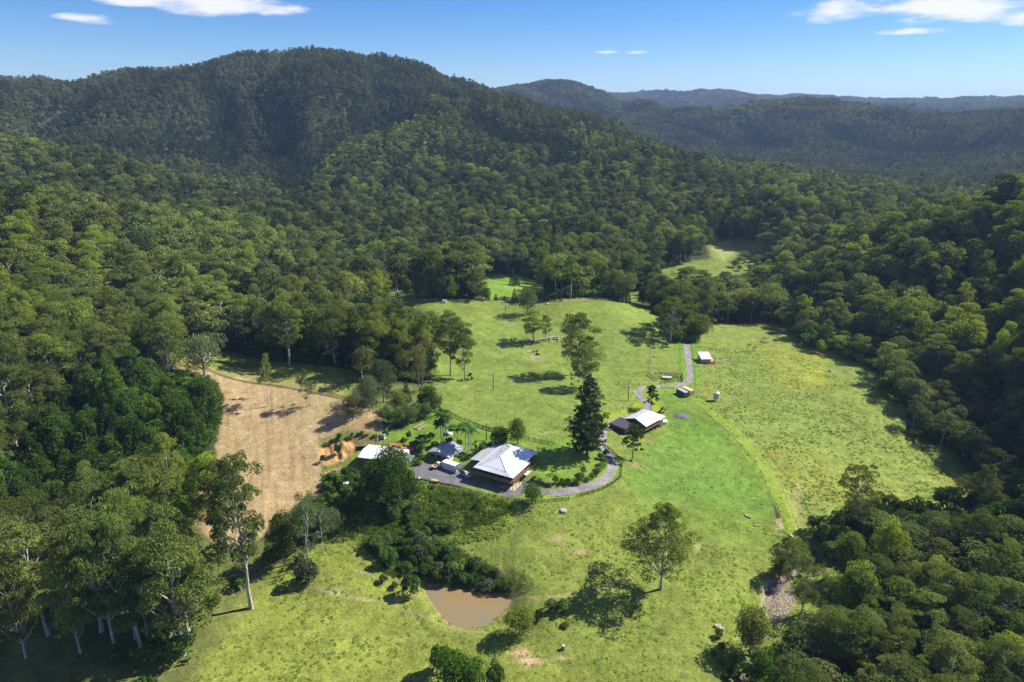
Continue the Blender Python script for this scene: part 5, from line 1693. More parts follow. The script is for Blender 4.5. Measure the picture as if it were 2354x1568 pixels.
# palms
for x, y, t, w, lb in ((1019, 1018, 948, 26, 'tall palm behind the garage, the highest'), (1014, 1020, 972, 24, 'shorter palm beside the highest one behind the garage'), (1026, 1020, 962, 24, 'palm right of the highest one'),
                       (1045, 1018, 982, 22, 'palm at the middle of the palm clump by the garage gable'), (1052, 1021, 984, 20, 'palm behind the garage gable, inner one'), (1071, 1032, 979, 24, 'left palm of the three slender ones between garage and house'),
                       (1077, 1039, 984, 23, 'front palm of the three slender ones between garage and house'), (1083, 1034, 986, 22, 'right palm of the three slender ones between garage and house'),
                       (958, 1040, 1018, 18, 'short palm in the garden behind the rust-red shed'), (972, 1036, 1005, 20, 'palm in the garden left of the garage')):
    PT('palm%d' % (int(x) % 2), x, y, t, w * 1.5, lb, 'palm', 'palm', 'garden palms')
# garden and yard shrubs
G1 = 'garden shrubs around the buildings'
for x, y, t, w, kd, lb in ((1065, 1048, 1036, 14, 'freshshrub', 'low leafy plant in the bed beside the garage wall'), (1074, 1053, 1041, 16, 'shrub1', 'bushy plant at the foot of the three slender palms'), (1082, 1053, 1038, 12, 'shrub2', 'upright plant right of the slender palms'),
                           (1093, 1032, 1018, 7, 'shrub3', 'clipped narrow bush on the lawn behind the big house'), (1093, 1020, 1011, 6, 'darkshrub', 'tiny clipped ball bush on the lawn behind the big house'), (1124, 1026, 1016, 12, 'darkshrub', 'purplish bush against the back of the big house'),
                           (948, 1030, 1012, 20, 'shrub0', 'garden shrub left of the palms'), (928, 1022, 1003, 16, 'shrub1', 'sparse shrub on the garden lawn'), (940, 1010, 988, 14, 'shrub2', 'dark shrub in the middle of the garden lawn'),
                           (886, 1006, 985, 18, 'freshshrub', 'leafy shrub beside the little white hut'), (950, 1054, 1032, 22, 'darkshrub', 'dark shrub beside the green roof'), (968, 1056, 1040, 18, 'shrub3', 'shrub between green roof and garage'),
                           (960, 1068, 1056, 20, 'shrub0', 'low garden bed shrub at the yard corner'), (990, 1012, 992, 20, 'darkshrub', 'dark shrub by the white igloo shed'), (1033, 1022, 1004, 22, 'shrub1', 'dense planting under the palms'), (1056, 1024, 1008, 18, 'shrub2', 'planting at the right of the palm clump'),
                           (1000, 1030, 1010, 20, 'shrub3', 'broad-leaved shrub behind the garage roof'), (883, 1000, 990, 16, 'shrub0', 'bush above the cut bank')):
    PT(kd, x, y, t, w, lb, 'garden_shrub', 'shrub', G1)
G2 = 'shrubs along the lawn edge of the driveway'
for x, y, t, w, kd, lb in ((1228, 1104, 1092, 13, 'shrub0', 'first shrub of the lawn edge next to the house steps'), (1240, 1108, 1098, 12, 'olivecone', 'yellowish shrub by the house steps'), (1260, 1108, 1092, 15, 'palm0', 'spiky cordyline at the lawn edge'),
                           (1276, 1112, 1090, 18, 'shrub1', 'tall narrow shrub right of the cordyline'), (1292, 1113, 1098, 18, 'freshshrub', 'bright green hedge shrub, left part'), (1306, 1113, 1097, 18, 'freshshrub', 'bright green hedge shrub, right part'),
                           (1322, 1112, 1096, 18, 'shrub2', 'olive shrub in the lawn edge'), (1334, 1110, 1084, 20, 'shrub3', 'taller bushy shrub at the middle of the lawn edge'), (1340, 1090, 1067, 18, 'greyshrub', 'bottlebrush-like bush on the lawn'),
                           (1350, 1106, 1094, 18, 'greyshrub', 'greyish shrub right of the taller one'), (1362, 1099, 1088, 14, 'freshshrub', 'pale flowering shrub near the bend'), (1374, 1090, 1072, 20, 'olivecone', 'rounded brownish shrub at the bend'),
                           (1382, 1082, 1060, 22, 'shrub1', 'large shrub at the bend of the driveway'), (1388, 1072, 1048, 24, 'greyshrub', 'grey flowering shrub at the bend of the driveway'), (1380, 1055, 1038, 16, 'shrub0', 'shrub between the hoop pine and the driveway'),
                           (1392, 1050, 1030, 18, 'greyshrub', 'sparse grey shrub beside the driveway')):
    PT(kd, x, y, t, w, lb, 'edging_shrub', 'shrub', G2)
# thicket between yard and dam, scrub on the bank
rng = np.random.default_rng(55)


def thicket(poly, n, smin, smax, kinds, label, group, name='scrub_bush', seed=1, minsep=.55, big_top=None):
    rg = np.random.default_rng(seed)
    xs = [p[0] for p in poly]; ys = [p[1] for p in poly]
    done = []
    t = 0
    while len(done) < n and t < n * 80:
        t += 1
        x = rg.uniform(min(xs), max(xs)); y = rg.uniform(min(ys), max(ys))
        if not inpoly(np.array([x]), np.array([y]), poly)[0]:
            continue
        s = rg.uniform(smin, smax)
        if any(math.hypot(x - a, (y - b) * 1.6) < minsep * (s + c) * .6 for a, b, c in done):
            continue
        done.append((x, y, s))
    done.sort(key=lambda q: q[1])
    for x, y, s in done:
        PT(kinds[rg.integers(len(kinds))], x, y, y - s * rg.uniform(.75, 1.1), s * rg.uniform(.95, 1.35), label, name, 'bush', group)


TH = [(845, 1262), (900, 1243), (960, 1250), (1010, 1262), (1060, 1290), (1100, 1305), (1150, 1330), (1170, 1362), (1120, 1358), (1060, 1342), (1010, 1338), (960, 1325), (900, 1300), (860, 1290)]
thicket(TH, 36, 20, 40, ['shrub0', 'shrub1', 'shrub2', 'shrub3', 'greyshrub', 'freshshrub', 'shrub1'], 'dense mixed bush of the thicket above the brown dam', 'bushes of the thicket above the dam', seed=3)
thicket([(745, 1100), (800, 1085), (840, 1110), (850, 1160), (800, 1190), (750, 1170)], 22, 14, 28, ['shrub0', 'shrub1', 'freshshrub', 'shrub2'], 'weedy green bush around the white water tank', 'bushes around the water tank', seed=4)
thicket([(940, 1120), (1010, 1122), (1080, 1140), (1150, 1158), (1160, 1180), (1080, 1200), (990, 1195), (930, 1180)], 16, 8, 15, ['shrub0', 'shrub1', 'shrub2', 'shrub3', 'freshshrub'], 'low scrubby bush on the bank below the yard fence', 'bushes on the bank below the yard', seed=5)
thicket([(940, 1190), (1050, 1200), (1020, 1240), (920, 1235)], 14, 14, 26, ['shrub0', 'greyshrub', 'shrub2'], 'bush between the yard bank and the thicket', 'bushes between the bank and the thicket', seed=6)
thicket([(900, 1150), (950, 1165), (950, 1200), (905, 1200)], 7, 26, 40, ['greyshrub', 'shrub1'], 'grey-green bush at the foot of the huge dark tree', 'bushes below the huge dark tree', seed=16)
thicket([(735, 1020), (800, 995), (865, 1003), (860, 1012), (800, 1012), (760, 1020), (740, 1045)], 14, 7, 14, ['shrub0', 'freshshrub', 'shrub2'], 'small bush on the rim of the orange cut bank', 'bushes on the rim of the cut bank', seed=7)
PT('shrub1', 742, 1062, 1044, 14, 'round green bush growing on the orange bank', 'bush', 'bush')
PT('shrub2', 777, 1046, 1016, 20, 'leafy sapling growing in the middle of the orange bank', 'bush', 'bush')
for x, y, t, w, kd, lb in ((1194, 1458, 1396, 74, 'dome2', 'large round bush right of the dam'), (1237, 1424, 1402, 26, 'darkshrub', 'small dark bush between the dam and the big shadow'), (1268, 1402, 1372, 36, 'greyshrub', 'grey-green bush, left of the pair by the big tree shadow'),
                           (1292, 1406, 1376, 36, 'shrub1', 'green bush, right of the pair by the big tree shadow'), (944, 1366, 1314, 44, 'shrub0', 'bush at the left end of the dam'), (1012, 1548, 1480, 60, 'shrub1', 'dark leafy bush at the bottom edge, left of the group'),
                           (1045, 1590, 1505, 76, 'freshdome', 'bright green bush at the bottom edge, middle of the group'), (1090, 1600, 1520, 70, 'freshdome', 'bright yellow-green bush at the bottom edge, right of the middle'), (1140, 1585, 1515, 52, 'shrub2', 'rightmost bush of the group at the bottom edge'),
                           (880, 1338, 1318, 22, 'shrub3', 'small bush on the slope left of the thicket'), (905, 1352, 1338, 20, 'shrub0', 'low bush left of the dam'), (690, 1335, 1316, 26, 'shrub2', 'small bush on the cattle track'),
                           (1300, 1440, 1428, 22, 'shrub3', 'low scrub below the pair of bushes')):
    PT(kd, x, y, t, w, lb, 'bush', 'bush')
thicket([(1860, 1225), (1900, 1215), (1960, 1190), (2020, 1180), (2100, 1180), (2180, 1170), (2250, 1180), (2353, 1160), (2400, 1230), (2200, 1230), (2080, 1260), (1990, 1280), (1900, 1285)], 44, 36, 66,
        ['greyshrub', 'darkshrub', 'darkdome1', 'shrub1', 'greydome'], 'bushy creekside tree with dark and silvery leaves at the foot of the right paddock', 'creekside bushes below the right paddock', 'creekside_bush', seed=8)
thicket([(1790, 745), (1840, 790), (1900, 808), (1960, 830), (2020, 860), (2030, 845), (1960, 805), (1880, 780), (1820, 740)], 26, 12, 24, ['greyshrub', 'shrub1', 'darkshrub'], 'low bush along the top edge of the right paddock', 'bushes along the top edge of the right paddock', seed=9)
thicket([(2010, 895), (2080, 935), (2110, 985), (2080, 1000), (2200, 1035), (2260, 1090), (2340, 1140), (2353, 1100), (2270, 1040), (2180, 990), (2120, 930), (2050, 880)], 30, 20, 44, ['darkshrub', 'shrub1', 'dome0', 'shrub2'], 'dark bush under the forest edge at the right of the paddock',
        'bushes under the right forest edge', seed=10)
thicket([(1700, 585), (1760, 590), (1790, 630), (1700, 660), (1640, 640), (1680, 615)], 30, 10, 20, ['greyshrub', 'greydome', 'greyshrub'], 'silvery shrub beside the distant clearing', 'silvery shrubs by the distant clearing', seed=11)
thicket([(1650, 1440), (1700, 1500), (1690, 1568), (1670, 1568), (1640, 1510)], 6, 14, 26, ['shrub0', 'shrub1'], 'weedy clump on the creek bank at the bottom', 'weeds on the lower creek bank', seed=12)
thicket([(520, 800), (560, 798), (660, 822), (820, 842), (820, 852), (700, 845), (560, 822)], 22, 8, 16, ['freshshrub', 'shrub1'], 'bright weedy clump along the forest edge above the green clearing', 'weeds along the forest edge of the clearing', seed=13)
thicket([(1030, 886), (1100, 872), (1100, 850), (1060, 850), (990, 880)], 5, 6, 10, ['shrub0', 'shrub2'], 'low bush under the tall clump by the upper paddock', 'bushes under the tall clump', seed=14)
thicket([(60, 1090), (300, 1130), (420, 1080), (480, 1080), (430, 1150), (440, 1210), (330, 1230), (100, 1200)], 42, 30, 56, ['shrub1', 'vine0', 'vine1', 'shrub0', 'freshshrub'], 'leafy tangle of the gully between the creeper trees and the lower left stand',
        'tangled bushes of the left gully', seed=15)


# ------------------------------------------------------------------ grass tussocks
def tuft(seed):
    rg = np.random.default_rng(seed); g = Geo()
    g.leaves(rg, (0, 0, 0), (.55, .5, .30), 26, .34, low=0, jitter=.5, inner=.55)
    return g


def tussocks():
    rg = np.random.default_rng(77)
    n = 420000
    r = np.sqrt(rg.uniform(100 ** 2, 400 ** 2, n)); a = rg.uniform(-R(40), R(40), n)
    X = r * np.sin(a); Y = r * np.cos(a); Z = ht(X, Y)
    px, py, _ = proj(np.stack([X, Y, Z], 1))
    d = np.clip((fbm(X / 9, Y / 9, 120, 4) - .30) * 2.2, 0, 1) * .20
    right = inpoly(px, py, [(1600, 790), (1640, 742), (1800, 742), (1930, 812), (2030, 858), (2100, 930), (2190, 1040), (2300, 1140), (2240, 1180), (1880, 1225), (1840, 1180), (1780, 1080), (1700, 985), (1620, 930), (1600, 850)])
    low = inpoly(px, py, [(420, 1600), (560, 1390), (700, 1250), (900, 1160), (1230, 1160), (1420, 1150), (1560, 1200), (1800, 1200), (1920, 1330), (1920, 1600)])
    bank = inpoly(px, py, [(740, 1090), (800, 1090), (950, 1105), (1010, 1115), (1160, 1150), (1180, 1165), (1150, 1230), (1050, 1250), (900, 1250), (780, 1230)])
    weight = np.where(right, 1.0, np.where(low, .85, 0.12)) * d + np.where(bank, .8, 0)
    lawn = inpoly(px, py, [(880, 1010), (985, 950), (1100, 975), (1240, 1005), (1300, 1005), (1420, 1020), (1440, 1080), (1400, 1140), (1225, 1150), (950, 1105), (850, 1080)])
    m = (rg.random(n) < weight) & in_keep(px, py) & ~inpoly(px, py, K_FIELD) & ~inpoly(px, py, DAM) & ~lawn & ~inpoly(X, Y, dam_w)
    m &= segdist(X, Y, drive_c[::3]) > 2.5
    m &= segdist(X, Y, creek_w) > 4
    X = X[m]; Y = Y[m]; Z = Z[m]; k = m.sum()
    bk = bank[m]
    s = rg.uniform(.4, 1.1, k) * np.where(bk, 1.9, 1)
    S = np.stack([s * 1.2, s * 1.2, s * rg.uniform(.5, .9, k)], 1)
    print('tussocks', k)
    scatter_stuff('grass_tussocks', 'uneven grass tussocks standing over the paddocks', 'grass', [tuft(q).mesh('grass_tuft', ['tussock_grass']) for q in range(4)], np.stack([X, Y, Z - .02], 1), S, rg.random(k) * 6.28, rg.integers(0, 4, k))


tussocks()


def bank_scrub():
    """knee-high weeds that close over the banks; nobody could count them"""
    rg = np.random.default_rng(91)
    n = 60000
    X = rg.uniform(-75, 20, n); Y = rg.uniform(150, 235, n); Z = ht(X, Y)
    px, py, _ = proj(np.stack([X, Y, Z], 1))
    a = inpoly(px, py, [(745, 1095), (800, 1085), (950, 1108), (1010, 1120), (1160, 1155), (1178, 1170), (1130, 1205), (1050, 1225), (930, 1240), (790, 1220), (750, 1170)])
    b = inpoly(px, py, [(830, 1250), (930, 1215), (1010, 1240), (1110, 1290), (1180, 1345), (1178, 1372), (1000, 1345), (890, 1320)])
    c = inpoly(px, py, [(735, 1015), (800, 990), (868, 1000), (868, 1012), (800, 1010), (760, 1018), (738, 1040)])
    m = (a & (rg.random(n) < .5)) | (b & (rg.random(n) < .45)) | (c & (rg.random(n) < .3))
    m &= ~inpoly(X, Y, yard_w) & ~inpoly(X, Y, dam_w) & (segdist(X, Y, yard_w, True) > 1.5)
    X = X[m]; Y = Y[m]; Z = Z[m]; k = int(m.sum()); print('scrub', k)
    sh = [make_shrub(500 + q, n=5, leaf=.42, nl=20)[1].mesh('weed', ['weed_leaves' if q else 'fresh_leaves']) for q in range(4)]
    s = rg.uniform(.14, .42, k) * (.6 + .9 * fbm(X / 6, Y / 6, 140, 2))
    scatter_stuff('bank_scrub', 'knee-high weeds and scrub closing over the banks below the yard', 'scrub', sh, np.stack([X, Y, Z - .05], 1), np.stack([s, s, s * .9], 1), rg.random(k) * 6.28, rg.integers(0, 4, k))


bank_scrub()


# ------------------------------------------------------------------ buildings, vehicles, fences
simple('roof_white', (0.72, 0.73, 0.74), 0.45, 0.15, var=0.10, scale=.9)
simple('roof_grey', (0.42, 0.44, 0.46), 0.45, 0.2, var=0.06, scale=.6)
simple('roof_dark', (0.085, 0.072, 0.078), 0.5, 0.1, var=0.08, scale=.6)
simple('roof_green', (0.10, 0.17, 0.13), 0.55, 0.0, var=0.1, scale=.6)
simple('roof_rust', (0.42, 0.15, 0.07), 0.7, 0.0, var=0.3, scale=.8)
simple('skylight_panel', (0.45, 0.38, 0.26), 0.35, var=.15)
simple('solar_cell', (0.03, 0.035, 0.05), 0.25, var=.1)
simple('wall_timber', (0.16, 0.085, 0.05), 0.75, var=.2, scale=2)
simple('wall_red', (0.26, 0.10, 0.06), 0.7, var=.15, scale=2)
simple('wall_white', (0.66, 0.66, 0.64), 0.6, var=.06)
simple('wall_dark', (0.035, 0.035, 0.04), 0.6, var=.1)
simple('wall_grey', (0.34, 0.34, 0.35), 0.6, var=.1)
simple('timber_dark', (0.055, 0.042, 0.035), 0.85, var=.25, scale=4)
simple('timber_brown', (0.22, 0.13, 0.075), 0.8, var=.25, scale=3)
simple('timber_grey', (0.24, 0.205, 0.17), 0.85, var=.25, scale=3)
simple('timber_pale', (0.55, 0.45, 0.31), 0.8, var=.2, scale=3)
simple('concrete', (0.42, 0.40, 0.37), 0.85, var=.15, scale=1)
simple('container_white', (0.80, 0.80, 0.78), 0.5, var=.04)
simple('container_green', (0.085, 0.10, 0.095), 0.5, var=.1)
simple('container_yellow', (0.62, 0.50, 0.20), 0.6, var=.12)
simple('container_grey_top', (0.36, 0.38, 0.39), 0.5, var=.08)
simple('steel_dark', (0.05, 0.05, 0.055), 0.5, .3, var=.1)
simple('steel_zinc', (0.42, 0.44, 0.47), 0.4, .5, var=.15)
simple('car_silver', (0.42, 0.42, 0.44), 0.3, .5, var=.02, spec=.6)
simple('car_white', (0.80, 0.80, 0.78), 0.3, var=.02, spec=.6)
simple('car_dark', (0.03, 0.035, 0.045), 0.3, var=.02, spec=.6)
simple('car_glass', (0.02, 0.025, 0.03), 0.1, var=.02, spec=.8)
simple('rubber', (0.02, 0.02, 0.02), 0.9, var=.1)
simple('lamp_glass', (0.7, 0.7, 0.66), 0.2, var=.02)
simple('machine_yellow', (0.60, 0.36, 0.04), 0.5, var=.15)
simple('tank_poly', (0.72, 0.66, 0.60), 0.6, var=.08)
simple('tank_rust', (0.62, 0.52, 0.45), 0.7, var=.35, scale=1.2)
simple('blue_plastic', (0.04, 0.10, 0.55), 0.4, var=.05)
simple('orange_board', (0.75, 0.38, 0.16), 0.8, var=.15)
simple('rock_pale', (0.50, 0.42, 0.31), 0.9, var=.25, scale=1, bump=.05)
simple('shingle', (0.34, 0.28, 0.20), 0.9, var=0.3, scale=1)
simple('gravel_heap', (0.13, 0.13, 0.145), 0.95, var=.3, scale=6, bump=.06)
simple('clay_bank', (0.56, 0.31, 0.11), 0.95, var=.35, scale=.5, bump=.2)
simple('wire_metal', (0.55, 0.55, 0.50), 0.5, .3, var=.05)
simple('hide_brown', (0.16, 0.07, 0.035), 0.7, var=.15, scale=2)
simple('hide_tan', (0.42, 0.28, 0.17), 0.7, var=.15, scale=2)
simple('hide_black', (0.018, 0.016, 0.016), 0.6, var=.15, scale=2)
simple('hide_grey', (0.48, 0.44, 0.42), 0.7, var=.2, scale=2)
simple('soil_bed', (0.16, 0.10, 0.06), 0.95, var=.3)
simple('stone_wall', (0.20, 0.15, 0.12), 0.95, var=.4, scale=2)


def z1(x, y): return 689.4 + x * .19534, 890.5 + y * .19534
def z2(x, y): return 1034.1 + x * .19534, 919.2 + y * .19534
def z3(x, y): return 1292.6 + x * .19534, 746.9 + y * .19534
def z4(x, y): return 861.8 + x * .19534, 632 + y * .19534
def z5(x, y): return 402 + x * .19534, 689.4 + y * .19534
def z6(x, y): return 1378.8 + x * .19534, 574.5 + y * .19534
def z8(x, y): return 1608.6 + x * .19534, 1149 + y * .19534
def z9(x, y): return 919.2 + x * .19534, 1235.2 + y * .19534


class Kit:
    """builds the parts of one thing in its own frame; local x runs along angle a"""

    def __init__(s, name, loc, a, label, category, group=None):
        s.root = empty(name, loc, a, label, category, group)
        s.cache = {}

    def part(s, name, bm, mat, parent=None, label=None, smooth=False, kind=None):
        me = bpy.data.meshes.new(name)
        bmesh.ops.recalc_face_normals(bm, faces=bm.faces[:])
        bm.to_mesh(me); bm.free()
        me.materials.append(MATS[mat])
        if smooth:
            me.polygons.foreach_set('use_smooth', [True] * len(me.polygons))
        o = obj(name, me, parent or s.root)
        if label: o['label'] = label
        if kind: o['kind'] = kind
        return o

    def box(s, name, x0, x1, y0, y1, za, zb, mat, parent=None, bevel=0.0, label=None):
        bm = bmesh.new(); bmesh.ops.create_cube(bm, size=1)
        for v in bm.verts:
            v.co = (x1 if v.co.x > 0 else x0, y1 if v.co.y > 0 else y0, zb if v.co.z > 0 else za)
        if bevel:
            bmesh.ops.bevel(bm, geom=bm.edges[:], offset=bevel, segments=2, affect='EDGES', profile=.5)
        return s.part(name, bm, mat, parent, label)

    def plate(s, name, pts, th, mat, parent=None, label=None, ribs=0):
        """a sheet with thickness under the given corner points"""
        bm = bmesh.new()
        up_ = [bm.verts.new(p) for p in pts]; dn = [bm.verts.new((p[0], p[1], p[2] - th)) for p in pts]
        bm.faces.new(up_); bm.faces.new(dn[::-1])
        n = len(pts)
        for i in range(n):
            bm.faces.new((up_[i], dn[i], dn[(i + 1) % n], up_[(i + 1) % n]))
        if ribs:                                  # raised corrugation battens running down the slope (first edge is the eave)
            a, b, c, d = (Vector(p) for p in (pts[0], pts[1], pts[-2] if len(pts) > 3 else pts[2], pts[-1]))
            for i in range(1, ribs):
                f = i / ribs
                e0 = a.lerp(b, f); e1 = d.lerp(c, f)
                w = (b - a).normalized() * .035
                q = [e0 - w, e0 + w, e1 + w, e1 - w]
                vs = [bm.verts.new((p.x, p.y, p.z + .045)) for p in q] + [bm.verts.new((p.x, p.y, p.z - .01)) for p in q]
                bm.faces.new(vs[:4])
                for k in range(4):
                    bm.faces.new((vs[k], vs[k + 4], vs[(k + 1) % 4 + 4], vs[(k + 1) % 4]))
        return s.part(name, bm, mat, parent, label)

    def cyl(s, name, p, q, r, mat, parent=None, seg=10, r2=None, label=None):
        p = Vector(p); q = Vector(q); d = q - p
        bm = bmesh.new()
        bmesh.ops.create_cone(bm, cap_ends=True, segments=seg, radius1=r, radius2=r if r2 is None else r2, depth=d.length)
        bmesh.ops.transform(bm, matrix=Matrix.Translation((p + q) / 2) @ d.to_track_quat('Z', 'Y').to_matrix().to_4x4(), verts=bm.verts[:])
        return s.part(name, bm, mat, parent, label)

    def beam(s, name, p, q, w, h, mat, parent=None):
        p = Vector(p); q = Vector(q); d = q - p
        bm = bmesh.new(); bmesh.ops.create_cube(bm, size=1)
        bmesh.ops.scale(bm, vec=(w, h, d.length), verts=bm.verts[:])
        bmesh.ops.transform(bm, matrix=Matrix.Translation((p + q) / 2) @ d.to_track_quat('Z', 'Y').to_matrix().to_4x4(), verts=bm.verts[:])
        return s.part(name, bm, mat, parent)

    def railing(s, p, q, zf, mat, parent=None):
        """handrail, bottom rail and close boards as one part, posts on their own"""
        p = Vector((*p, 0)); q = Vector((*q, 0)); d = (q - p); L_ = d.length; d.normalize()
        g = Geo()
        nrm = Vector((-d.y, d.x, 0)) * .03

        def bx(a, b, z0, z1_, t=nrm):
            v = [a - t, b - t, b + t, a + t]
            P = [(w.x, w.y, z0) for w in v] + [(w.x, w.y, z1_) for w in v]
            g.add(P, [[0, 1, 2, 3], [7, 6, 5, 4], [0, 4, 5, 1], [1, 5, 6, 2], [2, 6, 7, 3], [3, 7, 4, 0]])
        bx(p, q, zf + .95, zf + 1.03); bx(p, q, zf + .08, zf + .14)
        k = 0.0
        while k < L_ - .1:
            a = p + d * k
            bx(a, a + d * .12, zf + .14, zf + .95, nrm * .5)
            k += .19
        me = g.mesh('railing', [mat]); me.materials[0] = MATS[mat]
        return obj('railing', me, parent or s.root)


def ang(p, q):
    return math.atan2(q[1] - p[1], q[0] - p[0])


# ---- the big house (local frame: origin at its south-east veranda corner, x along the front, y to the back)
def big_house():
    o = up(*z2(740, 922), 4.4)
    K = Kit('farmhouse', (o.x, o.y, PAD_Z), math.atan2(-.485, .874), 'large raised farmhouse with white hipped metal roofs and timber verandas beside the sealed yard', 'house')
    F, EV, BR, RG = 2.65, 5.0, 5.75, 8.0
    rf = K.plate('roof', [(-3.4, 1.6, BR), (-3.4, 19.6, BR), (-8.7, 14.6, RG), (-8.7, 6.7, RG)], .1, 'roof_white', ribs=16)
    K.plate('roof_slope', [(-14.3, 1.6, BR), (-3.4, 1.6, BR), (-8.7, 6.7, RG)], .1, 'roof_white', rf)
    K.plate('roof_slope', [(-14.3, 19.6, BR), (-14.3, 1.6, BR), (-8.7, 6.7, RG), (-8.7, 14.6, RG)], .1, 'roof_white', rf, ribs=22)
    K.plate('roof_slope', [(-3.4, 19.6, BR), (-14.3, 19.6, BR), (-8.7, 14.6, RG)], .1, 'roof_white', rf)
    for a, b in (((-8.7, 6.7), (-8.7, 14.6)), ((-8.7, 6.7), (-3.4, 1.6)), ((-8.7, 6.7), (-14.3, 1.6)), ((-8.7, 14.6), (-3.4, 19.6)), ((-8.7, 14.6), (-14.3, 19.6))):
        za = RG + .06; zb = RG + .06 if b == (-8.7, 14.6) else BR + .06
        K.beam('ridge_cap', (*a, za), (*b, zb), .3, .07, 'roof_white', rf)
    vr = K.plate('veranda_roof', [(-15.9, -.1, EV), (.1, -.1, EV), (-3.35, 1.65, BR - .06), (-14.35, 1.65, BR - .06)], .08, 'roof_white', ribs=24)
    K.plate('veranda_roof', [(.1, -.1, EV), (.1, 12.7, EV), (-3.35, 12.7, BR - .06), (-3.35, 1.65, BR - .06)], .08, 'roof_white', ribs=20)
    K.plate('veranda_roof', [(-1.2, 12.72, EV + .22), (-1.2, 21.2, EV + .22), (-3.35, 19.55, BR - .06), (-3.35, 12.72, BR - .06)], .08, 'roof_white', ribs=14)
    K.plate('veranda_roof', [(-15.9, 21.2, EV + .2), (-15.9, -.1, EV), (-14.35, 1.65, BR - .06), (-14.35, 19.55, BR - .06)], .08, 'roof_white')
    K.plate('veranda_roof', [(-1.2, 21.2, EV + .22), (-15.9, 21.2, EV + .2), (-14.35, 19.55, BR - .06), (-3.35, 19.55, BR - .06)], .08, 'roof_white')
    for k in range(8):                                 # solar panels above the back eave
        x = -2.6 - k * 1.15
        K.plate('solar_panel', [(x, 20.9, EV + .40), (x - 1.05, 20.9, EV + .40), (x - 1.05, 19.85, EV + .9 - .06), (x, 19.85, EV + .9 - .06)], .05, 'solar_cell')
    cs = K.plate('carport_roof', [(-20.6, 5.4, 4.3), (-15.95, 5.4, 4.75), (-15.95, 17.1, 4.75), (-20.6, 17.1, 4.3)], .1, 'roof_grey')
    for r_, x in enumerate((-19.6, -17.2)):
        for k in range(6):
            y = (8.0 if r_ == 0 else 8.0) + k * .95
            zz = 4.3 + (x + 20.6) * .45 / 4.65 + .02
            K.plate('skylight', [(x - .45, y, zz - .03 + .03), (x + .45, y, zz + .08), (x + .45, y + .75, zz + .08), (x - .45, y + .75, zz)], .05, 'skylight_panel', cs)
    K.plate('back_roof', [(-19.0, 17.15, 4.6), (-15.3, 17.15, 4.9), (-15.3, 20.4, 4.9), (-19.0, 20.4, 4.6)], .1, 'roof_white')
    for x, y in ((-20.4, 5.6), (-20.4, 11.2), (-20.4, 16.9), (-17.2, 5.6)):
        K.beam('post', (x, y, .8), (x, y, 4.3), .14, .14, 'timber_brown')
    # floors, walls
    K.box('deck', -15.6, -.15, .12, 12.5, F - .28, F, 'timber_brown')
    K.box('deck', -15.4, -1.5, 12.5, 20.9, F - .28, F, 'timber_brown', label='rear deck')
    w = K.box('upper_wall', -14.2, -3.5, 2.6, 19.4, F, BR - .25, 'wall_timber')
    K.box('lower_wall', -14.8, -6.2, 4.2, 19.2, 0, F - .28, 'wall_dark')
    K.box('lower_room', -5.6, -1.6, 9.2, 15.0, 0, F - .28, 'wall_timber', label='orange-brown timber room under the veranda')
    for x in (-12.6, -10.2, -7.6, -5.2):
        f = K.box('window', x - .75, x + .75, 2.53, 2.62, F + .9, F + 2.2, 'car_glass')
        K.box('window_frame', x - .82, x + .82, 2.50, 2.56, F + 2.2, F + 2.28, 'wall_white', f)
    for y in (4.6, 7.4, 10.4, 14.5, 17.4):
        f = K.box('window', -3.33, -3.24, y - .7, y + .7, F + .5, F + 2.2, 'car_glass')
        K.box('window_frame', -3.30, -3.21, y - .78, y + .78, F + 2.2, F + 2.28, 'wall_white', f)
    for x in (-.05, -3.1, -6.2, -9.3, -12.4, -15.5):
        K.beam('post', (x, .05, 0), (x, .05, EV), .16, .16, 'timber_brown')
    for y in (2.3, 4.6, 7.0, 9.6, 12.4):
        K.beam('post', (-.05, y, 0), (-.05, y, EV), .16, .16, 'timber_brown')
    for y in (15.2, 18.0, 20.9):
        K.beam('post', (-1.5, y, 0.9), (-1.5, y, EV + .2), .16, .16, 'timber_brown')
    K.railing((-15.5, .02), (-.05, .02), F, 'timber_grey'); K.railing((-.02, .05), (-.02, 12.4), F, 'timber_brown'); K.railing((-1.46, 12.6), (-1.46, 20.9), F, 'timber_brown')
    K.plate('door_canopy', [(.9, 8.2, 2.2), (.9, 11.4, 2.2), (-1.5, 11.4, 2.6), (-1.5, 8.2, 2.6)], .08, 'roof_white')
    K.box('door', -1.62, -1.55, 9.6, 10.6, 0, 2.1, 'wall_white')
    K.box('water_heater', -.9, -.3, 11.2, 11.9, 0, 1.5, 'wall_white')
    K.box('paved_floor', -6.0, .3, .2, 9.0, .06, .12, 'timber_pale', label='pale paved floor under the veranda')
    K.cyl('chimney', (-5.9, 11.5, 6.6), (-5.9, 11.5, 7.9), .16, 'wall_red', seg=8)
    K.cyl('vent_pipe', (-10.8, 9.2, 6.9), (-10.8, 9.2, 7.6), .09, 'wall_white', seg=6)
    K.cyl('vent_pipe', (-12.2, 5.4, 6.2), (-12.2, 5.4, 6.9), .1, 'wall_white', seg=6)
    K.cyl('satellite_dish', (-11.4, 12.0, 7.0), (-11.3, 11.9, 7.35), .4, 'steel_zinc', seg=10, r2=.1)


def lawn_pad():
    pass


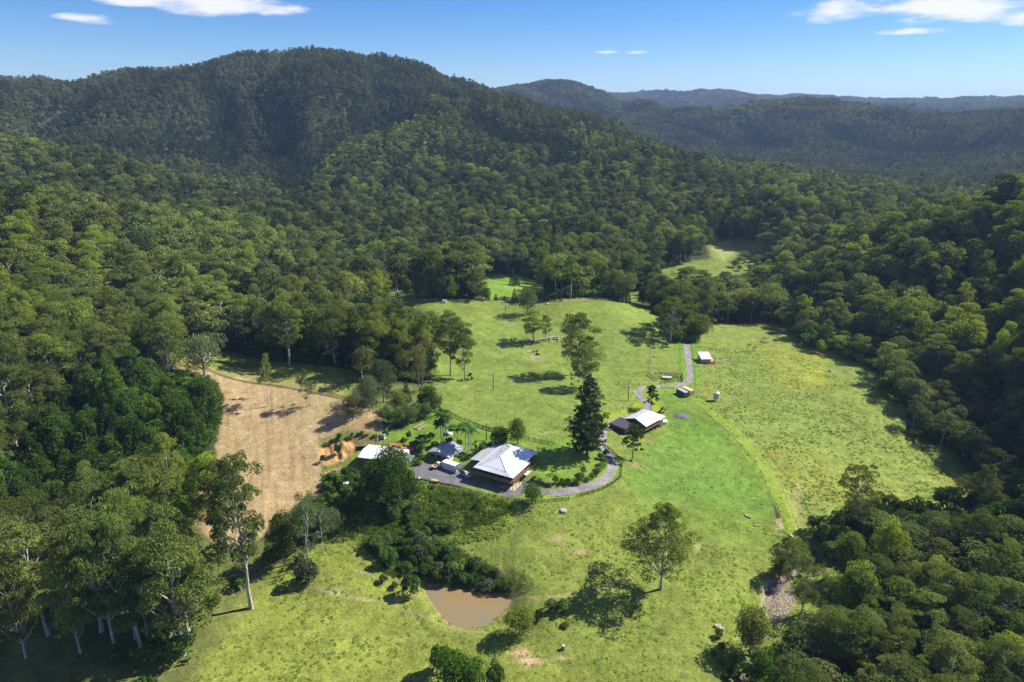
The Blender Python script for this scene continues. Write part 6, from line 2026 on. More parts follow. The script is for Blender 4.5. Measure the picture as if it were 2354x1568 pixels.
def gabled(name, label, o, a, wd, dp, hE, hR, roof, wall, ov=.4, ground=0.0, ribs=10, hip_back=False, category='shed'):
    """gable roof whose ridge runs to the back (local y)"""
    K = Kit(name, o, a, label, category)
    yb = dp - (wd * .35 if hip_back else 0) + (0 if hip_back else ov)
    m = wd / 2
    K.plate('roof', [(-ov, dp + ov, hE), (-ov, -ov, hE), (m, -ov, hR), (m, yb, hR)], .09, roof, ribs=ribs)
    K.plate('roof', [(wd + ov, -ov, hE), (wd + ov, dp + ov, hE), (m, yb, hR), (m, -ov, hR)], .09, roof, ribs=ribs)
    if hip_back:
        K.plate('roof', [(wd + ov, dp + ov, hE), (-ov, dp + ov, hE), (m, yb, hR)], .09, roof)
    K.beam('ridge_cap', (m, -ov, hR + .05), (m, yb, hR + .05), .3, .06, roof)
    return K


def garage():
    o = up(*z1(1500, 752), 2.3)
    a = math.atan2(-.505, .863)
    g0 = PAD_Z + .1
    K = gabled('garage', 'white-walled garage with grey gable roof and open front bays next to the container', (o.x + .4, o.y, g0), a, 9.2, 8.6, 2.75, 4.2, 'roof_grey', 'wall_white')
    K.box('side_wall', -.02, .12, 0, 8.6, 0, 2.75, 'wall_white'); K.box('side_wall', 9.08, 9.22, 0, 8.6, 0, 2.75, 'wall_white'); K.box('rear_wall', .12, 9.08, 8.46, 8.6, 0, 2.75, 'wall_white')
    bm = bmesh.new()
    for y in (.02, .14):
        pass
    v = [bm.verts.new(p) for p in ((0, .02, 2.3), (9.2, .02, 2.3), (9.2, .02, 2.72), (4.6, .02, 4.08), (0, .02, 2.72))]
    w = [bm.verts.new((q.co.x, .14, q.co.z)) for q in v]
    bm.faces.new(v); bm.faces.new(w[::-1])
    for i in range(5):
        bm.faces.new((v[i], w[i], w[(i + 1) % 5], v[(i + 1) % 5]))
    K.part('gable', bm, 'wall_grey')
    for x in (.1, 3.1, 6.1, 9.0):
        K.box('post', x - .1, x + .1, .0, .2, 0, 2.3, 'wall_white')
    K.box('workbench', 1, 2.6, 1.2, 2.2, 0, 1, 'timber_dark'); K.box('crate', 4, 5.0, 1.0, 1.8, 0, .9, 'steel_zinc')
    K.box('window', 9.2, 9.26, 3, 4.6, 1.1, 2.0, 'car_glass')
    K.box('side_canopy', 9.3, 10.9, 6.2, 8.4, 2.0, 2.1, 'roof_grey')


def rust_shed():
    o = up(*z1(687, 818), 2.6)
    a = math.atan2(-1.6, 6.5)
    g = -1.4
    K = Kit('rust_red_shed', (o.x, o.y, g), a, 'long rust-red shed with a white metal roof half hidden behind the huge dark tree', 'shed')
    K.plate('roof', [(-.3, -.3, 4.0), (13.3, -.3, 4.0), (13.3, 4.4, 4.9), (-.3, 4.4, 4.9)], .1, 'roof_white', ribs=14)
    K.plate('roof', [(13.3, 9.6, 4.3), (-.3, 9.6, 4.3), (-.3, 4.4, 4.9), (13.3, 4.4, 4.9)], .1, 'roof_white')
    K.box('front_wall', 0, 13, 0, .15, 0, 4.0, 'wall_red'); K.box('end_wall', 0, .15, .15, 9.3, 0, 4.25, 'wall_red'); K.box('end_wall', 12.85, 13, .15, 9.3, 0, 4.25, 'wall_red'); K.box('rear_wall', .15, 12.85, 9.15, 9.3, 0, 4.25, 'wall_red')
    K.box('red_trim', 12.9, 13.35, -.3, 5, 4.6, 5.1, 'roof_rust')
    K.plate('flat_roof', [(7, 9.7, 4.35), (17.5, 9.7, 4.2), (17.5, 12.5, 4.2), (7, 12.5, 4.35)], .12, 'roof_rust', label='rusty orange lean-to roof at the back')
    K.box('lean_wall', 7.2, 17.3, 9.9, 12.3, 0, 4.15, 'wall_red')
    K.plate('green_roof', [(13.4, .2, 3.1), (19.2, .2, 2.8), (19.2, 7.4, 3.2), (13.4, 7.4, 3.6)], .1, 'roof_green', ribs=8, label='dark green open-sided carport roof')
    for x, y in ((13.6, .4), (19, .4), (19, 7.2)):
        K.beam('post', (x, y, 0), (x, y, 2.9), .12, .12, 'steel_zinc')
    K.box('leaning_sheet', -.9, -.1, 2.0, 5.5, 1.3, 1.4, 'wall_white', label='white sheets leaning beside the shed')
    t = Kit('round_tank_top', tuple(up(*z1(1238, 752), 3.1)), 0, 'rusty round tank top showing above the lean-to roof', 'tank')
    t.cyl('tank', (0, 0, -2.6), (0, 0, .2), 1.5, 'tank_rust', seg=24); t.cyl('lid', (0, 0, .2), (0, 0, .28), 1.2, 'tank_poly', seg=20)


def container(label, p, a, side, top, L_=6.06, doors=False, name='shipping_container'):
    K = Kit(name, p, a, label, 'container')
    W_, H_ = 2.44, 2.59
    g = Geo()
    x = 0.08                                          # corrugated long walls as real folds
    prof = []
    while x < L_ - .08:
        prof += [(x, 0), (x + .09, 0), (x + .13, .05), (x + .22, .05)]; x += .27
    for s_, y0 in ((1, 0), (-1, W_)):
        n = len(prof)
        v = [(px_, y0 + s_ * py_, z) for z in (.12, H_ - .1) for px_, py_ in prof]
        g.add(v, [[i, i + 1, n + i + 1, n + i] for i in range(n - 1)])
    me = g.mesh('corrugated_wall', [side]); me.materials[0] = MATS[side]
    obj('side_wall', me, K.root)
    K.box('roof_panel', .03, L_ - .03, .03, W_ - .03, H_ - .09, H_ - .02, top)
    K.box('floor', .03, L_ - .03, .03, W_ - .03, .04, .14, side)
    K.box('end_wall', .02, .08, .06, W_ - .06, .12, H_ - .1, side)
    for y in (0, W_):
        K.box('rail', 0, L_, y - .05, y + .05, H_ - .12, H_, side); K.box('rail', 0, L_, y - .05, y + .05, 0, .13, side)
        for x in (.06, L_ - .06):
            K.box('corner_post', x - .07, x + .07, y - .06, y + .06, .12, H_ - .1, side)
    if doors:
        for y, s_ in ((0.02, -1), (W_ - .02, 1)):
            bm = bmesh.new(); bmesh.ops.create_cube(bm, size=1)
            bmesh.ops.scale(bm, vec=(1.17, .06, H_ - .3), verts=bm.verts[:])
            bmesh.ops.transform(bm, matrix=Matrix.Translation((L_, y, H_ / 2)) @ Matrix.Rotation(s_ * .5, 4, 'Z') @ Matrix.Translation((.6, 0, 0)), verts=bm.verts[:])
            d = K.part('door', bm, side)
            for q in (.35, .85):
                c = (L_ + q * math.cos(s_ * .5), y + q * math.sin(s_ * .5) + .05)
                K.beam('locking_bar', (c[0], c[1], .3), (c[0], c[1], H_ - .35), .04, .04, 'steel_zinc', d)
    else:
        for y in (.06, W_ / 2 + .02):
            d = K.box('door', L_ - .1, L_ - .04, y, y + W_ / 2 - .08, .14, H_ - .12, side)
            for q in (.35, .8):
                K.beam('locking_bar', (L_ - .01, y + q, .3), (L_ - .01, y + q, H_ - .35), .04, .04, 'steel_zinc', d)
    return K


def right_house():
    o = up(*z3(726, 1098), 1.0)
    g = -3.3
    a = -math.pi / 4
    K = gabled('timber_cottage', 'brown timber cottage with a bright white roof and long veranda beside the lush green field', (o.x + .6, o.y - .4, g), a, 10.0, 13.2, 4.3, 6.3, 'roof_white', 'wall_timber', .5, ribs=14, hip_back=True, category='house')
    F = 2.2
    K.box('floor', 0, 10, 0, 13, F - .2, F, 'timber_brown')
    K.box('wall', .1, 8.0, .35, 12.8, F, 4.35, 'wall_timber')
    K.box('lower_wall', .1, 7.6, .4, 12.6, 0, F - .2, 'wall_timber')
    bm = bmesh.new()
    v = [bm.verts.new(p) for p in ((.1, .3, 4.3), (9.9, .3, 4.3), (5, .3, 6.15))]; w = [bm.verts.new((q.co.x, .42, q.co.z)) for q in v]
    bm.faces.new(v); bm.faces.new(w[::-1])
    for i in range(3):
        bm.faces.new((v[i], w[i], w[(i + 1) % 3], v[(i + 1) % 3]))
    K.part('gable', bm, 'wall_timber')
    for y in (.1, 2.7, 5.3, 7.9, 10.5, 12.9):
        K.beam('post', (9.9, y, 0), (9.9, y, 4.35), .14, .14, 'timber_brown')
    K.railing((9.92, .1), (9.92, 12.9), F, 'timber_brown'); K.railing((8.1, .08), (9.9, .08), F, 'timber_brown')
    for y in (2, 5, 8, 11):
        K.box('window', 8.0, 8.06, y, y + 1.3, F + .5, F + 1.8, 'car_glass')
    K.box('window', 4.2, 5.4, .3, .36, F + .6, F + 1.7, 'car_glass')
    K.cyl('vent_pipe', (2.5, 7, 5.2), (2.5, 7, 6.0), .07, 'steel_zinc', seg=6)
    # flat-looking dark garage
    o2 = up(*z3(552, 1152), .8)
    D = Kit('dark_garage', (o2.x + .1, o2.y - .1, g), a, 'black-walled garage with a dark brown roof joined to the white-roofed cottage', 'garage')
    D.plate('roof', [(-.1, -.2, 4.05), (7.9, -.2, 4.05), (7.9, 7.6, 4.35), (-.1, 7.6, 4.35)], .12, 'roof_dark', ribs=16)
    D.box('front_wall', 0, 7.8, 0, .12, 0, 3.9, 'wall_dark'); D.box('side_wall', 7.66, 7.78, .12, 7.4, 0, 4.0, 'wall_dark'); D.box('side_wall', .02, .14, .12, 7.4, 0, 4.0, 'wall_dark')
    D.box('footing', -.1, 8.1, -.35, .0, 0, .25, 'concrete')
    T = Kit('water_tank', tuple(at(*z3(1150, 1185))), 0, 'cream round water tank under the end of the cottage veranda', 'tank')
    T.cyl('tank', (0, 0, 0), (0, 0, 2.1), 1.1, 'tank_poly', seg=20)
    T = Kit('tank_lid', tuple(at(*z3(1190, 1150))), 0, 'low white round tank with a flat lid behind the cottage', 'tank')
    T.cyl('tank', (0, 0, 0), (0, 0, .9), 1.5, 'concrete', seg=24); T.cyl('lid', (0, 0, .9), (0, 0, 1.0), 1.55, 'container_white', seg=24)


def small_shed():
    p = at(*z3(1634, 452))
    K = Kit('skillion_shed', (p.x, p.y, p.z), R(2), 'small grey shed with a white sloping roof standing alone in the right paddock', 'shed')
    K.plate('roof', [(-.4, -.5, 2.5), (5.6, -.5, 2.5), (5.6, 7, 4.2), (-.4, 7, 4.2)], .1, 'roof_white', ribs=9)
    K.box('front_wall', 0, 5.0, 0, .12, 0, 2.45, 'wall_grey'); K.box('side_wall', 0, .12, .12, 6.5, 0, 2.45, 'wall_grey'); K.box('side_wall', 4.9, 5.02, .12, 6.5, 0, 2.45, 'wall_grey'); K.box('rear_wall', .12, 4.9, 6.4, 6.5, 0, 3.9, 'wall_grey')
    K.box('trough', .1, 1.1, -.7, -.2, 0, .45, 'steel_zinc')
    q = at(*z3(1755, 455))
    T = Kit('pallet_stack', (q.x, q.y, q.z), R(2), 'orange-topped timber pen leaning against the small grey shed', 'pen')
    T.plate('top_board', [(-1.2, 0, 1.3), (1.2, 0, 1.3), (1.2, 2.4, 1.9), (-1.2, 2.4, 1.9)], .08, 'orange_board')
    for k in range(7):
        T.box('slat', -1.2 + k * .38, -1.05 + k * .38, -.05, .05, 0, 1.25, 'timber_brown')
    for x, h in ((1.5, 2.6), (1.8, 3.4), (2.1, 2.4)):
        T.beam('post', (x, 1.0, 0), (x, 1.0, h), .14, .14, 'wall_red')


def silo():
    p = at(*z3(1803, 895))
    K = Kit('grain_silo', (p.x, p.y, p.z), 0, 'small galvanised grain silo on legs in the right paddock', 'silo')
    K.cyl('barrel', (0, 0, 1.3), (0, 0, 4.2), 1.25, 'steel_zinc', seg=24); K.cyl('hopper', (0, 0, .7), (0, 0, 1.3), .3, 'steel_zinc', seg=24, r2=1.25)
    K.cyl('cone_roof', (0, 0, 4.2), (0, 0, 4.9), 1.35, 'roof_white', seg=24, r2=.25); K.cyl('cap', (0, 0, 4.9), (0, 0, 5.05), .3, 'steel_zinc', seg=12)
    for z in (2.0, 2.8, 3.6):
        K.cyl('band', (0, 0, z), (0, 0, z + .06), 1.275, 'steel_zinc', seg=24)
    for k in range(4):
        a = k * math.pi / 2 + .5
        K.beam('leg', (math.cos(a) * 1.2, math.sin(a) * 1.2, 0), (math.cos(a) * 1.15, math.sin(a) * 1.15, 1.6), .1, .1, 'timber_pale')


def wheelset(K, xs, half, r, w=.22):
    for x in xs:
        for s_ in (-1, 1):
            t = K.cyl('wheel', (x, s_ * half - s_ * w, r), (x, s_ * half, r), r, 'rubber', seg=16)
            K.cyl('rim', (x, s_ * half - s_ * .02, r), (x, s_ * half + s_ * .015, r), r * .58, 'steel_zinc', t, seg=10)


def hull(K, name, prof, half, taper, mat, parent=None, bevel=.05):
    """side profile (x,z) extruded to both sides, upper points drawn in by taper"""
    bm = bmesh.new()
    zs = [z for _, z in prof]; z0, z1_ = min(zs), max(zs)
    f = lambda z: half - taper * (z - z0) / (z1_ - z0 + 1e-6)
    a = [bm.verts.new((x, -f(z), z)) for x, z in prof]; b = [bm.verts.new((x, f(z), z)) for x, z in prof]
    bm.faces.new(a); bm.faces.new(b[::-1]); n = len(prof)
    for i in range(n):
        bm.faces.new((a[i], b[i], b[(i + 1) % n], a[(i + 1) % n]))
    bmesh.ops.bevel(bm, geom=bm.edges[:], offset=bevel, segments=2, affect='EDGES', profile=.6)
    return K.part(name, bm, mat, parent, smooth=False)


def wagon(label, p, a, paint, rack=True):
    K = Kit('parked_wagon', p, a, label, 'car')
    hull(K, 'body', [(-2.35, .45), (2.3, .42), (2.38, .75), (2.3, 1.02), (1.2, 1.15), (-2.3, 1.12), (-2.42, .8)], .93, .05, paint, bevel=.07)
    hull(K, 'cabin', [(-2.25, 1.1), (1.25, 1.12), (.55, 1.76), (-2.05, 1.80)], .88, .16, 'car_glass', bevel=.05)
    K.box('roof', -2.0, .55, -.70, .70, 1.78, 1.86, paint, bevel=.03)
    for x in (-2.12, -1.1, -.2):
        for s_ in (-1, 1):
            K.beam('pillar', (x, s_ * .90, 1.1), (x + .05, s_ * .74, 1.8), .09, .05, paint)
    for s_ in (-1, 1):
        K.beam('pillar', (1.2, s_ * .88, 1.12), (.55, s_ * .73, 1.8), .08, .05, paint)
        K.box('headlight', 2.30, 2.40, s_ * .72 - .16, s_ * .72 + .16, .78, .95, 'lamp_glass')
        K.box('mirror', .9, 1.02, s_ * .98 - .1, s_ * .98 + .1, 1.15, 1.32, 'car_dark')
    K.box('bumper', 2.38, 2.55, -.85, .85, .42, .68, 'steel_dark'); K.box('bumper', -2.55, -2.42, -.85, .85, .45, .65, 'steel_dark')
    K.box('bonnet', 1.25, 2.25, -.72, .72, 1.10, 1.15, paint, bevel=.02)
    if rack:
        r_ = K.box('roof_rack', -1.9, .4, -.66, .66, 1.93, 1.97, 'steel_dark')
        K.box('roof_load', -1.5, -.3, -.4, .45, 1.98, 2.15, 'roof_green', r_)
        K.box('roof_load', -.2, .3, -.5, .3, 1.98, 2.1, 'container_white', r_)
        K.box('spare_carrier', -2.68, -2.5, -.35, .35, .75, 1.4, 'rubber')
    wheelset(K, (1.45, -1.4), .95, .42)


def ute(label, p, a):
    K = Kit('flatbed_ute', p, a, label, 'truck')
    hull(K, 'body', [(-.1, .45), (2.35, .42), (2.42, .75), (2.3, 1.02), (1.25, 1.12), (-.1, 1.12)], .9, .05, 'car_white', bevel=.06)
    hull(K, 'cabin', [(-.05, 1.1), (1.25, 1.12), (.75, 1.72), (.05, 1.74)], .86, .14, 'car_glass', bevel=.04)
    K.box('roof', .05, .8, -.70, .70, 1.72, 1.79, 'car_white', bevel=.03)
    for x0, x1 in ((.0, .06), (1.22, .76)):
        for s_ in (-1, 1):
            K.beam('pillar', (x0, s_ * .87, 1.1), (x1, s_ * .73, 1.74), .1, .05, 'car_white')
    K.box('chassis', -2.5, .0, -.4, .4, .5, .72, 'steel_dark')
    t = K.box('tray', -2.6, -.2, -.95, .95, .92, 1.0, 'timber_pale', label='pale timber-floored tray')
    for s_ in (-1, 1):
        K.box('tray_side', -2.6, -.2, s_ * .95 - .03, s_ * .95 + .03, 1.0, 1.24, 'container_yellow', t)
        K.box('headlight', 2.34, 2.44, s_ * .7 - .15, s_ * .7 + .15, .76, .93, 'lamp_glass')
    K.box('tray_tail', -2.63, -2.57, -.92, .92, 1.0, 1.24, 'container_yellow', t)
    K.box('headboard', -.24, -.18, -.92, .92, 1.0, 1.7, 'car_white', t)
    K.box('cargo', -1.6, -.6, -.5, .4, 1.0, 1.35, 'timber_brown')
    wheelset(K, (1.5, -1.5), .92, .38)


def excavator():
    p = at(*z3(1163, 1030)); 
    K = Kit('mini_excavator', (p.x, p.y, p.z), R(40), 'small yellow excavator parked behind the cottage', 'excavator')
    for s_ in (-1, 1):
        K.box('track', -1.1, 1.1, s_ * .75 - .18, s_ * .75 + .18, 0, .5, 'rubber', bevel=.12)
    K.box('body', -1.0, .7, -.75, .75, .55, 1.2, 'machine_yellow', bevel=.08)
    K.box('cab', -.5, .5, -.65, .2, 1.2, 2.3, 'car_dark', bevel=.06); K.box('cab_roof', -.55, .55, -.7, .25, 2.3, 2.38, 'steel_dark')
    K.beam('boom', (.7, 0, 1.0), (1.9, 0, 2.3), .22, .3, 'machine_yellow'); K.beam('dipper_arm', (1.9, 0, 2.3), (2.7, 0, 1.0), .18, .24, 'machine_yellow')
    K.box('bucket', 2.4, 3.0, -.35, .35, .3, .9, 'steel_dark', bevel=.08); K.box('blade', -1.6, -1.5, -.9, .9, .1, .5, 'machine_yellow')


pad = [tuple(up(x, y, -3.3)[:2]) for x, y in (z3(540, 1270), z3(720, 1310), z3(980, 1270), z3(1220, 1150), z3(1180, 1060), z3(930, 990), z3(700, 1080), z3(550, 1150))]
big_house()
garage()
rust_shed()
b0 = up(*z1(1668, 875), 1.95)
container('white shipping container with its end doors open standing in the sealed yard', (b0.x, b0.y, PAD_Z + .06), R(-33.7), 'container_white', 'container_white', doors=True)
right_house()
c0 = at(*z3(1340, 818))
p1_ = at(*z3(1336, 805)); p2_ = at(*z3(1398, 845)); 
container('dark green container with a grey roof, left of the pair below the driveway bend', (p1_.x, p1_.y, min(p1_.z, p2_.z)), math.atan2(-.90, .44), 'container_green', 'container_grey_top')
p1_ = at(*z3(1394, 785))
container('yellow-roofed timber-coloured container, right of the pair below the driveway bend', (p1_.x, p1_.y, p1_.z - .1), math.atan2(-.86, .50), 'timber_pale', 'container_yellow')
small_shed()
silo()
q0 = up(*z1(1953, 1030), .2); qa = up(*z1(1900, 990), .5); qb = up(*z1(2020, 1048), .5)
wagon('silver four-wheel-drive wagon with a loaded roof rack parked in front of the big house', (q0.x, q0.y, PAD_Z + .05), ang(qa, qb), 'car_silver')
q0 = up(*z1(1622, 915), .2); qa = up(*z1(1585, 915), .5); qb = up(*z1(1660, 880), .5)
ute('white flatbed utility with a pale tray parked beside the container', (q0.x, q0.y, PAD_Z + .05), ang(qa, qb))
q0 = at(*z6(1026, 1022))
wagon('dark car driving in the shade of the trees on the driveway', (q0.x, q0.y, q0.z + .08), R(92), 'car_dark', rack=False)
excavator()


# little building bits
def small_things():
    p = at(*z1(985, 600)); K = Kit('garden_hut', tuple(p), R(-20), 'tiny white garden hut at the corner of the garden fence', 'hut')
    K.box('wall', -.8, .8, -.8, .8, 0, 1.9, 'wall_white'); K.plate('roof', [(-1, -1, 1.95), (1, -1, 1.95), (1, 1, 2.25), (-1, 1, 2.25)], .08, 'roof_white'); K.box('door', -.4, .3, -.84, -.79, 0, 1.7, 'wall_grey')
    p = at(*z1(1745, 545)); K = Kit('igloo_greenhouse', tuple(p), R(-20), 'white domed garden tunnel behind the palms', 'greenhouse')
    bm = bmesh.new(); bmesh.ops.create_uvsphere(bm, u_segments=20, v_segments=12, radius=1)
    bmesh.ops.delete(bm, geom=[v for v in bm.verts if v.co.z < -.05], context='VERTS'); bmesh.ops.scale(bm, vec=(1.7, 1.4, 1.35), verts=bm.verts[:])
    K.part('cover', bm, 'container_white', smooth=True); K.box('doorway', -.4, .4, -1.45, -1.3, 0, .9, 'car_dark')
    p = at(*z1(557, 1172)); K = Kit('water_tank', tuple(p), 0, 'white round water tank among bushes on the slope left of the huge dark tree', 'tank')
    K.cyl('tank', (0, 0, 0), (0, 0, 2.2), 1.55, 'container_white', seg=28); K.cyl('tank_roof', (0, 0, 2.2), (0, 0, 2.5), 1.6, 'container_white', seg=28, r2=.3); K.cyl('hatch', (-.3, -.7, 2.3), (-.3, -.7, 2.5), .25, 'steel_dark', seg=10)
    K.beam('inlet_pipe', (.6, .2, 2.3), (1.2, .8, 3.3), .1, .1, 'wall_white')
    for x, y, r, h, m_, lb in ((325, 735, 2.1, 2.6, 'tank_rust', 'rust-stained white water tank, front one of the pair by the wattle'), (398, 690, 2.0, 2.6, 'container_white', 'white water tank, rear one of the pair by the wattle')):
        p = at(*z5(x, y)); K = Kit('water_tank', tuple(p), 0, lb, 'tank', 'pair of tanks above the brown field')
        K.cyl('tank', (0, 0, 0), (0, 0, h), r, m_, seg=28); K.cyl('tank_roof', (0, 0, h), (0, 0, h + .5), r * 1.02, m_, seg=28, r2=.3)
    p = at(*z1(1580, 1122)); K = Kit('work_table', tuple(p), R(-15), 'pale yellow board table against the yard fence', 'table')
    K.box('board', -1.2, 1.2, -.6, .6, .85, .95, 'container_yellow')
    for x in (-1.0, 1.0):
        for y in (-.45, .45): K.box('leg', x - .05, x + .05, y - .05, y + .05, 0, .85, 'timber_pale')
    p = at(*z1(1385, 1085)); K = Kit('quad_bike', (p.x, p.y, p.z), R(-20), 'white farm buggy parked at the left end of the yard fence', 'buggy')
    K.box('body', -.9, .9, -.5, .5, .45, .85, 'container_white', bevel=.1); K.box('seat', -.5, .1, -.3, .3, .85, 1.0, 'rubber'); K.beam('handlebar', (.5, -.4, 1.15), (.5, .4, 1.15), .05, .05, 'steel_dark'); K.beam('steering_column', (.5, 0, .8), (.5, 0, 1.15), .06, .06, 'steel_dark')
    wheelset(K, (.65, -.65), .6, .3)
    p = at(*z2(1335, 1310)); K = Kit('concrete_trough', tuple(p), 0, 'round concrete water trough with a post in the paddock below the drive', 'trough')
    K.cyl('basin', (0, 0, 0), (0, 0, .55), 1.1, 'concrete', seg=24); K.cyl('lid', (0, 0, .55), (0, 0, .58), .95, 'wall_grey', seg=20); K.beam('post', (-.9, -1.2, 0), (-.9, -1.2, 1.8), .12, .12, 'timber_grey')
    p = at(*z4(817, 328)); K = Kit('pump_box', tuple(p), 0, 'small white box at the shaded fence of the upper paddock', 'box')
    K.box('box', -1.3, 1.3, -.9, .9, 0, 1.7, 'container_white', bevel=.08); K.box('lid', -1.35, 1.35, -.95, .95, 1.7, 1.8, 'wall_grey')
    # raised bed
    a_ = at(*z1(1385, 500)); b_ = at(*z1(1545, 400)); K = Kit('raised_bed', tuple(a_), ang(a_, b_), 'long timber-edged garden bed on the lawn behind the rust-red shed', 'garden bed')
    L_ = (b_ - a_).length
    for y in (0, 2.0): K.box('board', 0, L_, y - .08, y + .08, -.5, .45, 'timber_pale')
    K.box('end_board', -.08, .08, 0, 2, -.5, .45, 'timber_pale'); K.box('end_board', L_ - .08, L_ + .08, 0, 2, -.5, .45, 'timber_pale'); K.box('soil', .08, L_ - .08, .08, 1.92, -.5, .3, 'soil_bed')
    a_ = at(*z1(480, 880)); b_ = at(*z1(612, 790)); K = Kit('concrete_edge', tuple(a_), ang(a_, b_), 'pale concrete edging at the foot of the orange cut', 'kerb'); K.box('block', 0, (b_ - a_).length, -.2, .2, -.6, .35, 'concrete')
    a_ = at(*z1(655, 745)); b_ = at(*z1(800, 745)); K = Kit('retaining_wall', tuple(a_), ang(a_, b_), 'dark sleeper retaining wall behind the rust-red shed', 'wall')
    for k in range(6): K.box('sleeper', 0, (b_ - a_).length, -.12, .12, -.8 + k * .42, -.8 + k * .42 + .39, 'timber_dark')
    # hoop frame on the lawn, gates, steps
    p = at(*z2(1245, 905)); K = Kit('goal_frame', tuple(p), R(20), 'thin metal frame on a post at the lawn edge', 'goal')
    K.beam('pole', (0, 0, 0), (0, 0, 3.0), .09, .09, 'steel_dark'); K.box('frame_bar', -.6, .6, -.04, .04, 3.0, 3.08, 'steel_dark'); K.box('frame_bar', -.6, .6, -.04, .04, 3.8, 3.88, 'steel_dark'); K.box('frame_bar', -.64, -.56, -.04, .04, 3.0, 3.88, 'steel_dark'); K.box('frame_bar', .56, .64, -.04, .04, 3.0, 3.88, 'steel_dark')
    p = at(*z3(1378, 1075)); 
    g = Geo(); rg = np.random.default_rng(4)
    n = 20; v = [(0, 0, 1.0)]; f = []
    for r_, z in ((1.2, .75), (2.4, .35), (3.4, -.15)):
        for k in range(n):
            a = k / n * 6.283; v.append((math.cos(a) * r_ * (1 + .12 * rg.normal()) * 1.15, math.sin(a) * r_ * (1 + .1 * rg.normal()), z + .08 * rg.normal()))
    f3 = [[0, 1 + k, 1 + (k + 1) % n] for k in range(n)]; f4 = [[1 + r_ * n + k, 1 + (r_ + 1) * n + k, 1 + (r_ + 1) * n + (k + 1) % n, 1 + r_ * n + (k + 1) % n] for r_ in range(2) for k in range(n)]
    g.add(v, f3); g.v[-1]; g.f4.append(np.array(f4)); g.m4.append(np.zeros(len(f4), int))
    o = obj('gravel_heap', g.mesh('gravel_heap', ['gravel_heap'], True), None, label='low heap of dark grey gravel in the lush green field', category='gravel heap'); o.location = p
    # stone steps / garden wall at the drive end of the house
    a_ = at(*z2(935, 950)); b_ = at(*z2(1070, 985)); K = Kit('garden_wall', tuple(a_), ang(a_, b_), 'low dark stone garden wall beside the drive and the lawn', 'wall')
    for k in range(9): K.box('stone', k * .95, k * .95 + .9, -.3, .3, -.4, .8 + .1 * (k % 3), 'stone_wall', bevel=.06)


small_things()


# ---- logs, rocks, stumps
def log(p0, p1, r, label, mat='timber_grey', name='log', group=None):
    a = at(*p0); b = at(*p1); a.z += r * .8; b.z += r * .8
    K = Kit(name, tuple(a), 0, label, 'log', group)
    d = b - a
    rg = np.random.default_rng(int(abs(a.x * 10)) % 999)
    n = 5; ts = np.linspace(0, 1, n)
    g = Geo(); pts = np.array([tuple(d * t) for t in ts]) + rg.normal(size=(n, 3)) * r * .15
    g.tube(pts, np.linspace(r * 1.1, r * .8, n), 8, cap=True)
    me = g.mesh('log', [mat]); obj('bark', me, K.root)
    return K


log(z2(1158, 662), z2(1244, 720), .32, 'long weathered log lying on the lawn'); log(z2(1270, 682), z2(1302, 655), .28, 'short thick log lying on the lawn beside the long one')
G3 = 'fence posts left lying near the farm track'
log(z8(525, 182), z8(583, 190), .22, 'upper pale post of the crossed pair on the grass left of the farm track', 'timber_pale', group=G3); log(z8(535, 192), z8(605, 218), .24, 'lower pale post of the crossed pair on the grass left of the farm track', 'timber_pale', group=G3)
log(z8(632, 302), z8(710, 315), .22, 'single pale post on the grass below the crossed pair', 'timber_pale', group=G3)
log(z8(1035, 402), z8(1100, 438), .22, 'upper pale post beside the farm track', 'timber_pale', group=G3); log(z8(1058, 425), z8(1125, 470), .25, 'lower pale post beside the farm track', 'timber_pale', group=G3)
log(z3(1285, 1176), z3(1395, 1210), .2, 'long pale plank lying in the lush green field', 'timber_pale'); log(z3(1510, 1176), z3(1575, 1206), .14, 'thin pale plank lying in the lush green field', 'timber_pale')
log(z3(1915, 423), z3(2000, 427), .25, 'white post lying right of the small shed', 'timber_pale'); log(z3(1890, 415), z3(1900, 440), .22, 'short white post near the small shed', 'timber_pale')


def blob(name, p, s, mat, label, category, seed=0):
    bm = bmesh.new(); bmesh.ops.create_icosphere(bm, subdivisions=2, radius=1)
    rg = np.random.default_rng(seed)
    for v in bm.verts:
        k = 1 + .28 * (rg.random() - .5); v.co = Vector((v.co.x * s[0] * k, v.co.y * s[1] * k, v.co.z * s[2] * k))
    me = bpy.data.meshes.new(name); bm.to_mesh(me); bm.free(); me.materials.append(MATS[mat])
    o = obj(name, me, None, label=label, category=category); o.location = p
    return o


for k, (x, y, s_) in enumerate(((185, 1492, .55), (225, 1520, .6), (262, 1522, .5), (235, 1495, .4))):
    p = at(*z8(x, y)); blob('boulder', (p.x, p.y, p.z + s_ * .5), (s_, s_ * .9, s_ * .8), 'rock_pale', ('left', 'middle', 'right', 'small upper')[k] + ' boulder of the little stone heap near the creek', 'rock', k)
log(z8(195, 1475), z8(238, 1480), .25, 'short log lying on the little stone heap near the creek', 'timber_pale')
for k, (px_, py_, s_, lb) in enumerate(((1099, 1293, .55, 'old brown stump above the dam'), (1294, 1493, .6, 'grey stump in the near paddock'), (952, 714, .9, 'pale broken stump below the shade trees'), (553, 1356, .6, 'stump near the tallest foreground eucalypt'))):
    p = at(px_, py_); K = Kit('tree_stump', tuple(p), 0, lb, 'stump')
    K.cyl('stump', (0, 0, -.2), (.05, .05, 1.3 * s_ / .6), s_, 'bark_mid', seg=9, r2=s_ * .75); K.cyl('cut_face', (.05, .05, 1.3 * s_ / .6), (.05, .05, 1.3 * s_ / .6 + .03), s_ * .7, 'timber_pale', seg=9)
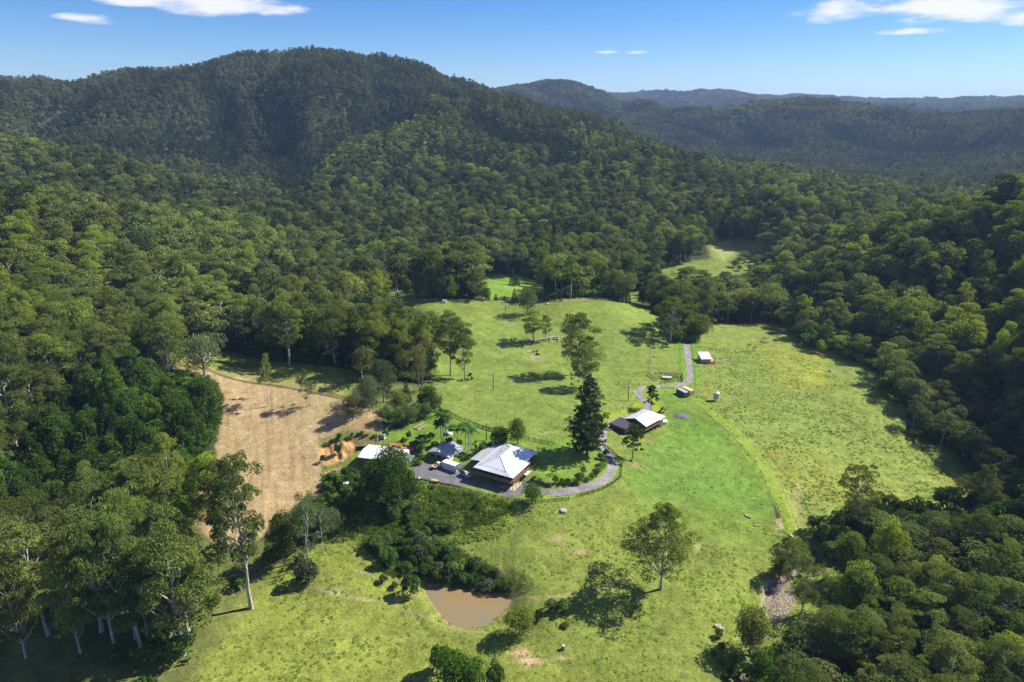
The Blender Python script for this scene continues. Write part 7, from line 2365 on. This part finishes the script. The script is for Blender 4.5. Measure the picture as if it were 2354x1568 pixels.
p = at(*z4(2022, 346)); blob('boulder', (p.x, p.y, p.z + .4), (1.2, .9, .7), 'rock_pale', 'pale rock lying on the crest of the upper paddock', 'rock', 9)
p = at(1908, 853); blob('boulder', (p.x, p.y, p.z + .4), (.9, .7, .6), 'rock_pale', 'pale rock in the right paddock near the forest', 'rock', 10)
# creek shingle, too many to count
def shingle():
    rg = np.random.default_rng(6)
    g = Geo(); bm = bmesh.new(); bmesh.ops.create_icosphere(bm, subdivisions=1, radius=1)
    v = np.array([q.co[:] for q in bm.verts]); f = np.array([[w.index for w in q.verts] for q in bm.faces]); bm.free()
    n = 0
    while n < 1300:
        x = rg.uniform(1735, 1850); y = rg.uniform(1330, 1460)
        if not inpoly(np.array([x]), np.array([y]), [(1760, 1372), (1785, 1358), (1825, 1352), (1832, 1385), (1800, 1420), (1755, 1440), (1748, 1400)])[0]:
            continue
        d = pix_dir(x, y); t = (-11.8 - CAM_Z) / d[2]; X, Y = d[0] * t, d[1] * t; Z = float(ht(X, Y)); s = rg.uniform(.12, .42)
        g.add(v * (s, s * rg.uniform(.6, 1), s * .55) + (X, Y, Z + s * .1), f, 1); n += 1
    obj('creek_shingle', g.mesh('creek_shingle', ['shingle']), None, label='pale stones of the shingle bank at the bend of the creek', category='stones', kind='stuff')


shingle()


# fallen tree in the upper paddock
def fallen_tree():
    a = at(*z4(1880, 790)); K = Kit('fallen_tree', tuple(a), 0, 'pale fallen tree with broken limbs lying in the upper paddock', 'fallen tree')
    def P(x, y, h): q = at(*z4(x, y)); return np.array([q.x - a.x, q.y - a.y, q.z - a.z + h])
    tr = Geo(); tr.tube([P(1800, 785, .4), P(1950, 775, .9), P(2060, 760, 1.2), P(2180, 755, 1.4)], [.35, .42, .5, .55], 7, cap=True)
    obj('trunk', tr.mesh('fallen_trunk', ['bark_pale']), K.root)
    for q in ([P(2080, 760, 1.2), P(2060, 785, .8), P(2045, 800, .2)], [P(2170, 755, 1.3), P(2160, 780, .9), P(2150, 798, .2)], [P(2150, 758, 1.3), P(2195, 775, 1), P(2215, 795, .2)], [P(2010, 765, 1), P(1980, 750, 2), P(1960, 745, 2.2)], [P(1860, 785, .5), P(1800, 730, 1.4), P(1760, 712, 1.8)],
              [P(1850, 785, .5), P(1790, 770, .6), P(1710, 722, .5)], [P(2060, 760, 1), P(2110, 745, 2.2), P(2180, 740, 2.4)]):
        g = Geo(); g.tube(q, [.28, .2, .08], 6, cap=True); obj('limb', g.mesh('limb', ['bark_pale']), K.root)
    for x, y, m_, lb, nm, cat in ((1820, 902, 'container_white', 'white metal gate panel lying in the upper paddock', 'gate_panel', 'gate'), (1888, 905, 'roof_rust', 'rusty bale feeder in the upper paddock', 'bale_feeder', 'feeder')):
        p = at(*z4(x, y)); T = Kit(nm, tuple(p), R(10), lb, cat)
        for q in (-1.2, 1.2): T.box('bar', q - .08, q + .08, -.9, .9, .1, .9 if nm == 'bale_feeder' else .25, m_)
        for q in range(5): T.box('bar', -1.2, 1.2, -.9 + q * .42, -.75 + q * .42, .25, .34, m_)
    p = at(*z4(1912, 940)); blob('dirt_mound', (p.x, p.y, p.z + .3), (1.2, .9, .7), 'timber_dark', 'dark mound of earth by the bale feeder', 'mound', 12)


fallen_tree()
d0 = at(*z2(765, 252)); dd_ = plant('dead0', d0.x, d0.y, d0.z, 8.5, 1.6, 1.0, 'dead_tree', 'tall bare burnt-looking trunk standing in the paddock behind the big house', 'dead_tree')


# ---- fences
def fence(label, pts, step, post_h=1.3, rails=3, post=.15, mat='timber_dark', wires=0, name='timber_fence', rail_h=.13, group=None, gates=()):
    W_ = catmull([tuple(at(*p)[:2]) for p in pts], 4)
    seg = np.r_[0, np.cumsum(np.hypot(*np.diff(W_, axis=0).T))]
    n = max(1, int(round(seg[-1] / step)))
    s = np.linspace(0, seg[-1], n + 1)
    X = np.interp(s, seg, W_[:, 0]); Y = np.interp(s, seg, W_[:, 1]); Z = ht(X, Y)
    if Z.min() < PAD_Z + .3:
        inside = inpoly(X, Y, yard_w); Z = np.where(inside, PAD_Z, Z)
    root = empty(name, (X[0], Y[0], Z[0]), 0, label, 'fence', group)
    key = (post, post_h, mat)
    rg = np.random.default_rng(n)
    if key not in FIRST:
        g = Geo(); h = post / 2
        g.add([(-h, -h, -.3), (h, -h, -.3), (h, h, -.3), (-h, h, -.3), (-h, -h, post_h), (h, -h, post_h), (h, h, post_h), (-h, h, post_h)], [[4, 5, 6, 7], [0, 1, 5, 4], [1, 2, 6, 5], [2, 3, 7, 6], [3, 0, 4, 7]])
        FIRST[key] = g.mesh('post', [mat])
    if ('rail', mat, rail_h) not in FIRST:
        g = Geo(); g.add([(0, -.03, -rail_h / 2), (1, -.03, -rail_h / 2), (1, .03, -rail_h / 2), (0, .03, -rail_h / 2), (0, -.03, rail_h / 2), (1, -.03, rail_h / 2), (1, .03, rail_h / 2), (0, .03, rail_h / 2)],
                         [[4, 5, 6, 7], [3, 2, 1, 0], [0, 1, 5, 4], [1, 2, 6, 5], [2, 3, 7, 6], [3, 0, 4, 7]])
        FIRST[('rail', mat, rail_h)] = g.mesh('rail', [mat])
    for i in range(n + 1):
        o = obj('post', FIRST[key], root); o.location = (X[i] - X[0], Y[i] - Y[0], Z[i] - Z[0]); o.rotation_euler = (rg.normal() * .02, rg.normal() * .02, rg.random() * 3); o.scale = (1, 1, rg.uniform(.93, 1.06))
    for i in range(n):
        for k in range(rails):
            z = post_h * (.32 + .58 * k / max(1, rails - 1))
            a = Vector((X[i] - X[0], Y[i] - Y[0], Z[i] - Z[0] + z)); b = Vector((X[i + 1] - X[0], Y[i + 1] - Y[0], Z[i + 1] - Z[0] + z)); d = b - a
            o = obj('rail', FIRST[('rail', mat, rail_h)], root); o.location = a; o.rotation_mode = 'QUATERNION'; o.rotation_quaternion = d.to_track_quat('X', 'Z'); o.scale = (d.length, 1, 1)
    if wires:
        g = Geo()
        for k in range(wires):
            z = post_h * (.4 + .5 * k / max(1, wires - 1))
            g.tube(np.stack([X - X[0], Y - Y[0], Z - Z[0] + z], 1), .012, 3)
        obj('wire', g.mesh('wire', ['wire_metal']), root)
    return root


Z1 = lambda L_: [z1(*p) for p in L_]
Z2 = lambda L_: [z2(*p) for p in L_]
Z3 = lambda L_: [z3(*p) for p in L_]
fence('dark three-rail timber fence curving along the front edge of the sealed yard', Z1([(1400, 1100), (1505, 1118), (1660, 1150), (1820, 1188), (1990, 1228), (2150, 1268), (2320, 1305)]) + Z2([(640, 1180), (820, 1200), (995, 1222), (1155, 1203), (1315, 1186), (1395, 1178)]), 2.3)
fence('dark timber fence following the outside of the driveway bend', Z2([(1480, 1152), (1612, 1115), (1738, 1078), (1802, 1056), (1900, 1000), (2005, 920), (2018, 850), (2030, 752)]), 2.3)
fence('white-railed gate between two dark posts in the yard fence', Z2([(1395, 1178), (1480, 1152)]), 4.2, rails=2, mat='wire_metal', name='field_gate')
fence('dark timber fence from the driveway bend up towards the hoop pine', Z2([(2030, 752), (2000, 705), (1940, 655), (1880, 602), (1820, 548)]), 2.3, rails=4)
fence('dark three-rail fence between the garden and the upper paddock', Z1([(1640, 262), (1770, 325), (1895, 382), (2025, 432), (2155, 482), (2290, 518)]) + Z2([(325, 310), (450, 352), (600, 385), (730, 418), (865, 452), (1005, 488), (1145, 515), (1225, 532)]), 2.6)
fence('grey rail fence along the left side of the cattle yard', Z3([(1000, 590), (1060, 628), (1115, 662)]), 2.0, 1.6, 4, .2, 'timber_grey', name='stock_fence')
fence('grey rail fence along the front of the cattle yard', Z3([(1145, 690), (1270, 682), (1380, 675), (1412, 670)]), 2.6, 1.5, 4, .2, 'timber_grey', name='stock_fence')
fence('grey rail fence along the right side of the cattle yard', Z3([(1412, 672), (1418, 640), (1408, 595)]), 2.6, 1.6, 5, .2, 'timber_grey', name='stock_fence')
fence('grey rail fence along the back of the cattle yard', Z3([(1088, 588), (1180, 590), (1270, 594), (1350, 598), (1408, 602)]), 2.8, 1.6, 4, .2, 'timber_grey', name='stock_fence')
fence('inner rail fence of the cattle yard', Z3([(1122, 632), (1180, 632), (1240, 620), (1300, 628), (1345, 625)]), 2.4, 1.6, 4, .2, 'timber_grey', name='stock_fence')
fence('short inner fence of the cattle yard beside the front corner', Z3([(1300, 640), (1385, 650), (1412, 655)]), 2.4, 1.6, 4, .2, 'timber_dark', name='stock_fence')
fence('post and wire fence left of the cattle yard', Z3([(655, 702), (740, 700), (860, 702), (995, 700), (1145, 692)]), 5.5, 1.4, 0, .18, 'timber_grey', 3, 'wire_fence')
fence('timber gate at the left end of the fence by the cattle yard', Z3([(660, 700), (742, 697), (795, 698)]), 4.5, 1.6, 2, .2, 'timber_grey', name='field_gate')
fence('post and wire fence curving round the inside of the driveway loop', Z3([(660, 704), (700, 720), (750, 758), (810, 805), (868, 865), (862, 922), (778, 968), (675, 995), (560, 1025)]), 4.6, 1.3, 0, .17, 'timber_grey', 3, 'wire_fence')
fence('post and wire fence on the right side of the straight driveway', Z3([(1512, 200), (1530, 330), (1548, 500), (1560, 650), (1568, 780), (1578, 855)]), 4.5, 1.3, 0, .16, 'timber_dark', 3, 'wire_fence')
fence('post and wire fence on the left side of the straight driveway', Z3([(1370, 195), (1380, 320), (1392, 450), (1402, 575)]), 4.8, 1.3, 0, .16, 'timber_grey', 3, 'wire_fence')
fence('post and wire fence along the crest of the upper paddock', [(893, 689), (960, 692), (1060, 692), (1130, 693), (1200, 695), (1260, 693), (1340, 689), (1385, 687), (1430, 692), (1480, 703), (1520, 715)], 6.5, 1.3, 0, .18, 'timber_pale', 3, 'wire_fence')
fence('post and wire fence at the side of the lush green field', [(1601, 916), (1640, 950), (1700, 1018), (1750, 1092), (1788, 1185)], 7, 1.3, 0, .16, 'timber_grey', 3, 'wire_fence')
fence('short rail fence with a broken end at the top of the farm track', [(1783, 1163), (1790, 1178), (1792, 1190)], 2.5, 1.4, 3, .22, 'timber_grey', name='timber_fence')
fence('rail fence beside the two containers', Z3([(1165, 745), (1240, 748), (1308, 750)]), 4.5, 1.3, 2, .17, 'timber_dark', name='timber_fence')
fence('white-railed garden fence running down to the little white hut', Z1([(1110, 420), (1040, 490), (960, 590), (905, 640)]), 2.4, 1.2, 3, .13, 'timber_pale', name='garden_fence')
fence('thin pole fence at the top of the slope beside the brown field', Z1([(365, 1020), (470, 965), (466, 1032)]), 5, 1.9, 2, .16, 'timber_pale', name='pole_fence')
fence('dark metal driveway gate standing open by the big house', Z2([(862, 975), (925, 1000)]), 2.2, 1.3, 5, .12, 'steel_dark', name='metal_gate', rail_h=.05)
fence('dark metal double gate across the driveway', Z2([(995, 1025), (1075, 1032), (1148, 1030), (1162, 1005)]), 2.4, 1.3, 5, .14, 'steel_dark', name='metal_gate', rail_h=.05)
fence('brown timber garden gate between the wagon and the big house', Z1([(1905, 945), (1985, 965), (2060, 985)]), 2.2, 1.2, 4, .13, 'timber_brown', name='garden_fence')

# stock ramp inside the yard
p = at(*z3(1225, 640)); K = Kit('loading_table', (p.x, p.y, p.z), R(-8), 'pale timber platform inside the cattle yard', 'platform')
K.box('platform', -2.4, 2.4, -1.1, 1.1, 1.2, 1.35, 'timber_pale')
for x in (-2.2, 0, 2.2):
    for y in (-1, 1): K.box('leg', x - .09, x + .09, y - .09, y + .09, -.1, 1.2, 'timber_dark')
p = at(*z3(1222, 612)); blob('blue_drum', (p.x, p.y, p.z + 1.1), (.7, .35, .35), 'blue_plastic', 'blue plastic drum on the timber platform in the cattle yard', 'drum', 3)
p = at(*z3(1265, 636)); blob('blue_drum', (p.x, p.y, p.z + .35), (.6, .35, .35), 'blue_plastic', 'blue plastic drum on the ground in the cattle yard', 'drum', 4)


# ---- power poles and lines
POLES = {}


def pole(key, bx, by, ty, label, arm=True, lamp=False, mat='timber_grey', a=0.0):
    p = at(bx, by); lo, hi = 1, 20
    for _ in range(25):
        m = (lo + hi) / 2
        if proj([(p.x, p.y, p.z + m)])[1][0] > ty: lo = m
        else: hi = m
    K = Kit('power_pole', tuple(p), a, label, 'power pole')
    K.cyl('pole', (0, 0, -.3), (0, 0, lo), .20, mat, seg=8, r2=.14)
    if arm:
        K.box('crossarm', -1.2, 1.2, -.09, .09, lo - .35, lo - .2, 'timber_pale')
        for x in (-1.05, 0, 1.05): K.cyl('insulator', (x, 0, lo - .2), (x, 0, lo), .06, 'lamp_glass', seg=6)
    if lamp:
        K.box('lamp_head', -.1, .8, -.15, .15, lo, lo + .12, 'container_white'); K.cyl('transformer', (.3, 0, lo - 1.5), (.3, 0, lo - .8), .25, 'steel_zinc', seg=10) if lamp == 2 else None
    POLES[key] = (p, lo, a)


pole('a', 1162, 724, 702, 'power pole on the crest side of the upper paddock next to a tree shadow', mat='timber_dark')
pole('b', 1133.5, 897, 860, 'power pole with a white crossarm in the middle of the upper paddock', mat='timber_dark')
pole('c', 1118, 1011, 972, 'power pole behind the garden fence by the big house', mat='timber_dark', a=-.3)
pole('d', 1278, 691, 665, 'left power pole of the two on the crest with a white lamp', arm=False, lamp=1)
pole('e', 1309, 692, 657, 'right power pole of the two on the crest, carrying the thick cables', mat='timber_grey')
pole('f', 1443, 921.5, 886, 'pole with a lamp inside the driveway loop', arm=False, lamp=1, mat='timber_dark')
pole('g', 1491, 856, 797, 'tall slim pole above the cattle yard', arm=True, mat='timber_pale')
pole('h', 1565, 789, 756, 'pole with a crossarm beside the white-trunked driveway tree', mat='timber_brown')


def span(name, label, ka, kb, offs, sag, r=.022):
    pa, ha, aa = POLES[ka]; pb, hb, ab = POLES[kb] if isinstance(kb, str) else (kb, 0, 0)
    g = Geo()
    for o_ in offs:
        A = Vector((pa.x + o_ * math.cos(aa), pa.y + o_ * math.sin(aa), pa.z + ha)); B_ = Vector((pb.x + o_ * math.cos(ab), pb.y + o_ * math.sin(ab), pb.z + hb))
        ts = np.linspace(0, 1, 14)
        g.tube([tuple(A.lerp(B_, t) - Vector((0, 0, sag * 4 * t * (1 - t)))) for t in ts], r, 3)
    obj(name, g.mesh(name, ['wire_metal']), None, label=label, category='power line')


span('power_line', 'three wires running down the upper paddock between its two poles', 'a', 'b', (-1.05, 0, 1.05), 1.2)
span('power_line', 'two wires from the middle pole down to the pole behind the big house', 'b', 'c', (-1.05, 1.05), .9)
span('power_line', 'pair of wires from the middle pole across to the big hoop pine', 'b', Vector(tuple(up(1345, 898, 9.0))), (-.6, .6), 1.0)
span('power_line', 'thick pair of cables sagging from the crest pole down to the left', 'e', Vector(tuple(up(1236, 690, 6))), (-.3, .3), .4, .07)


# ---- animals
def quadruped(name, kind, loc, rz, hide, label, graze=True, s=1.0):
    """one continuous skin grown over a jointed skeleton; x is forward"""
    horse = kind == 'horse'
    V = {}; E_ = []
    leg = 1.0 if horse else .75
    bz = leg + .25
    def v(k, x, y, z, r): V[k] = (Vector((x, y, z)), r)
    v('pelvis', -.62, 0, bz + .05, .29 if horse else .33); v('back', -.1, 0, bz - .02, .30 if horse else .37); v('chest', .5, 0, bz + .02, .31 if horse else .36)
    if graze:
        v('neck', .95, 0, bz - .05, .17); v('poll', 1.35, 0, bz - .62, .12); v('muzzle', 1.45, 0, bz - 1.05 if horse else bz - .9, .075)
    else:
        v('neck', .95, 0, bz + .38, .17); v('poll', 1.25, 0, bz + .72, .13); v('muzzle', 1.65, 0, bz + .48, .08)
    v('tail0', -.92, 0, bz + .1, .07); v('tail1', -1.05, 0, bz - .3, .06); v('tail2', -1.06, 0, bz - .75, .05)
    ch = [('pelvis', 'back'), ('back', 'chest'), ('chest', 'neck'), ('neck', 'poll'), ('poll', 'muzzle'), ('pelvis', 'tail0'), ('tail0', 'tail1'), ('tail1', 'tail2')]
    for sy in (-1, 1):
        q = 'L' if sy > 0 else 'R'; st = .10 * sy
        v('hip' + q, -.68, .17 * sy, bz - .12, .19); v('stifle' + q, -.50 + st, .19 * sy, leg * .68, .11); v('hock' + q, -.80 + st, .18 * sy, leg * .42, .06); v('fet' + q, -.74 + st, .18 * sy, .12, .042); v('hoof' + q, -.68 + st, .18 * sy, .03, .055)
        v('sho' + q, .52, .17 * sy, bz - .2, .15); v('elb' + q, .48 - st, .18 * sy, leg * .72, .095); v('knee' + q, .52 - st, .18 * sy, leg * .42, .055); v('ffet' + q, .52 - st, .18 * sy, .12, .04); v('fhoof' + q, .57 - st, .18 * sy, .03, .052)
        ch += [('pelvis', 'hip' + q), ('hip' + q, 'stifle' + q), ('stifle' + q, 'hock' + q), ('hock' + q, 'fet' + q), ('fet' + q, 'hoof' + q), ('chest', 'sho' + q), ('sho' + q, 'elb' + q), ('elb' + q, 'knee' + q), ('knee' + q, 'ffet' + q), ('ffet' + q, 'fhoof' + q)]
        v('ear' + q, V['poll'][0].x - .06, .09 * sy, V['poll'][0].z + .14, .025); ch.append(('poll', 'ear' + q))
    names = list(V); me = bpy.data.meshes.new(name)
    me.from_pydata([V[k][0] for k in names], [(names.index(a), names.index(b)) for a, b in ch], [])
    me.materials.append(MATS[hide])
    o = obj(name, me, None, label=label, category=kind)
    o.location = loc; o.rotation_euler = (0, 0, rz); o.scale = (s, s, s)
    md = o.modifiers.new('skin', 'SKIN')
    sk = me.skin_vertices[0].data
    for i, k in enumerate(names):
        r_ = V[k][1]; sk[i].radius = (r_ * (.85 if k in ('back', 'chest', 'pelvis') else 1), r_); sk[i].use_root = (i == 0)
    md.use_smooth_shade = True
    sb = o.modifiers.new('subdiv', 'SUBSURF'); sb.levels = 1; sb.render_levels = 1
    return o


for x, y, rz, hd, gr, lb in ((1757, 1132, 25, 'hide_brown', True, 'chestnut horse grazing, leftmost of the five in the right paddock'), (1828, 1153, 70, 'hide_brown', True, 'brown horse seen end-on, lowest of the five in the right paddock'), (1910, 1112, 170, 'hide_black', False, 'black horse standing in the middle of the group in the right paddock'),
                             (1970, 1098, 20, 'hide_grey', True, 'grey horse grazing, rightmost of the five in the right paddock'), (1936, 1056, 175, 'hide_tan', True, 'pale tan horse grazing, farthest of the five in the right paddock')):
    p = at(*z6(x, y)); quadruped('horse', 'horse', tuple(p), R(rz), hd, lb, gr, 1.15)
p = at(426, 1527); quadruped('cow', 'cow', tuple(p), R(12), 'hide_black', 'black cow standing on the grass below the thick white-trunked eucalypt', False, 1.0)


# far houses that peep out of the forest
for px_, py_, w_, lb in ((908, 530, 9, 'white farm roof peeping out of the valley forest'), (541, 460, 8, 'tiny white roof among the trees of the left valley')):
    d = pix_dir(px_, py_); r_ = 760 if px_ > 700 else 900
    t = r_ / math.hypot(d[0], d[1]); X, Y, Zq = d[0] * t, d[1] * t, CAM_Z + d[2] * t
    g_ = min(float(ht(X, Y)), Zq - 3)
    K = Kit('forest_house', (X, Y, g_), R(15), lb, 'house')
    hh = Zq - g_
    K.box('wall', -w_ / 2, w_ / 2, -3, 3, 0, hh - 1.2, 'wall_grey'); K.plate('roof', [(-w_ / 2 - .5, -3.5, hh - 1.2), (w_ / 2 + .5, -3.5, hh - 1.2), (w_ / 2 + .5, 0, hh), (-w_ / 2 - .5, 0, hh)], .15, 'roof_white'); K.plate('roof', [(w_ / 2 + .5, 3.5, hh - 1.2), (-w_ / 2 - .5, 3.5, hh - 1.2), (-w_ / 2 - .5, 0, hh), (w_ / 2 + .5, 0, hh)], .15, 'roof_white')
